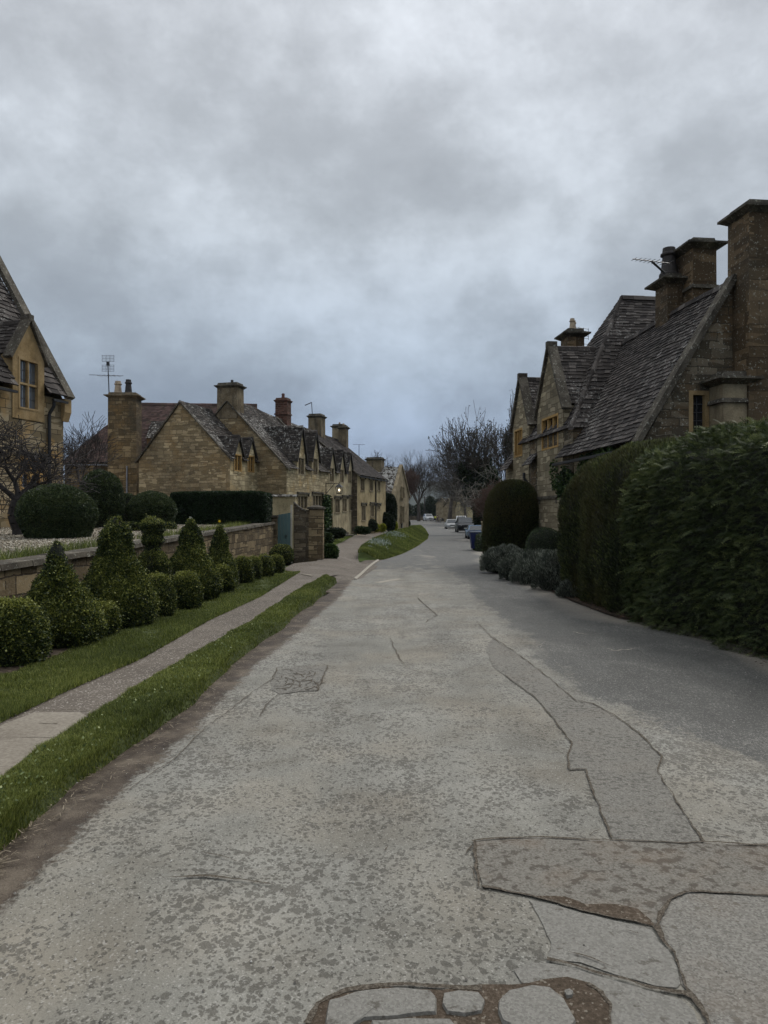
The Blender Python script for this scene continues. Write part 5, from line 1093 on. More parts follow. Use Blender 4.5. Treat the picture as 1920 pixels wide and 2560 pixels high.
gd = thing('garden_door', 'teal boarded garden door with a slightly sloping top at the end of the garden wall', 'door', ((xd0+xd1)/2, Yd, .1))
n = 4
for i in range(n):
    a, b = lerp(xd0, xd1, i/n)+.004, lerp(xd0, xd1, (i+1)/n)-.004; za_, zb2 = z1-.06+.08*i/n, z1-.06+.08*(i+1)/n
    mb.hexa([(a, Yd, z0), (b, Yd, z0), (b, Yd+.05, z0), (a, Yd+.05, z0), (a, Yd, za_), (b, Yd, zb2), (b, Yd+.05, zb2), (a, Yd+.05, za_)])
mb.box(xd0, xd1, Yd+.05, Yd+.09, z0+.25, z0+.4); mb.build('door_leaf', M['teal'], gd)
mb = MB(); xk = lerp(xd0, xd1, .55); mb.tube([(xk, Yd-.03, .95), (xk+.1, Yd-.03, .95)], .012, 6); mb.tube([(xk+.05, Yd, .85), (xk+.05, Yd-.02, 1.0)], .012, 6); mb.build('door_handle', M['black'], gd)
gpst = MB(); gpst.box((726.5-HX)/F*26.1, (730.5-HX)/F*26.1, 26.05, 26.16, 0, H+(HY-1262)/F*26.1)
tag(gpst.build('gate_post', M['cream']), 'slim pale painted post beside the teal door', 'post')
ep = thing('gate_pier', 'low square stone pier ending the long garden wall left of the teal door', 'gate pier', ((678-HX)/F*25.9, 26.1, .05))
mb = MB(); mb.box((662-HX)/F*25.9, (694-HX)/F*25.9-.01, 25.8, 26.2, -.1, H+(HY-1294)/F*25.9); mb.build('pier', M['gwall'], ep)
mb = MB(); mb.box((660-HX)/F*25.9, (696-HX)/F*25.9-.01, 25.76, 26.24, H+(HY-1294)/F*25.9+.001, H+(HY-1290)/F*25.9+.03); mb.build('pier_cap', M['coping'], ep)
ob = thing('outbuilding_wall', 'pale plastered yard wall with a tiled coping behind the teal door', 'wall', (pxx(700, 33), 33.2, .1))
mb = MB(); mb.box(pxx(640, 33), pxx(738, 33), 33, 33.35, -.1, pz(1243, 33)); mb.build('wall', M['render'], ob)
rb = MB(); slope(rb, (pxx(636, 33), 32.9, pz(1242, 33)), (pxx(742, 33), 32.9, pz(1242, 33)), (pxx(742, 33), 33.2, pz(1236, 33)), (pxx(636, 33), 33.2, pz(1236, 33)), 0, 0, tw=.2, th=.11); slope(rb, (pxx(742, 33), 33.5, pz(1242, 33)), (pxx(636, 33), 33.5, pz(1242, 33)), (pxx(636, 33), 33.2, pz(1236, 33)), (pxx(742, 33), 33.2, pz(1236, 33)), 0, 0, tw=.2, th=.11)
rb.build('coping', M['slateL'], ob)
# stone steps up to the terrace door
st = thing('stone_steps', 'three broad dark stone steps at the foot of the terrace lawn', 'steps', GP(858, 1342, zpath)+(.1,))
sx, sy = GP(858, 1342, zpath)
for i in range(4):
    mb = MB(); mb.box(sx-1.7+.12*i, sx+1.0-.38*i, sy+.32*i, sy+2.6, .08+.15*i, .08+.15*(i+1)-.004); mb.build('step', M['coping'], st)
# ---------------------------------------------------------------- plants
def lathe_pts(prof, n, bump=0.03, bsc=6, k=0):
    """surface samples of a turned profile [(z, r)]; returns P, N"""
    z = np.array([p[0] for p in prof]); r = np.array([p[1] for p in prof]); zz = np.linspace(z[0], z[-1], 400); rr = np.interp(zz, z, r)
    dz = np.gradient(zz); drr = np.gradient(rr); w = (rr+0.004)*np.hypot(dz, drr); i = rng.choice(400, n, p=w/w.sum())
    zf_ = zz[i]+(rng.random(n)-.5)*dz[0]; rf = np.interp(zf_, z, r); th = rng.random(n)*2*np.pi; sl = np.gradient(rr, zz)[i]
    N_ = unit(np.c_[np.cos(th), np.sin(th), -sl]); P = np.c_[rf*np.cos(th), rf*np.sin(th), zf_]
    P = P+N_*(bump*(wob(P, bsc, k)+.6*wob(P, bsc*2.7, k+4)+.35*wob(P, bsc*7, k+9)))[:, None]; return P, N_
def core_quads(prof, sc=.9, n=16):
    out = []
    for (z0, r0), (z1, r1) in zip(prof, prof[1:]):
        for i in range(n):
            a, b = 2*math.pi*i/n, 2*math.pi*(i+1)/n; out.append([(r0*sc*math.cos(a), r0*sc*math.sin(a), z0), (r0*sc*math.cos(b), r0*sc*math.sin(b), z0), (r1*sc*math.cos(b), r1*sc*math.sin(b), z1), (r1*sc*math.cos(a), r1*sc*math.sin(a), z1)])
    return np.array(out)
def leafy(name, P, N_, size, mat, core=None, wd=.3, tilt=.65, sink=.05, parent=None, loc=(0, 0, 0), rfun=None, **kw):
    n = len(P); d = rng.random(n)**2*sink; Q = leaf_quads(P-N_*d[:, None], N_, size, wd, tilt, **kw); Q = Q+np.array(loc)
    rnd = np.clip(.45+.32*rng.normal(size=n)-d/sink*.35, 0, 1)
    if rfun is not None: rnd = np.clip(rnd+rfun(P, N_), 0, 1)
    mi = np.zeros(n, int)
    if core is not None:
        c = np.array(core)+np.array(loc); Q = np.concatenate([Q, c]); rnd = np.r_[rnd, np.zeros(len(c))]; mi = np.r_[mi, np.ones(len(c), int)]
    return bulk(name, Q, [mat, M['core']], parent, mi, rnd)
def sprigs(P, N_, L, per=5):
    """short upright shoots: several leaves along a stem direction"""
    d = unit(N_+.5*unit(rng.normal(size=P.shape))+[0, 0, .35]); out = []
    for k in range(per): out.append(P+d*(k/per*L*rng.random((len(P), 1))*1.2))
    return np.concatenate(out), np.concatenate([N_]*per)
def topiary(name, label, x, y, prof, n, size=.021, mat='box', grp='clipped box topiary along the garden wall', z=.1, bump=.022, rnd_tip=True, bsc=6, cat='topiary'):
    P, N_ = lathe_pts(prof, n, bump, bsc, int(x*7+y*3) % 20)
    P2, N2 = sprigs(P[:n//7], N_[:n//7], .03, 3); q = P[n//7:n//7+n//60]; P3, N3 = sprigs(q+.0, N_[n//7:n//7+n//60], .075, 5); P, N_ = np.concatenate([P, P2, P3]), np.concatenate([N_, N2, N3])
    top = prof[-1][0]; rf = (lambda p, q: .20*wob(p, 5.0)+.30*np.clip(q[:, 2]+.15, 0, 1)+.3*np.clip((p[:, 2]-top+.15)/.15, 0, 1)) if rnd_tip else None  # upward-facing leaves and tips lighter: top highlights put into the leaf colour
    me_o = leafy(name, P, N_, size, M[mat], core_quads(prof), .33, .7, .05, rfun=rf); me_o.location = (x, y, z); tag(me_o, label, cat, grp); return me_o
def px2(px, py_base, zf=zl): return GP(px, py_base, zf)
def ballprof(r, h, lift=0.0): return [(lift+h*(.5-.5*math.cos(math.pi*t)), max(.002, r*math.sin(math.pi*min(1, max(0, t*.86+.14)))**.62)) for t in np.linspace(0, 1, 14)]
K = 1850.0
balls = []
def ball(px, r, h, Y, label, lift=0, n=None, src=None):
    x = (px-HX)/F*Y
    if src is None:
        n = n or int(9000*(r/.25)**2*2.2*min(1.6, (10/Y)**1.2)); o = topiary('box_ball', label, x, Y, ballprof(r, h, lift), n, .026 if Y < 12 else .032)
    else:
        o = src.copy(); C.collection.objects.link(o); o.location = (x, Y, .1); o.rotation_euler = (0, 0, R.random()*6); s = r/src['r']; o.scale = (s, s, h/src['h']); tag(o, label)
    o['r'] = r; o['h'] = h; return o
b0 = ball(28, .36, .68, 7.75, 'nearest clipped box ball, cut off by the left edge of the photo, beside the grass', n=60000)
b1 = ball(249, .26, .42, 9.6, 'small dark box ball squeezed between the two nearest topiary cones')
b2 = ball(388, .285, .66, 11.3, 'box ball just right of the tallest topiary cone')
b3 = ball(463, .26, .60, 12.3, 'box ball in front of the tiered topiary')
b4 = ball(556, .24, .55, 14.9, 'box ball at the foot of the fourth topiary cone')
b5 = ball(606, .25, .62, 17.0, 'first of five box balls in a run beyond the last cone, the biggest of them')
b6 = ball(632, .22, .56, 18.0, 'second box ball of the run beyond the last cone, half hidden', src=b5)
b7 = ball(662, .24, .56, 18.8, 'middle box ball of the run of five before the teal door', src=b5)
b8 = ball(690, .22, .50, 20.0, 'fourth box ball of the run, just before the last one on its stem', src=b5)
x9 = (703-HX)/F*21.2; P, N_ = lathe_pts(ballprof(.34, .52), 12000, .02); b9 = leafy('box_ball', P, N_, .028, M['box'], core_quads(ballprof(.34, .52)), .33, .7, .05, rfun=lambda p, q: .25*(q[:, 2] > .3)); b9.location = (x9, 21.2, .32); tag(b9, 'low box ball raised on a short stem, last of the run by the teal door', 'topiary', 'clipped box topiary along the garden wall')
mb = MB(); mb.tube([(x9, 21.2, .05), (x9, 21.2, .5)], .03); mb.build('stem', M['bark'], b9)
def cone(px, Y, r, h, label, n, neck=.5, k=0):
    x = (px-HX)/F*Y
    prof = [(.0, r*.80), (.06*h, r*.93), (.16*h, r), (.30*h, r*.93), (.42*h, r*.76), (.54*h, r*.56), (.64*h, r*.42), (.74*h, r*(.30+.1*neck)), (.84*h, r*(.22+.12*neck)), (.93*h, r*(.13+.08*neck)), (h, .012)]
    return topiary('topiary_cone', label, x, Y, prof, n, .026 if Y < 12 else .032, bump=.032)
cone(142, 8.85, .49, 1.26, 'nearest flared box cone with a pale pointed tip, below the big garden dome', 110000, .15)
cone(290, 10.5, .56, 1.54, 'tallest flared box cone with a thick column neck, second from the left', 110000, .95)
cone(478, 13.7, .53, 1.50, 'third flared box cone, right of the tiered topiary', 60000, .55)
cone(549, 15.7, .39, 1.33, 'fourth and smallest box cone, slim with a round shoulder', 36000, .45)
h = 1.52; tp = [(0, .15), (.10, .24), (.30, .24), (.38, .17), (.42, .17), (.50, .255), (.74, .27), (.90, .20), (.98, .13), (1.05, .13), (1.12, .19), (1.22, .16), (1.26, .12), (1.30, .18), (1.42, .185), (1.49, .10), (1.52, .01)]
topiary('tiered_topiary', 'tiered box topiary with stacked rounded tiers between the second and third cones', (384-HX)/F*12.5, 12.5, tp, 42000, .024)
# garden evergreens behind the wall
def dome(name, label, px, Y, r, h, zb, mat, n, size=.035, prof=None, grp=None, cat='shrub', bump=.03):
    prof = prof or [(h*t, max(.002, r*min(1, (.80+.5*t))*(1-max(0, (t-.30)/.70)**2.6)**.55)) for t in np.linspace(0, 1, 18)]
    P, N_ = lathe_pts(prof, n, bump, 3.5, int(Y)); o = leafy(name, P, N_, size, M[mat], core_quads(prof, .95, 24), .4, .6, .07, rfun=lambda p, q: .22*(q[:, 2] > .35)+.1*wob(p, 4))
    o.location = ((px-HX)/F*Y, Y, zb); return tag(o, label, cat, grp)
g_ = 'clipped evergreens in the gravel garden'
dome('clipped_dome', 'big dark clipped dome standing on the gravel in front of the bare gnarled tree', 143, 16.0, .83, 1.16, 1.2, 'boxd', 70000, .03, grp=g_)
dome('clipped_dome', 'tall round clipped evergreen behind and right of the big dome, below the red tiled roof', 252, 22, .68, 1.75, 1.3, 'boxd', 36000, .038, grp=g_)
dome('clipped_dome', 'lower broad clipped dome between the tall round one and the long rectangular hedge', 380, 22.5, .73, 1.0, 1.38, 'boxd', 36000, .038, grp=g_)
def superblob(c, rad, p, q, n, bump=.05, bsc=2.0, k=0, zmin=None):
    d = unit(rng.normal(size=(n*4, 3))); a, b, cc = rad
    r = 1/((np.abs(d[:, 0]/a)**p+np.abs(d[:, 1]/b)**p)**(q/p)+np.abs(d[:, 2]/cc)**q)**(1/q); P = d*r[:, None]
    h_ = (np.abs(P[:, 0]/a)**p+np.abs(P[:, 1]/b)**p)+1e-9
    N_ = np.c_[h_**(q/p-1)*np.abs(P[:, 0]/a)**(p-1)*np.sign(P[:, 0])/a, h_**(q/p-1)*np.abs(P[:, 1]/b)**(p-1)*np.sign(P[:, 1])/b, np.abs(P[:, 2]/cc)**(q-1)*np.sign(P[:, 2])/cc]
    N_ = unit(N_); w = r**2/np.clip((N_*d).sum(1), .05, 1)
    if zmin is not None: w = w*(P[:, 2]+c[2] > zmin)
    i = rng.choice(len(P), n, p=w/w.sum()); P = P[i]; N_ = N_[i]; P = P+N_*(bump*(wob(P+c, bsc, k)+.5*wob(P+c, bsc*3, k+3)))[:, None]; return P+np.array(c), N_
def supercore(c, rad, p, q, sc=.93, zmin=None, bump=0, bsc=2, k=0):
    a, b, cc = [x*sc for x in rad]; out = []; U = np.linspace(0, 2*np.pi, 41); V = np.linspace(-np.pi/2, np.pi/2, 21)
    def pt(u, v):
        d = np.array([math.cos(v)*math.cos(u), math.cos(v)*math.sin(u), math.sin(v)]); r = 1/((abs(d[0]/a)**p+abs(d[1]/b)**p)**(q/p)+abs(d[2]/cc)**q)**(1/q); P = d*r+c
        if zmin is not None: P[2] = max(P[2], zmin)
        return P
    G_ = [[pt(u, v) for u in U] for v in V]
    return np.array([[G_[i][j], G_[i][j+1], G_[i+1][j+1], G_[i+1][j]] for i in range(20) for j in range(40)])
def hedgeblob(name, label, parts, mat, n, size, zmin=0., cat='hedge', wd=.3, tilt=.6, sink=.1, bump=.05, bsc=2., grp=None, dirf=None, rf=None, spread=.5):
    P, N_, cs = [], [], []
    tot = sum((r[0]*r[1]+r[1]*r[2]+r[0]*r[2]) for _, r, _, _ in parts)
    for k, (c, r, p, q) in enumerate(parts):
        c = np.array(c, float); m = int(n*(r[0]*r[1]+r[1]*r[2]+r[0]*r[2])/tot); a, b = superblob(c, r, p, q, m, bump, bsc, k, zmin); P.append(a); N_.append(b); cs.append(supercore(c, r, p, q, .93, zmin))
    P, N_ = np.concatenate(P), np.concatenate(N_); c0 = np.array([P[:, 0].mean(), P[:, 1].mean(), zmin])
    kw = {'dirv': dirf(P, N_), 'spread': spread} if dirf else {}
    o = leafy(name, P-c0, N_, size, M[mat], np.concatenate(cs)-c0, wd, tilt, sink, rfun=rf, **kw); o.location = c0; return tag(o, label, cat, grp)
# long rectangular yew hedge
xa, xb = (425-HX)/F*24.6, (664-HX)/F*24.6; zt = H+(HY-1228)/F*24
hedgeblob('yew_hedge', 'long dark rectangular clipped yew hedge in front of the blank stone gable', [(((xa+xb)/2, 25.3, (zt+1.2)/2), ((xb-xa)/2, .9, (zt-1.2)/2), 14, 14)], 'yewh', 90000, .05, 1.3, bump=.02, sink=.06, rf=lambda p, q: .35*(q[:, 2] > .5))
# low box edging in the gravel garden
for i, (x0, x1, y, l) in enumerate(((272, 350, 19.5, 'low box edging below the tall round evergreen'), (350, 432, 20.5, 'low box edging continuing right beneath the broad dome'), (300, 330, 24, 'dark low hedge between the two rear domes'))):
    a, b = (x0-HX)/F*y, (x1-HX)/F*y; zt = H+(HY-(1310 if i < 2 else 1235))/F*y; zb = 1.22
    hedgeblob('box_edging', l, [(((a+b)/2, y, (zt+zb)/2), ((b-a)/2+.05, .25, (zt-zb)/2+.02), 5, 5)], 'box' if i < 2 else 'boxd', 9000, .04, zb, cat='low hedge', bump=.02)
# right: cypress hedge near, yew humps, dome
def fronds(P, N_, L, seed=0):
    """feathery cypress sprays: a curved stem with paired leaflets"""
    n = len(P); d = unit(N_*.55+np.array([-.25, -.35, .10])+.55*rng.normal(size=(n, 3))*[1, 1, .6]); s = unit(np.cross(d, unit(rng.normal(size=(n, 3))+N_))); out = []; rn = []
    LL = L*(.6+.8*rng.random((n, 1))); base = rng.random(n)
    for k in range(5):
        t = k/5.; c = P+d*LL*t-np.array([0, 0, 1.])*LL*.35*t*t; w = LL*.34*(1-t*.6)
        for sg in (-1, 1):
            e = unit(d*1.0+s*sg*.55-np.array([0, 0, .15])); q = np.cross(e, s); q = unit(q); b_ = unit(np.cross(e, q))*w*.13
            out.append(np.stack([c, c+e*w*.5+b_, c+e*w, c+e*w*.5-b_], 1)); rn.append(base*.55+.25*t+.15*rng.random(n)+.12*wob(P, 2.2)+.1*np.clip(N_[:, 2], 0, 1))  # last term lightens upward-facing sprays, a highlight put into their colour
    return np.concatenate(out), np.concatenate(rn)
parts = [((5.72, 9.75, 1.2), (1.86, 2.6, 1.66), 7, 5.5), ((5.9, 6.6, 1.2), (1.9, 2.3, 1.64), 5, 5.0)]
shear = lambda A: A+np.stack([-.17*(A[..., 1]-12), 0*A[..., 1], 0*A[..., 1]], -1)
P, N_ = [], []
for k, (c, r, p, q) in enumerate(parts): a, b = superblob(np.array(c), r, p, q, (88000, 22000)[k], .10, 1.6, k, 0.02); P.append(a); N_.append(b)
P = shear(np.concatenate(P)); N_ = np.concatenate(N_); m = (P[:, 0] < 7.6); P, N_ = P[m], N_[m]
P = P-N_*(rng.random((len(P), 1))**2*.16); Q, rn = fronds(P, N_, .10); Q2, rn2 = fronds(P[::12]+N_[::12]*.03, N_[::12], .15)
Q = np.concatenate([Q, Q2]); rn = np.r_[rn, np.clip(rn2+.2, 0, 1)]; c0 = np.array([5.8, 9.5, 0.])
cr = shear(np.concatenate([supercore(np.array(c), r, p, q, .91, 0.02) for c, r, p, q in parts]))
Q = np.concatenate([Q, cr]); mi = np.r_[np.zeros(len(rn), int), np.ones(len(cr), int)]; rn = np.r_[rn, np.zeros(len(cr))]
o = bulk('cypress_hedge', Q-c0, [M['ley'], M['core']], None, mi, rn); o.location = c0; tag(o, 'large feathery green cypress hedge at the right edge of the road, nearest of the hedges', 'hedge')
dn = lambda P, N_: unit(N_*.45+np.array([-.05, -.05, .75])-np.array([0, 0, 1.])*0)
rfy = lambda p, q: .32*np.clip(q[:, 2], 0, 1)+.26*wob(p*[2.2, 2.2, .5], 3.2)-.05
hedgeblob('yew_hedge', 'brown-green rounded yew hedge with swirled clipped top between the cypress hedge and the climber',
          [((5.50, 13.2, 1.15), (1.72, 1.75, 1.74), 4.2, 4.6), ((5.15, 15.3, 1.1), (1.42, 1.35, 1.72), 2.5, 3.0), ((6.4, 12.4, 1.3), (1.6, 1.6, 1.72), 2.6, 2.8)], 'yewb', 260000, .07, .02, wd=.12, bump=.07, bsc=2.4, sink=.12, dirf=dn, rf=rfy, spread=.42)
Yd_ = 25.0; xd = (1284-HX)/F*Yd_
hedgeblob('yew_dome', 'tall dark dome-shaped yew in front of the far dormer, behind the lavender', [((xd, Yd_+.1, 1.0), (.98, .95, 1.82), 2.2, 2.7)], 'yewb', 60000, .07, .0, wd=.13, bump=.03, sink=.1, dirf=dn, rf=lambda p, q: .2*np.clip(q[:, 2], 0, 1)-.15, cat='clipped shrub')
hedgeblob('clipped_shrub', 'small dark rounded shrub tucked between the tall yew dome and the yew hedge', [((( 1362-HX)/F*20.5, 20.5, .75), (.52, .5, .56), 2.2, 2.4)], 'boxd', 16000, .03, .1, cat='shrub', bump=.02)
hedgeblob('low_hedge', 'scrap of low green hedge beside the stone post and the blue bin', [((( 1204-HX)/F*42, 42, .0), (.35, 1.6, .62), 4, 4)], 'boxd', 6000, .07, -.35, cat='low hedge')
lavs = [(1258, 1432, .62, .72, 'furthest lavender mound, at the foot of the tall yew dome'), (1300, 1452, .5, .58, 'second lavender mound from the far end of the bed'), (1352, 1462, .6, .70, 'third lavender mound, below the small round shrub'), (1402, 1478, .55, .80, 'nearest and palest lavender mound, beside the yew hedge'), (1440, 1496, .35, .35, 'low tuft of lavender at the foot of the yew hedge')]
for i, (px, py, r, h, l) in enumerate(lavs):
    x, y = GP(px, py); y += r*.7; x += .12; P, N_ = superblob(np.array([0, 0, h*.25]), (r*1.15, r, h*.8), 2, 2.1, 15000, .09, 5, i, 0.0)
    up = unit(N_*.6+[0, 0, .8]); o = leafy('lavender', P, N_, .075, M['lav'], supercore(np.array([0, 0, h*.25]), (r*1.15, r, h*.8), 2, 2.1, .8, 0.0), .075, .5, .12, dirv=up, spread=.42, rfun=lambda p, q: .3*wob(p, 5)); o.location = (x, y, 0); tag(o, l, 'lavender', 'grey lavender mounds edging the road')
# climber on the right hand house
P = []; Nn = []
n = 26000; u = FH.uz(1400, 1200)[0]*0+rng.random(n)*4.6+1.2; z = rng.random(n)*3.35
msk = (wob(np.c_[u, z, 0*u], 1.3, 2)*.7+.75-np.abs(z-2.6)*.12 > .30)&((u < 4.7)|(wob(np.c_[u, z, 0*u], 3.3, 4) > .2)); u, z = u[msk], z[msk]; v = -.06-.22*rng.random(len(u))*(.5+.5*np.clip(wob(np.c_[u, z, 0*u], 2, 1)+.5, 0, 1.5))
P = np.array([HW(a, b, c) for a, b, c in zip(u, v, z)]); N_ = np.tile(np.array([[-FH.n[0], -FH.n[1], .2]]), (len(P), 1)); c0 = np.array(HW(3, 0, 0))
o = leafy('climbing_plant', P-c0, N_, .075, M['ivy'], None, .42, .6, .05, rfun=lambda p, q: .2*wob(p, 3)); o.location = c0; tag(o, 'bright green climber covering the wall under the eaves behind the yew hedge', 'climber')
# climber and shrubs along the terrace
def wallplant(label, x0, y0, x1, y1, mat, n, size=.11, thick=.35):
    u0, z1 = FL.uz(x0, y0, -.1); u1, z0 = FL.uz(x1, y1, -.1); n = int(n); u = u0+rng.random(n)*(u1-u0); z = z0+rng.random(n)*(z1-z0); q = np.abs((u-(u0+u1)/2)/((u1-u0)/2)); k = q < .7+.3*wob(np.c_[u, z, 0*u], 2.2); u, z = u[k], z[k]
    P = np.array([W(a, -.02-thick*R.random(), c) for a, c in zip(u, z)]); c0 = np.array(W((u0+u1)/2, 0, z0)); N_ = np.tile(np.array([[-FL.n[0], -FL.n[1], .3]]), (len(P), 1)); o = leafy('climbing_plant', P-c0, N_, size, M[mat], None, .45, .7, .05, rfun=lambda p, q: .2*wob(p, 2)); o.location = c0; return tag(o, label, 'climber')
wallplant('leafy climber on the terrace front between the hooded windows and the tall door', 804, 1238, 822, 1340, 'ivy', 4500)
def bush(label, px, py, w, h, Y, mat, n=6000, size=.1, name='shrub', cat='shrub', grp=None, zb=None, e=2.2, bump=.08):
    r = w/2*Y/F; hh = h*Y/F; x = (px-HX)/F*Y; zb = H+(HY-py)/F*Y if zb is None else zb
    return hedgeblob(name, label, [((x, Y, zb+hh*.45), (r, r*.9, hh*.55), e, e)], mat, n, size, zb-.3, cat=cat, bump=bump*min(1, r), wd=.4, bsc=3, grp=grp)
gb = 'shrubs in front of the terrace'
bush('low dark spreading shrub in front of the last two-storey cottage', 918, 1326, 52, 28, 56, 'ivyd', 5000, grp=gb)
bush('dark rounded shrub behind the two small golden shrubs', 955, 1318, 46, 38, 60, 'ivyd', 6000, grp=gb)
bush('tall black-green shrub against the end wall of the terrace', 974, 1318, 36, 84, 62.5, 'ivyd', 9000, grp=gb)
bush('slimmer dark shrub next to the lean-to roof, topmost of the mass', 962, 1285, 26, 55, 63, 'ivyd', 5000, grp=gb)
bush('dark shrub between the paired golden shrubs and the single one', 976, 1324, 22, 36, 60, 'ivyd', 4000, grp=gb)
bush('left of the pair of small golden shrubs by the footpath', 942, 1328, 15, 18, 57, 'gold', 2500, .07, 'golden_shrub', grp='golden shrubs by the footpath')
bush('right of the pair of small golden shrubs by the footpath', 957, 1328, 15, 18, 58.5, 'gold', 2500, .07, 'golden_shrub', grp='golden shrubs by the footpath')
bush('single golden shrub at the corner of the narrow gable', 987, 1324, 14, 20, 61.5, 'gold', 2500, .07, 'golden_shrub', grp='golden shrubs by the footpath')
bush('rounded green shrub at the far end of the footpath, nearer of two', 1012, 1316, 12, 22, 78, 'ivyd', 2500, .1, grp=gb)
bush('rounded green shrub at the far end of the footpath, further of two', 1020, 1315, 10, 15, 84, 'ivyd', 2000, .1, grp=gb)
bush('leafy tuft at the foot of the capped gate pier', 825, 1400, 34, 30, 27.3, 'ivy', 3000, .09, name='low_plant', cat='plant', zb=.1)
bush('dark low planting beside the stone steps', 838, 1340, 50, 16, 41, 'ivyd', 4000, .1, name='low_plant', cat='plant')
bush('grey-green planting right of the stone steps', 906, 1332, 40, 14, 49, 'boxd', 3000, .1, name='low_plant', cat='plant')
bush('leafy planting left of the stone steps beside the pier', 815, 1358, 34, 24, 36, 'boxd', 3000, .1, name='low_plant', cat='plant')
# ---------------------------------------------------------------- grass and other ground cover
def blades(name, x, y, zf, hgt, wd, mat='grass', lean=.5):
    n = len(x); z = zf(x, y); a = rng.random(n)*2*np.pi; s = np.c_[np.cos(a), np.sin(a), 0*a]; t = np.c_[np.cos(a+1.6)*lean*rng.random(n), np.sin(a+1.6)*lean*rng.random(n), np.ones(n)]
    h_ = hgt*(.5+.8*rng.random((n, 1))); P = np.c_[x, y, z-.004]; w_ = (wd if np.isscalar(wd) else wd[:, None])
    Q = np.stack([P-s*w_/2, P+s*w_/2, P+t*h_], 1); rnd = np.clip(.45+.25*rng.normal(size=n)+.2*wob(np.c_[x, y, 0*x], 1.3), 0, 1)
    return tag(bulk(name, Q, M[mat], None, None, rnd), kind='stuff')
def yd(n, a, b, p=1.6): t = rng.random(n); return (a**(1-p)+t*(b**(1-p)-a**(1-p)))**(1/(1-p))
n = 190000; y = yd(n, 2.6, 18.8, 1.9); t = rng.random(n); l, r_ = interp(y, vL), vRx(y); k = rng.random(n) < 1-.5*ss((t-.9)/.1)
y, t, l, r_ = y[k], t[k], l[k], r_[k]; x = l+(r_-l)*t; vt = t
def verge_z(x, y): d = ss((vt-.88)/.12); return (0.1+.035*np.sin(np.pi*vt)+.012*wob(np.c_[x, y, 0*x], 3.0))*(1-d)-.03*d
hv = np.clip(1+.45*wob(np.c_[x, y, 0*x], 6)+.3*wob(np.c_[x, y, 0*x], 17, 3), .35, 2)[:, None]
blades('verge_grass', x, y, verge_z, .032*hv, .004+.0007*y, lean=.9)
n = 700; yw = yd(n, 2.8, 14, 1.6); tw = .1+.8*rng.random(n); vt = tw; xw = interp(yw, vL)+(vRx(yw)-interp(yw, vL))*tw; P = np.c_[xw, yw, verge_z(xw, yw)+.035]; up = np.tile([[0, 0, 1.]], (n, 1))
M['weed'] = leafm('weed_leaf', (.06, .09, .03), (.14, .18, .06), (.26, .29, .12)); tag(bulk('verge_weeds', leaf_quads(P, up, .022, .35, .75), M['weed']), kind='stuff')
n = 130000; y = yd(n, 4.5, 20.5, 1.8); l, r_ = wallX(y)+.0, interp(y, pL)+.03; t = rng.random(n); x = l+.92+(r_-l-.92)*t+.05*wob(np.c_[y, 0*y, 0*y], 2.5)*(1-t)
blades('lawn_grass', x, y, lambda x, y: 0*x+.11, .036*np.clip(1+.45*wob(np.c_[x, y, 0*x], 5)+.3*wob(np.c_[x, y, 0*x], 15, 3), .35, 2)[:, None], .004+.0007*y, lean=.8)
n = 30000; y = yd(n, 28, 75, 1.6); x = interp(y, fpL)-rng.random(n)*np.minimum(5, .1*y); blades('front_lawn_grass', x, y, lambda x, y: zpath(y)+.02+.03*wob(np.c_[x, y, 0*x], .8), .07, .012+.0004*y)
n = 60000; y = yd(n, 30.8, 110, 1.5); t = rng.random(n); l, r_ = bl(y), br_(y); x = l+(r_-l)*t; tt = t
blades('bank_grass', x, y, lambda x, y: bz(tt, y, x*0+1)[...] if False else (lambda e: zroad(y)-.03+(zpath(y)+.02-zroad(y)+.03)*(1-ss((tt-.1)/.9))+.10*e*np.sin(np.pi*np.clip(tt*1.1, 0, 1)))(np.clip((y-30.5)/3, 0, 1)**.5), .11, .02+.0004*y)
# dry stalks and litter along the muddy channel
n = 1100; y = yd(n, 2.8, 17, 1.3); x = interp(y, vR)+.03+.30*rng.random(n)**1.4*(.6+.6*wob(np.c_[y, 0*y, 0*y], 1.2)); a = rng.random(n)*3.14; L = .015+.06*rng.random(n)**2; d = np.c_[np.cos(a), np.sin(a), .08*rng.normal(size=n)]; P = np.c_[x, y, 0*x+.022]; s = np.c_[-np.sin(a), np.cos(a), 0*a]*.0022
tag(bulk('dry_litter', np.stack([P-s, P+s, P+s+d*L[:, None], P-s+d*L[:, None]], 1), M['straw']), kind='stuff')
n = 1600; y = yd(n, 7.8, 20, 1.3); x = interp(y, RR)+.25*rng.normal(size=n)*.6+.15; a = rng.random(n)*3.14; P = np.c_[x, y, zroad(y)+.03]; d = np.c_[np.cos(a), np.sin(a), .1*rng.normal(size=n)]*.03; s = np.c_[-np.sin(a), np.cos(a), .2+0*a]*.012
M['dleaf'] = leafm('fallen_leaf', (.03, .018, .01), (.09, .05, .03), (.17, .11, .07)); tag(bulk('fallen_leaves', np.stack([P, P+d+s, P+2*d, P+d-s], 1), M['dleaf']), kind='stuff')
n = 900; y = yd(n, 2.3, 16, 1.8); x = interp(y, vR)+(interp(y, RR)-interp(y, vR))*rng.random(n)**1.5; P = np.c_[x, y, zroad(y)+.012*wob(np.c_[x, y*.6, 0*x], .9)+.004]; sz = .003+.006*rng.random((n, 1))**3; a = rng.random(n)*6.28; u_ = np.c_[np.cos(a), np.sin(a), 0*a]*sz; v_ = np.c_[-np.sin(a), np.cos(a), 0*a]*sz*.7; tz = np.array([0, 0, 1.])*sz
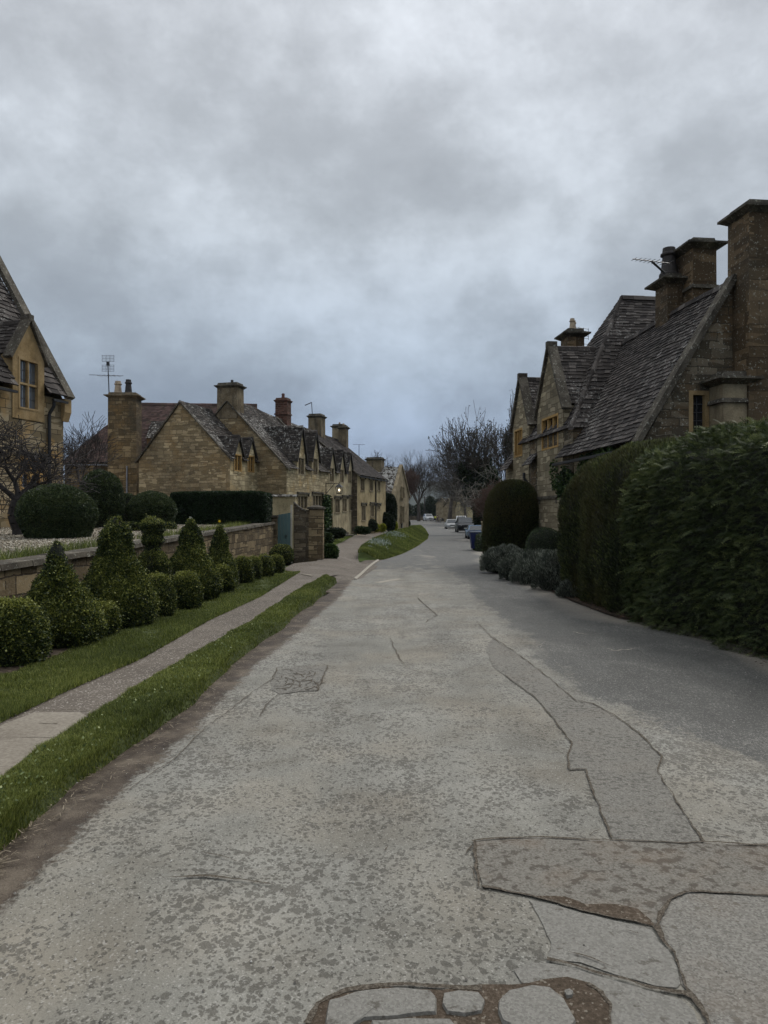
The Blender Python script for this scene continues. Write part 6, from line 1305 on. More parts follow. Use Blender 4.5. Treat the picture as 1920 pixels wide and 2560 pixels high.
M['chip'] = leafm('stone_chip', (.05, .045, .04), (.22, .20, .17), (.55, .53, .48), tr=0); tag(bulk('road_grit', np.concatenate([np.stack([P-u_, P-v_, P+tz, P+tz], 1), np.stack([P-v_, P+u_, P+tz, P+tz], 1), np.stack([P+u_, P+v_, P+tz, P+tz], 1), np.stack([P+v_, P-u_, P+tz, P+tz], 1)]), M['chip'], None, None, np.tile(rng.random(n), 4)), kind='stuff')
# gravel stones
n = 70000; y = yd(n, 7.5, 26, 1.4); x = wallX(y)-.35-rng.random(n)*np.minimum(9, .55*y); P = np.c_[x, y, zgv(y)+.008]; a = unit(rng.normal(size=(n, 3))*[1, 1, .4]); b = unit(np.cross(a, rng.normal(size=(n, 3)))); sz = (.010+.008*rng.random((n, 1)))*(1+y[:, None]*.02)
m, N = new_mat('gravel_stone'); at = N('ShaderNodeAttribute', {'attribute_name': 'rnd'}); fin(N, ramp(N, at.outputs['Fac'], [(0, (.12, .10, .07)), (.5, (.36, .32, .25)), (1, (.62, .58, .50))]), .9)
tag(bulk('gravel', np.stack([P-a*sz, P+b*sz*.7, P+a*sz, P-b*sz*.7], 1), m), kind='stuff')
# bulbs and tufts along the wall top
n = 5200; y = yd(n, 8.3, 24, 1.2); k = wob(np.c_[y, 0*y, 0*y], 1.1, 3) > -.25; y = y[k]; n = len(y); x = wallX(y)-.42-.28*np.abs(rng.normal(size=n)); blades('bulb_leaves', x, y, lambda x, y: zgv(y), .15, .011, lean=.9)
def flower(name, label, px, py, Y, zb, col, kind):
    x = (px-HX)/F*Y; z = H+(HY-py)/F*Y; t = thing(name, label, 'flower', (x, Y, zb)); mb = MB(); mb.tube([(x-.02, Y, zb), (x, Y, z)], .006, 5); mb.build('stem', M['grass'], t)
    m, N = new_mat('petal'); fin(N, col, .6); mb = MB()
    for i in range(6):
        a = i*math.pi/3; r = .045; mb.poly([(x, Y-.01, z), (x+r*.6*math.cos(a-.4), Y-.02, z+r*.6*math.sin(a-.4)), (x+r*math.cos(a), Y-.01, z+r*math.sin(a)), (x+r*.6*math.cos(a+.4), Y-.02, z+r*.6*math.sin(a+.4))])
    mb.lathe((x, Y-.012, z), [(-.03, .018), (0, .014)], 8, axis='y'); mb.build('bloom', m, t)
    mb = MB()
    for s in (-1, 1): mb.poly([(x+s*.03, Y, zb), (x+s*.04, Y, zb), (x+s*.09, Y-.05, z-.05)])
    mb.build('leaf', M['grass'], t)
flower('daffodil', 'single yellow daffodil on the wall top in front of the long hedge', 549, 1303, 20, 1.28, (.75, .55, .02), 0)
flower('white_narcissus', 'single white narcissus on the wall top left of the yellow daffodil', 477, 1295, 19, 1.26, (.75, .75, .68), 0)
bush('pale lime hellebore head beside the tall round evergreen', 283, 1306, 16, 22, 18.6, 'gold', 260, .05, name='hellebore', cat='plant', zb=1.25)
n = 800; y = rng.uniform(37, 60, n); ii = rng.integers(0, 2, n); y = np.where(ii, 39.5+1.6*rng.normal(size=n), 52+2.5*rng.normal(size=n)); l, r_ = bl(y), br_(y); tt = np.clip(.35+.12*rng.normal(size=n), 0, 1); x = l+(r_-l)*tt
P = np.c_[x, y, zroad(y)+(zpath(y)-zroad(y))*(1-ss((tt-.1)/.9))+.12+.1*rng.random(n)]; M['scilla'] = leafm('grey_green_bulb_foliage', (.10, .14, .10), (.22, .27, .22), (.42, .45, .42)); o = bulk('bank_flowers', leaf_quads(P, np.tile([[0, 0, 1.]], (n, 1)), .12, .18, .6), M['scilla']); tag(o, kind='stuff')
# ---------------------------------------------------------------- bare trees
def grow(base, h, r0, seed, trunk=.3, nb=3, lev=5, spread=.5, up=.35, wand=.12, shrink=.72, rmin=.01, lean=(0, 0), droop=0., nseg=4, first=5):
    rr = random.Random(seed); segs = []; tips = []
    def br(p, d, L, r, l):
        n = nseg; q = np.array(p, float); dd = np.array(d, float); rs = r
        for i in range(n):
            dd = unit(dd+np.array([rr.gauss(0, wand), rr.gauss(0, wand), rr.gauss(0, wand*.6)+up*.12-(droop*.1 if l < 2 else 0)])); q2 = q+dd*L/n; r2 = rs*(.90 if l else .85); segs.append((q, q2, rs, r2, l)); q, rs = q2, r2
            if l > 0 and i >= (1 if l < lev else n-2):
                k = 1 if l < lev else 0
                for _ in range(k if rr.random() < .85 else 0):
                    a = rr.random()*6.283; e = unit(np.cross(dd, unit(np.array([math.cos(a), math.sin(a), .3])))); nd = unit(dd*(1-spread*.55)+e*spread*(.8+.5*rr.random())); br(q, nd, L*shrink*(.7+.4*rr.random()), rs*.55, l-1)
        if l > 0:
            m = nb if l < lev else first
            for j in range(m):
                a = j*6.283/m+rr.random(); e = np.array([math.cos(a), math.sin(a), 0]); e = unit(e-dd*(e@dd)); nd = unit(dd+e*spread*(.7+.7*rr.random())); br(q, nd, L*shrink*(.8+.4*rr.random()), rs*.68, l-1)
        else: tips.append((q, dd))
    br(base, unit(np.array([lean[0], lean[1], 1.])), h*trunk, r0, lev); return segs, tips
def tree(name, label, base, h, r0, seed, bark='bark', thick=.05, rm=.012, grp=None, leaves=None, cat='tree', width=None, **kw):
    segs, tips = grow(np.array(base, float), h, r0, seed, **kw); zt = max(s[1][2] for s in segs); sc = h/(zt-base[2])
    b = np.array(base, float); ex = np.percentile(np.abs(np.array([s[1] for s in segs])[:, 0]-b[0]), 97); sx = sc if width is None else width/2/ex; f = lambda p: b+(p-b)*[sx, sx, sc]
    S = [(f(a), f(c), max(r1*1.0, rm), max(r2*1.0, rm)) for a, c, r1, r2, l in segs]; big = [s for s in S if s[2] > thick]; sm = [s for s in S if s[2] <= thick]
    t = thing(name, label, cat, base, grp); bulk('trunk', segs_quads(big, 8), M[bark], t); bulk('crown', segs_quads(sm, 3), M[bark], t)
    if leaves:
        m, num, size = leaves; tp = np.array([f(q) for q, _ in tips]); i = rng.integers(0, len(tp), num); P = tp[i]+rng.normal(size=(num, 3))*.10; bulk('leaves', leaf_quads(P, unit(rng.normal(size=(num, 3))), size, .45, .9), M[m], t)
    print(name, len(S), 'sc', round(sc, 2)); return t, S
def ivy_on(t, S, mat, n, size, spread, zmax):
    big = [s for s in S if s[0][2] < zmax and s[2] > .06]; A = np.array([s[0] for s in big]); B = np.array([s[1] for s in big]); r = np.array([s[2] for s in big]); w = np.linalg.norm(B-A, axis=1)*(r+.1); i = rng.choice(len(A), n, p=w/w.sum()); u = rng.random((n, 1)); d = unit(rng.normal(size=(n, 3)))
    P = A[i]*(1-u)+B[i]*u+d*(r[i][:, None]+spread*rng.random((n, 1))); bulk('ivy', leaf_quads(P, d, size, .5, .6), M[mat], t)
def g3(px, Y, z=None): return ((px-HX)/F*Y, Y, float(zroad(Y))-.05 if z is None else z)
gt = 'bare trees beyond the houses'
t, S = tree('bare_tree', 'big spreading bare tree with dark bud clusters and an ivy-clad trunk, nearest the right house', g3(1208, 78), 14.6, .42, 11, 'bark', .07, .020, gt, ('bud', 1500, .16), lev=5, nb=2, first=4, spread=.55, up=.7, trunk=.20, shrink=.82, wand=.12, width=8.4)
ivy_on(t, S, 'ivyd', 14000, .22, .5, 9.5)
t, S = tree('bare_tree', 'slender bare tree rising behind the right dormer with dark buds', g3(1262, 70), 13.9, .26, 23, 'bark', .06, .018, gt, ('bud', 1300, .16), lev=5, nb=2, first=4, spread=.36, up=.9, trunk=.24, shrink=.80, wand=.12, width=3.8)
ivy_on(t, S, 'ivyd', 5000, .2, .35, 8)
tree('bare_tree', 'wide-domed bare tree in the middle distance left of the bud-covered tree', g3(1124, 150), 18.0, .50, 31, 'bark', .10, .014, gt, lev=5, nb=3, first=4, spread=.62, up=.35, trunk=.26, shrink=.76, wand=.11, width=8.6)
tree('bare_tree', 'tall fine-twigged bare tree leaning left of the gap of sky', g3(1047, 185), 18.2, .50, 43, 'bark', .11, .015, gt, lev=5, nb=3, first=5, spread=.50, up=.6, trunk=.20, shrink=.78, wand=.10, lean=(-.2, 0), width=10.5)
tree('bare_tree', 'dense bare tree at the end of the terrace, left of the fine-twigged one', g3(1008, 160), 12.5, .4, 57, 'twigr', .10, .016, gt, lev=5, nb=3, first=5, spread=.5, up=.6, trunk=.16, shrink=.76, wand=.11, width=5.4)
tree('bare_tree', 'bare tree top just above the far chimney of the terrace', g3(972, 190), 18.5, .5, 61, 'bark', .12, .025, gt, lev=5, nb=3, first=5, spread=.6, up=.4, trunk=.22, shrink=.76)
tree('bare_tree', 'bare tree behind the far cottages, right of the sky gap', g3(1166, 135), 12.5, .35, 71, 'bark', .08, .014, gt, lev=5, nb=3, first=5, spread=.6, up=.35, trunk=.20, shrink=.75)
tree('bare_tree', 'pale low tree with arching bare branches above the parked cars', g3(1224, 60), 6.8, .18, 83, 'barkl', .05, .012, gt, lev=4, nb=2, first=4, spread=.85, up=-.05, trunk=.45, shrink=.78, wand=.16)
tree('reddish_tree', 'reddish-twigged hornbeam beside the dark yew dome above the cars', g3(1240, 58), 5.2, .14, 91, 'twigr', .04, .009, None, lev=5, nb=3, first=5, spread=.6, up=.4, trunk=.18, shrink=.78)
tree('bare_tree', 'thin bare tree showing behind the corner of the tall left house', (PX(182, 1150, 34)[0], 34, 1.3), 5.2, .10, 97, 'barkd', .03, .010, gt, lev=4, nb=3, first=4, spread=.5, up=.5, trunk=.3)
tree('gnarled_tree', 'bare gnarled wall tree with contorted dark branches behind the big dome', (PX(50, 1340, 17.2)[0], 17.2, 1.2), 2.9, .17, 101, 'barkd', .035, .008, None, width=3.1, lev=4, nb=2, first=4, spread=.8, up=.15, trunk=.16, shrink=.86, wand=.26, nseg=5)
tree('gnarled_tree', 'second bare gnarled tree reaching in from the left edge of the photo', (PX(-90, 1340, 17.6)[0], 17.6, 1.2), 2.9, .16, 105, 'barkd', .035, .008, None, width=3.0, lev=4, nb=2, first=4, spread=.85, up=.3, trunk=.18, shrink=.82, wand=.24, nseg=5)
# dark evergreens
def evergreen(label, px, Y, w, top, mat='ivyd', n=12000, size=.3, base=None):
    r = w/2*Y/F; zt = H+(HY-top)/F*Y; zb = float(zroad(Y)) if base is None else base; x = (px-HX)/F*Y
    t = thing('evergreen_tree', label, 'tree', (x, Y, zb), 'dark evergreens beyond the houses'); mb = MB(); mb.tube([(x, Y, zb), (x, Y, lerp(zb, zt, .6))], r*.08+.05, 7); mb.build('trunk', M['barkd'], t)
    Ps, Ns = [], []
    for k in range(9):
        a = R.random()*6.28; q = R.random()*.5; c = np.array([x+math.cos(a)*r*q, Y+math.sin(a)*r*q, lerp(zb, zt, .25+.42*R.random())]); P, N_ = superblob(c, (r*.58, r*.58, (zt-zb)*.30), 2, 2, n//9, .12*r, 1.5/r, k); Ps.append(P); Ns.append(N_)
    P, N_ = np.concatenate(Ps), np.concatenate(Ns); P = P-N_*(rng.random((len(P), 1))**2*.5*r); bulk('crown', leaf_quads(P, N_, size, .5, .7), M[mat], t); return t
evergreen('dark rounded evergreen under the gap of sky, left of the far cottages', 1074, 228, 42, 1236)
evergreen('dark evergreen just left of the far cottage gables', 1094, 222, 24, 1246, n=6000)
evergreen('broad dark evergreen mass behind the ivy-clad tree, beside the right house', 1238, 66, 74, 1150, 'ivyd', 30000, .2)
evergreen('dark evergreen at the foot of the ivy-clad tree over the far cottages', 1204, 84, 50, 1172, 'ivyd', 22000, .24)
evergreen('dark shrubby evergreen behind the parked cars, beside the tall yew dome', 1206, 70, 44, 1245, 'ivyd', 14000, .16)
evergreen('low dark evergreen between the fine-twigged trees and the narrow gable', 1018, 222, 40, 1252, n=8000)
evergreen('distant dark evergreen behind the middle of the road bend', 1050, 235, 44, 1255, n=8000, size=.4)
# ---------------------------------------------------------------- far cottages, vehicles, people, small things
# far cottages on the right of the bend
def far_cottage(label, O, L, D, ze, zr, face, zb, wall='render', ch=True, wins=2, grp='far cottages beyond the bend'):
    """gable at u=0 faces the road user; ridge runs along u"""
    f = Fr(O[0], O[1], face[0], face[1], side=1); w_ = f.W; t = thing('far_cottage', label, 'house', w_(0, 0, zb), grp); mb = MB()
    for u in (0, L): mb.poly([w_(u, 0, zb-.5), w_(u, D, zb-.5), w_(u, D, ze), w_(u, D/2, zr), w_(u, 0, ze)], 0, .5, [(0, 0), (D, 0), (D, ze), (D/2, zr), (0, ze)])
    for v in (0, D): mb.poly([w_(0, v, zb-.5), w_(L, v, zb-.5), w_(L, v, ze), w_(0, v, ze)], 0, .5)
    mb.build('wall', M[wall], t); rb = MB()
    slope(rb, w_(-.1, -.2, ze-.15), w_(L+.1, -.2, ze-.15), w_(L+.1, D/2, zr+.05), w_(-.1, D/2, zr+.05), 0, 1, tw=.5, th=.32); slope(rb, w_(L+.1, D+.2, ze-.15), w_(-.1, D+.2, ze-.15), w_(-.1, D/2, zr+.05), w_(L+.1, D/2, zr+.05), 0, 1, tw=.5, th=.32)
    rb.build('roof', [M['slate'], M['under']], t); cb = MB()
    for v, e in ((-.2, ze), (D+.2, ze)): bar(cb, w_(-.1, v, e-.15), w_(-.1, D/2, zr+.1), .3, .12, m=0, side=(*f.d, 0))
    cb.build('coping', M['dress'], t)
    if ch: chimney(t, w_, L*.5, D/2, .4, .5, zr-.6, zr+1.3, 'dress', pots=[(0, 0, .15, .4, 'pot')])
    for k in range(wins):
        a = D*(.5 if wins == 1 else .3+.4*k); window(t, lambda x, z, d: w_(d, x, z), (a-.5, a+.5, zb+1.0, zb+2.1), 2, (), 'dress', 'glassb', jw=.1, mw=.1, bars=(1, 1))
        window(t, lambda x, z, d: w_(x, d, z), (L*(.25+.4*k), L*(.25+.4*k)+1.1, zb+1.0, zb+2.1), 2, (), 'dress', 'glassb', jw=.1, mw=.1, bars=(1, 1))
    return t
Yc = 148.0; zf_ = lambda py, Y: H+(HY-py)/F*Y; xf = lambda px, Y: (px-HX)/F*Y
far_cottage('far cottage with a blank tawny gable directly above the black car', (xf(1139, Yc), Yc), 10, xf(1158, Yc)-xf(1139, Yc)+.6, zf_(1266, Yc), zf_(1233, Yc), (.55, .9), -.1)
far_cottage('far cottage whose narrow gable stands just left of the blank tawny one', (xf(1125, 158), 158), 9, 2.3, zf_(1272, 158), zf_(1236, 158), (.35, .95), 0, 'dress', ch=False, wins=1)
far_cottage('far cottage with a small coped gable and pale chimney behind the motorcycle', (xf(1110, 170), 170), 9, 2.2, zf_(1266, 170), zf_(1248, 170), (.45, .9), 0.05, 'dress', wins=1)
far_cottage('furthest cottage left of the group with a low eave above the garden hedge', (xf(1090, 182), 182), 9, 2.9, zf_(1262, 182), zf_(1246, 182), (.35, .95), 0.1, 'dress', ch=False, wins=1)
far_cottage('large far house rising behind the row of small cottages', (xf(1130, 194), 194), 14, 7.5, zf_(1246, 194), zf_(1222, 194), (1.0, .55), 0.1, 'dress', wins=2)
# roadside wall and fence at the bend
fw = thing('field_wall', 'low mossy field wall across the bend behind the silver car', 'wall', (xf(1055, 212), 212, .45)); mb = MB(); mb.box(xf(1010, 212), xf(1086, 212), 212, 212.5, .2, 1.55); mb.build('wall', M['darkstone'], fw)
mb = MB(); mb.box(xf(1010, 212), xf(1086, 212), 211.9, 212.6, 1.552, 1.7); mb.build('coping', M['coping'], fw)
hedgeblob('field_hedge', 'dark clipped hedge along the top of the low field wall', [((xf(1052, 215), 215, .9), (6, 1, 1.4), 5, 4)], 'ivyd', 6000, .3, .3)
tp_ = thing('marker_post', 'small white-topped post by the field wall', 'post', (xf(1045, 205), 205, .45)); mb = MB(); mb.box(xf(1045, 205)-.07, xf(1045, 205)+.07, 204.9, 205.04, .3, 1.5); mb.build('post', M['woodbrown'], tp_); mb = MB(); mb.box(xf(1045, 205)-.12, xf(1045, 205)+.12, 204.86, 205.08, 1.502, 2.1); mb.build('post_cap', M['cream'], tp_)
pl = thing('telegraph_pole', 'thin wooden pole in front of the dark evergreens at the bend', 'pole', g3(1061, 195)); b = g3(1061, 195); mb = MB(); mb.tube([b, (b[0], b[1], b[2]+6.5)], .11, 6); mb.build('pole', M['bark'], pl); mb = MB(); mb.box(b[0]-.6, b[0]+.6, b[1]-.05, b[1]+.05, b[2]+6.0, b[2]+6.12); mb.build('crossarm', M['bark'], pl)
# stone post by the bin
sp = thing('stone_post', 'slim tawny stone post standing between the blue bin and the yew dome', 'post', (xf(1209, 44), 44, -.3)); mb = MB(); mb.box(xf(1205, 44), xf(1213.5, 44), 44, 44.3, -.4, zf_(1306, 44)); mb.build('shaft', M['dress'], sp); mb = MB(); mb.frustum(xf(1209.2, 44), 44.15, zf_(1306, 44)+.002, zf_(1303, 44), .13, .19, .09, .13); mb.build('cap', M['dress'], sp)
# wheeled bin
m_bin = plain('navy_bin_plastic', (.012, .020, .085), .45, var=.06); m_lid = plain('dark_bin_lid', (.02, .03, .05), .4, var=.06)
Yb_ = 42.5; xb_ = xf(1188, Yb_); zb_ = zf_(1373, Yb_); bn = thing('wheeled_bin', 'navy blue wheeled bin standing at the right edge of the road beside the stone post', 'bin', (xb_, Yb_, zb_)); hb = .98
mb = MB(); c = lambda x, y, z: (xb_+x, Yb_+y, zb_+z); mb.frustum(0, 0, .04, hb-.08, .22, .26, .30, .34, 0, c); mb.frustum(0, 0, hb-.08, hb-.03, .33, .37, .33, .37, 0, c); mb.build('bin_body', m_bin, bn)
mb = MB(); mb.frustum(0, 0, hb-.028, hb+.02, .34, .38, .33, .37, 0, c); mb.frustum(0, 0, hb+.022, hb+.06, .30, .34, .18, .22, 0, c); mb.build('lid', m_lid, bn)
mb = MB(); mb.tube([c(.40, -.26, hb-.12), c(.40, .26, hb-.12)], .018); mb.tube([c(.32, -.26, hb-.10), c(.40, -.26, hb-.12)], .018); mb.tube([c(.32, .26, hb-.10), c(.40, .26, hb-.12)], .018); mb.build('handle', m_lid, bn)
for s in (-1, 1):
    mb = MB(); mb.lathe(c(.22, s*.27-.02, .1), [(0, .1), (.04, .1)], 14, axis='y'); mb.build('wheel', M['black'], bn)
# cars, front towards -Y before turning
def paint(name, col, rough=.3):
    m, N = new_mat(name); fin(N, col, rough, spec=.3); return m
M['tyre'] = plain('tyre_rubber', (.015, .015, .015), .8); M['rim'] = plain('alloy_rim', (.30, .30, .31), .3, .8); M['lampg'] = glassm('lamp_glass', (.35, .36, .38), .1); M['plate'] = plain('number_plate_white', (.6, .6, .55), .5); M['dplast'] = plain('dark_trim', (.02, .02, .021), .5)
def car(name, label, loc, rz, col, L=4.6, Wd=1.86, Ht=1.45, suv=False, grp='cars parked along the lane'):
    t = thing(name, label, 'car', loc, grp, 0); cr, sr = math.cos(rz), math.sin(rz); T = lambda x, y, z: (loc[0]+x*cr-y*sr, loc[1]+x*sr+y*cr, loc[2]+z); w = Wd/2; mp_ = paint(name+'_paint', col)
    belt = Ht*.60; hood = Ht*(.60 if suv else .56); st = [(-L/2, .36, hood*.72, w*.74), (-L/2+.10, .24, hood*.86, w*.90), (-L/2+.45, .20, hood*.96, w*.98), (-L*.20, .20, hood*1.02, w), (0, .20, belt*1.04, w), (L*.28, .20, belt*1.06, w), (L/2-.25, .22, belt*1.06, w*.97), (L/2, .36, belt*.95, w*.85)]
    def ring(y, zb, zt, hw): m_ = (zb+zt)/2; return [(-hw*.93, y, zb), (-hw, y, m_-.05), (-hw*.985, y, zt-.10), (-hw*.90, y, zt-.01), (0, y, zt+.025), (hw*.90, y, zt-.01), (hw*.985, y, zt-.10), (hw, y, m_-.05), (hw*.93, y, zb)]
    mb = MB(); rg = [[T(*p) for p in ring(*s)] for s in st]
    for a, b in zip(rg, rg[1:]):
        for i in range(9): j = (i+1) % 9; mb.poly([a[i], b[i], b[j], a[j]])
    mb.poly(rg[0]); mb.poly(list(reversed(rg[-1]))); body = mb.build('body', mp_, t, False)
    # cabin
    yf, yr = -L*.20, (L*.44 if suv else L*.36); yt0, yt1 = -L*.04, (L*.36 if suv else L*.20); b0, b1, wt = belt*1.02, Ht, w*.76
    bot = [(-w*.90, yf, b0), (w*.90, yf, b0), (w*.90, yr, b0), (-w*.90, yr, b0)]; top = [(-wt, yt0, b1-.03), (wt, yt0, b1-.03), (wt, yt1, b1-.03), (-wt, yt1, b1-.03)]
    mb = MB(); mb.hexa([T(*p) for p in bot+top]); mb.hexa([T(*p) for p in top]+[T(p[0]*.86, lerp(p[1], (yt0+yt1)/2, .1), b1) for p in top]); mb.build('roof', mp_, t)
    def pane(q, sh, nm):
        c_ = sum(np.array(x) for x in q)/4; q = [c_+(np.array(x)-c_)*.88+np.array(sh) for x in q]; mb = MB(); mb.poly([T(*x) for x in q]); mb.build(nm, M['carglass'], t)
    pane([bot[0], bot[1], top[1], top[0]], (0, -.015, .01), 'windscreen'); pane([bot[2], bot[3], top[3], top[2]], (0, .015, .01), 'rear_window'); pane([bot[3], bot[0], top[0], top[3]], (-.012, 0, .01), 'side_window'); pane([bot[1], bot[2], top[2], top[1]], (.012, 0, .01), 'side_window')
    yF = -L/2
    for s in (-1, 1):
        mb = MB(); mb.hexa([T(s*w*.50, yF-.01, hood*.66), T(s*w*.86, yF+.10, hood*.66), T(s*w*.86, yF+.2, hood*.66), T(s*w*.50, yF+.1, hood*.66), T(s*w*.52, yF+.03, hood*.80), T(s*w*.84, yF+.15, hood*.80), T(s*w*.84, yF+.25, hood*.80), T(s*w*.52, yF+.12, hood*.80)]); mb.build('headlight', M['lampg'], t)
        mb = MB(); mb.hexa([T(s*w*.99, yf+.25, b0+.02), T(s*(w+.17), yf+.2, b0+.02), T(s*(w+.17), yf+.3, b0+.02), T(s*w*.99, yf+.33, b0+.02), T(s*w*.99, yf+.25, b0+.14), T(s*(w+.15), yf+.2, b0+.13), T(s*(w+.15), yf+.3, b0+.13), T(s*w*.99, yf+.33, b0+.14)]); mb.build('mirror', mp_, t)
        for yy in (-L*.31, L*.31):
            r = .36 if suv else .32; mb = MB(); x = s*(w-.10); pr = [(-.11, r*.8), (-.11, r*.96), (-.07, r), (.07, r), (.11, r*.96), (.11, r*.8)]; cc = (x, yy, r)
            mb.lathe(cc, pr, 20, axis='x'); mb.v = [T(*p) for p in mb.v]; wh = mb.build('wheel', M['tyre'], t); mb = MB(); mb.lathe(cc, [(-.115, r*.62), (.115, r*.62)], 14, axis='x'); mb.v = [T(*p) for p in mb.v]; mb.build('rim', M['rim'], wh)
    mb = MB(); mb.box(-w*.36, w*.36, yF-.02, yF+.05, hood*.60, hood*.80, 0, T); mb.build('grille', M['dplast'], t)
    mb = MB(); mb.box(-w*.80, w*.80, yF+.02, yF+.25, .22, hood*.42, 0, T); mb.build('bumper', M['dplast'], t); mb = MB(); mb.box(-.27, .27, yF-.03, yF+.01, hood*.42, hood*.42+.12, 0, T); mb.build('number_plate', M['plate'], t)
    return t
def cl_(px, py): x, y = GP(px, py, zroad); return (x, y+2.2, float(zroad(y)))
car('parked_suv', 'black off-road car facing us at the right of the lane, before the others', cl_(1167, 1331.5), math.radians(-2), (.006, .006, .007), 4.9, 2.12, 1.78, True)
car('parked_car', 'silver car parked behind and left of the black one, facing us', cl_(1132, 1322.5), math.radians(-1), (.33, .33, .32), 4.5, 1.82, 1.42)
x, y, z = cl_(1154, 1318); car('parked_car', 'white car whose roof shows above and behind the black one', (xf(1153, 118), 118, float(zroad(118))), math.radians(-2), (.62, .62, .60), 4.6, 1.9, 1.85, True)
car('parked_car', 'pale blue car half hidden behind the bin and the stone post', (xf(1199, 62), 64, float(zroad(62))), math.radians(-2), (.13, .20, .30), 4.2, 1.75, 1.15)
x, y = GP(1071, 1302.5, zroad); car('silver_estate', 'small silver-white car driving towards us at the bend', (x, y, float(zroad(y))), math.radians(8), (.58, .59, .60), 4.8, 2.05, 1.78, True, grp=None)
# people and a motorcycle near the bend
def person(label, px, py, hgt, top, legs, skin=(.35, .22, .16), pose=0, Y=None):
    x, y = GP(px, py, zroad); z = float(zroad(y)); t = thing('person', label, 'person', (x, y, z)); s = hgt/1.75
    J = {'pel': (0, 0, .95), 'ch': (.0, 0, 1.35), 'nk': (0, 0, 1.50), 'hd': (0, -.02, 1.66), 'ls': (-.18, 0, 1.43), 'le': (-.26, .02, 1.15), 'lh': (-.22, -.14, .95), 'rs': (.18, 0, 1.43), 're': (.27, -.02, 1.16), 'rh': (.20, -.2, 1.02), 'lp': (-.09, 0, .92), 'lk': (-.11, -.03, .50), 'lf': (-.12, .02, .06), 'lt': (-.13, -.14, .03), 'rp': (.09, 0, .92), 'rk': (.12, -.05, .50), 'rf': (.14, .03, .06), 'rt': (.15, -.13, .03)}
    if pose: J['hd'] = (.02, -.14, 1.60); J['ch'] = (0, -.06, 1.33); J['rh'] = (.3, -.3, .98); J['lh'] = (-.12, -.34, .98)
    Rr = {'pel': .14, 'ch': .16, 'nk': .06, 'hd': .115, 'ls': .07, 'le': .05, 'lh': .04, 'rs': .07, 're': .05, 'rh': .04, 'lp': .10, 'lk': .065, 'lf': .05, 'lt': .04, 'rp': .10, 'rk': .065, 'rf': .05, 'rt': .04}
    def skin_mesh(nm, edges, mat, grow_, par):
        ks = []; [ks.append(k) for e in edges for k in e if k not in ks]; me = bpy.data.meshes.new(nm); me.from_pydata([tuple(np.array(J[k])*s) for k in ks], [(ks.index(a), ks.index(b)) for a, b in edges], []); o = add(nm, me, par); me.materials.append(mat)
        md = o.modifiers.new('skin', 'SKIN'); me.skin_vertices.new() if not me.skin_vertices else None
        for i, k in enumerate(ks): me.skin_vertices[0].data[i].radius = (Rr[k]*grow_, Rr[k]*grow_*.85)
        me.skin_vertices[0].data[0].use_root = True; sb = o.modifiers.new('sub', 'SUBSURF'); sb.levels = sb.render_levels = 1; return o
    skin_mesh('body', [('pel', 'ch'), ('ch', 'nk'), ('nk', 'hd'), ('ch', 'ls'), ('ls', 'le'), ('le', 'lh'), ('ch', 'rs'), ('rs', 're'), ('re', 'rh'), ('pel', 'lp'), ('lp', 'lk'), ('lk', 'lf'), ('lf', 'lt'), ('pel', 'rp'), ('rp', 'rk'), ('rk', 'rf'), ('rf', 'rt')], plain('skin', skin, .6), 1.0, t)
    skin_mesh('jacket', [('pel', 'ch'), ('ch', 'ls'), ('ls', 'le'), ('ch', 'rs'), ('rs', 're')], plain('jacket_cloth', top, .8), 1.22, t)
    skin_mesh('trousers', [('pel', 'lp'), ('lp', 'lk'), ('lk', 'lf'), ('pel', 'rp'), ('rp', 'rk'), ('rk', 'rf')], plain('trouser_cloth', legs, .8), 1.25, t)
    mb = MB(); c = np.array(J['hd'])*s+np.array([x, y, z]); mb.lathe((c[0], c[1]+.02, c[2]-.02), [(-.02, .118*s), (.06, .125*s), (.12, .09*s), (.15, .02)], 12); mb.build('hair', plain('hair', (.03, .02, .015), .8), t); return t
person('person in a bright yellow jacket standing at the road bend', 1088.5, 1306, 1.65, (.55, .60, .08), (.02, .02, .03))
person('person in dark jacket and navy trousers bending over the motorcycle', 1094, 1308, 1.80, (.015, .016, .022), (.03, .03, .07), pose=1)
x, y = GP(1108, 1306, zroad); z = float(zroad(y)); mt = thing('motorcycle', 'dark motorcycle on its stand beside the two people', 'motorcycle', (x, y, z)); T = lambda a, b, c: (x+a, y+b, z+c)
for a in (-.72, .72):
    mb = MB(); th = np.linspace(0, 2*math.pi, 15); mb.tube([T(a+.29*math.cos(q), 0, .33+.29*math.sin(q)) for q in th], .05, 6); wh = mb.build('wheel', M['tyre'], mt); mb = MB(); mb.lathe(T(a, -.04, .33), [(0, .17), (.08, .17)], 12, axis='y'); mb.build('rim', M['metal'], wh)
mb = MB(); mb.hexa([T(*p) for p in ((-.35, -.14, .35), (.35, -.14, .35), (.35, .14, .35), (-.35, .14, .35), (-.42, -.12, .72), (.4, -.12, .68), (.4, .12, .68), (-.42, .12, .72))]); mb.build('engine', M['dplast'], mt)
mb = MB(); mb.hexa([T(*p) for p in ((-.4, -.13, .722), (.05, -.13, .722), (.05, .13, .722), (-.4, .13, .722), (-.34, -.08, .95), (.0, -.08, .88), (.0, .08, .88), (-.34, .08, .95))]); mb.build('tank', paint('tank_paint', (.02, .02, .025)), mt)
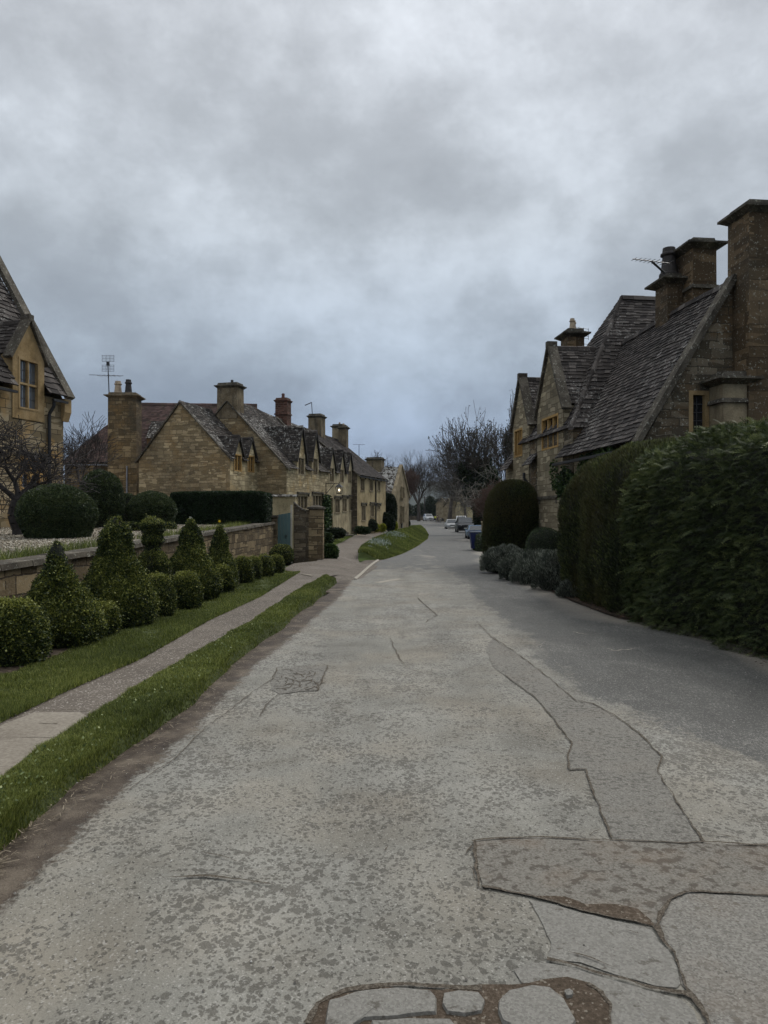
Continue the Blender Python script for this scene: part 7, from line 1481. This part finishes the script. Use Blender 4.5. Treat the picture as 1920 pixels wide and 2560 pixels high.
mb = MB(); mb.hexa([T(*p) for p in ((.06, -.14, .70), (.75, -.11, .74), (.75, .11, .74), (.06, .14, .70), (.06, -.12, .80), (.78, -.09, .88), (.78, .09, .88), (.06, .12, .80))]); mb.build('saddle', M['black'], mt)
mb = MB(); mb.tube([T(-.72, -.09, .33), T(-.45, -.09, 1.0)], .03); mb.tube([T(-.72, .09, .33), T(-.45, .09, 1.0)], .03); mb.build('fork', M['metal'], mt)
mb = MB(); mb.tube([T(-.36, -.36, 1.05), T(-.45, -.12, 1.02), T(-.45, .12, 1.02), T(-.36, .36, 1.05)], .02); mb.build('handlebar', M['black'], mt); mb = MB(); mb.lathe(T(-.66, 0, .92), [(0, .10), (.14, .07)], 10, axis='x'); mb.build('headlight', M['lampg'], mt)
# a cat's-size thing by the narrow gable: small boot scraper sign boards
mb = MB(); bx, by = GP(1000, 1323, zpath); bd = thing('noticeboard', 'small boards leaning at the foot of the narrow gable by the path', 'sign board', (bx, by, float(zpath(by)))); zz_ = float(zpath(by))
mb.hexa([(bx-.3, by, zz_), (bx+.3, by, zz_), (bx+.3, by+.04, zz_), (bx-.3, by+.04, zz_), (bx-.3, by+.25, zz_+.9), (bx+.3, by+.25, zz_+.9), (bx+.3, by+.29, zz_+.9), (bx-.3, by+.29, zz_+.9)]); mb.build('board', M['cream'], bd)
mb = MB(); mb.hexa([(bx-.22, by-.01, zz_+.12), (bx+.22, by-.01, zz_+.12), (bx+.22, by+.03, zz_+.12), (bx-.22, by+.03, zz_+.12), (bx-.22, by+.13, zz_+.5), (bx+.22, by+.13, zz_+.5), (bx+.22, by+.17, zz_+.5), (bx-.22, by+.17, zz_+.5)]); mb.build('panel', M['dplast'], bd)
# ---------------------------------------------------------------- air
if True:
    mb = MB(); mb.box(-2300, 2700, -40, 2700, -2, 135); hz = mb.build('haze', plain('haze_air', (1, 1, 1))); tag(hz, kind='stuff')
    m, N = new_mat('thin_air'); v = N('ShaderNodeVolumePrincipled', Color=(.72, .80, .92), Density=.00008); N('ShaderNodeOutputMaterial', Volume=v); hz.data.materials[0] = m
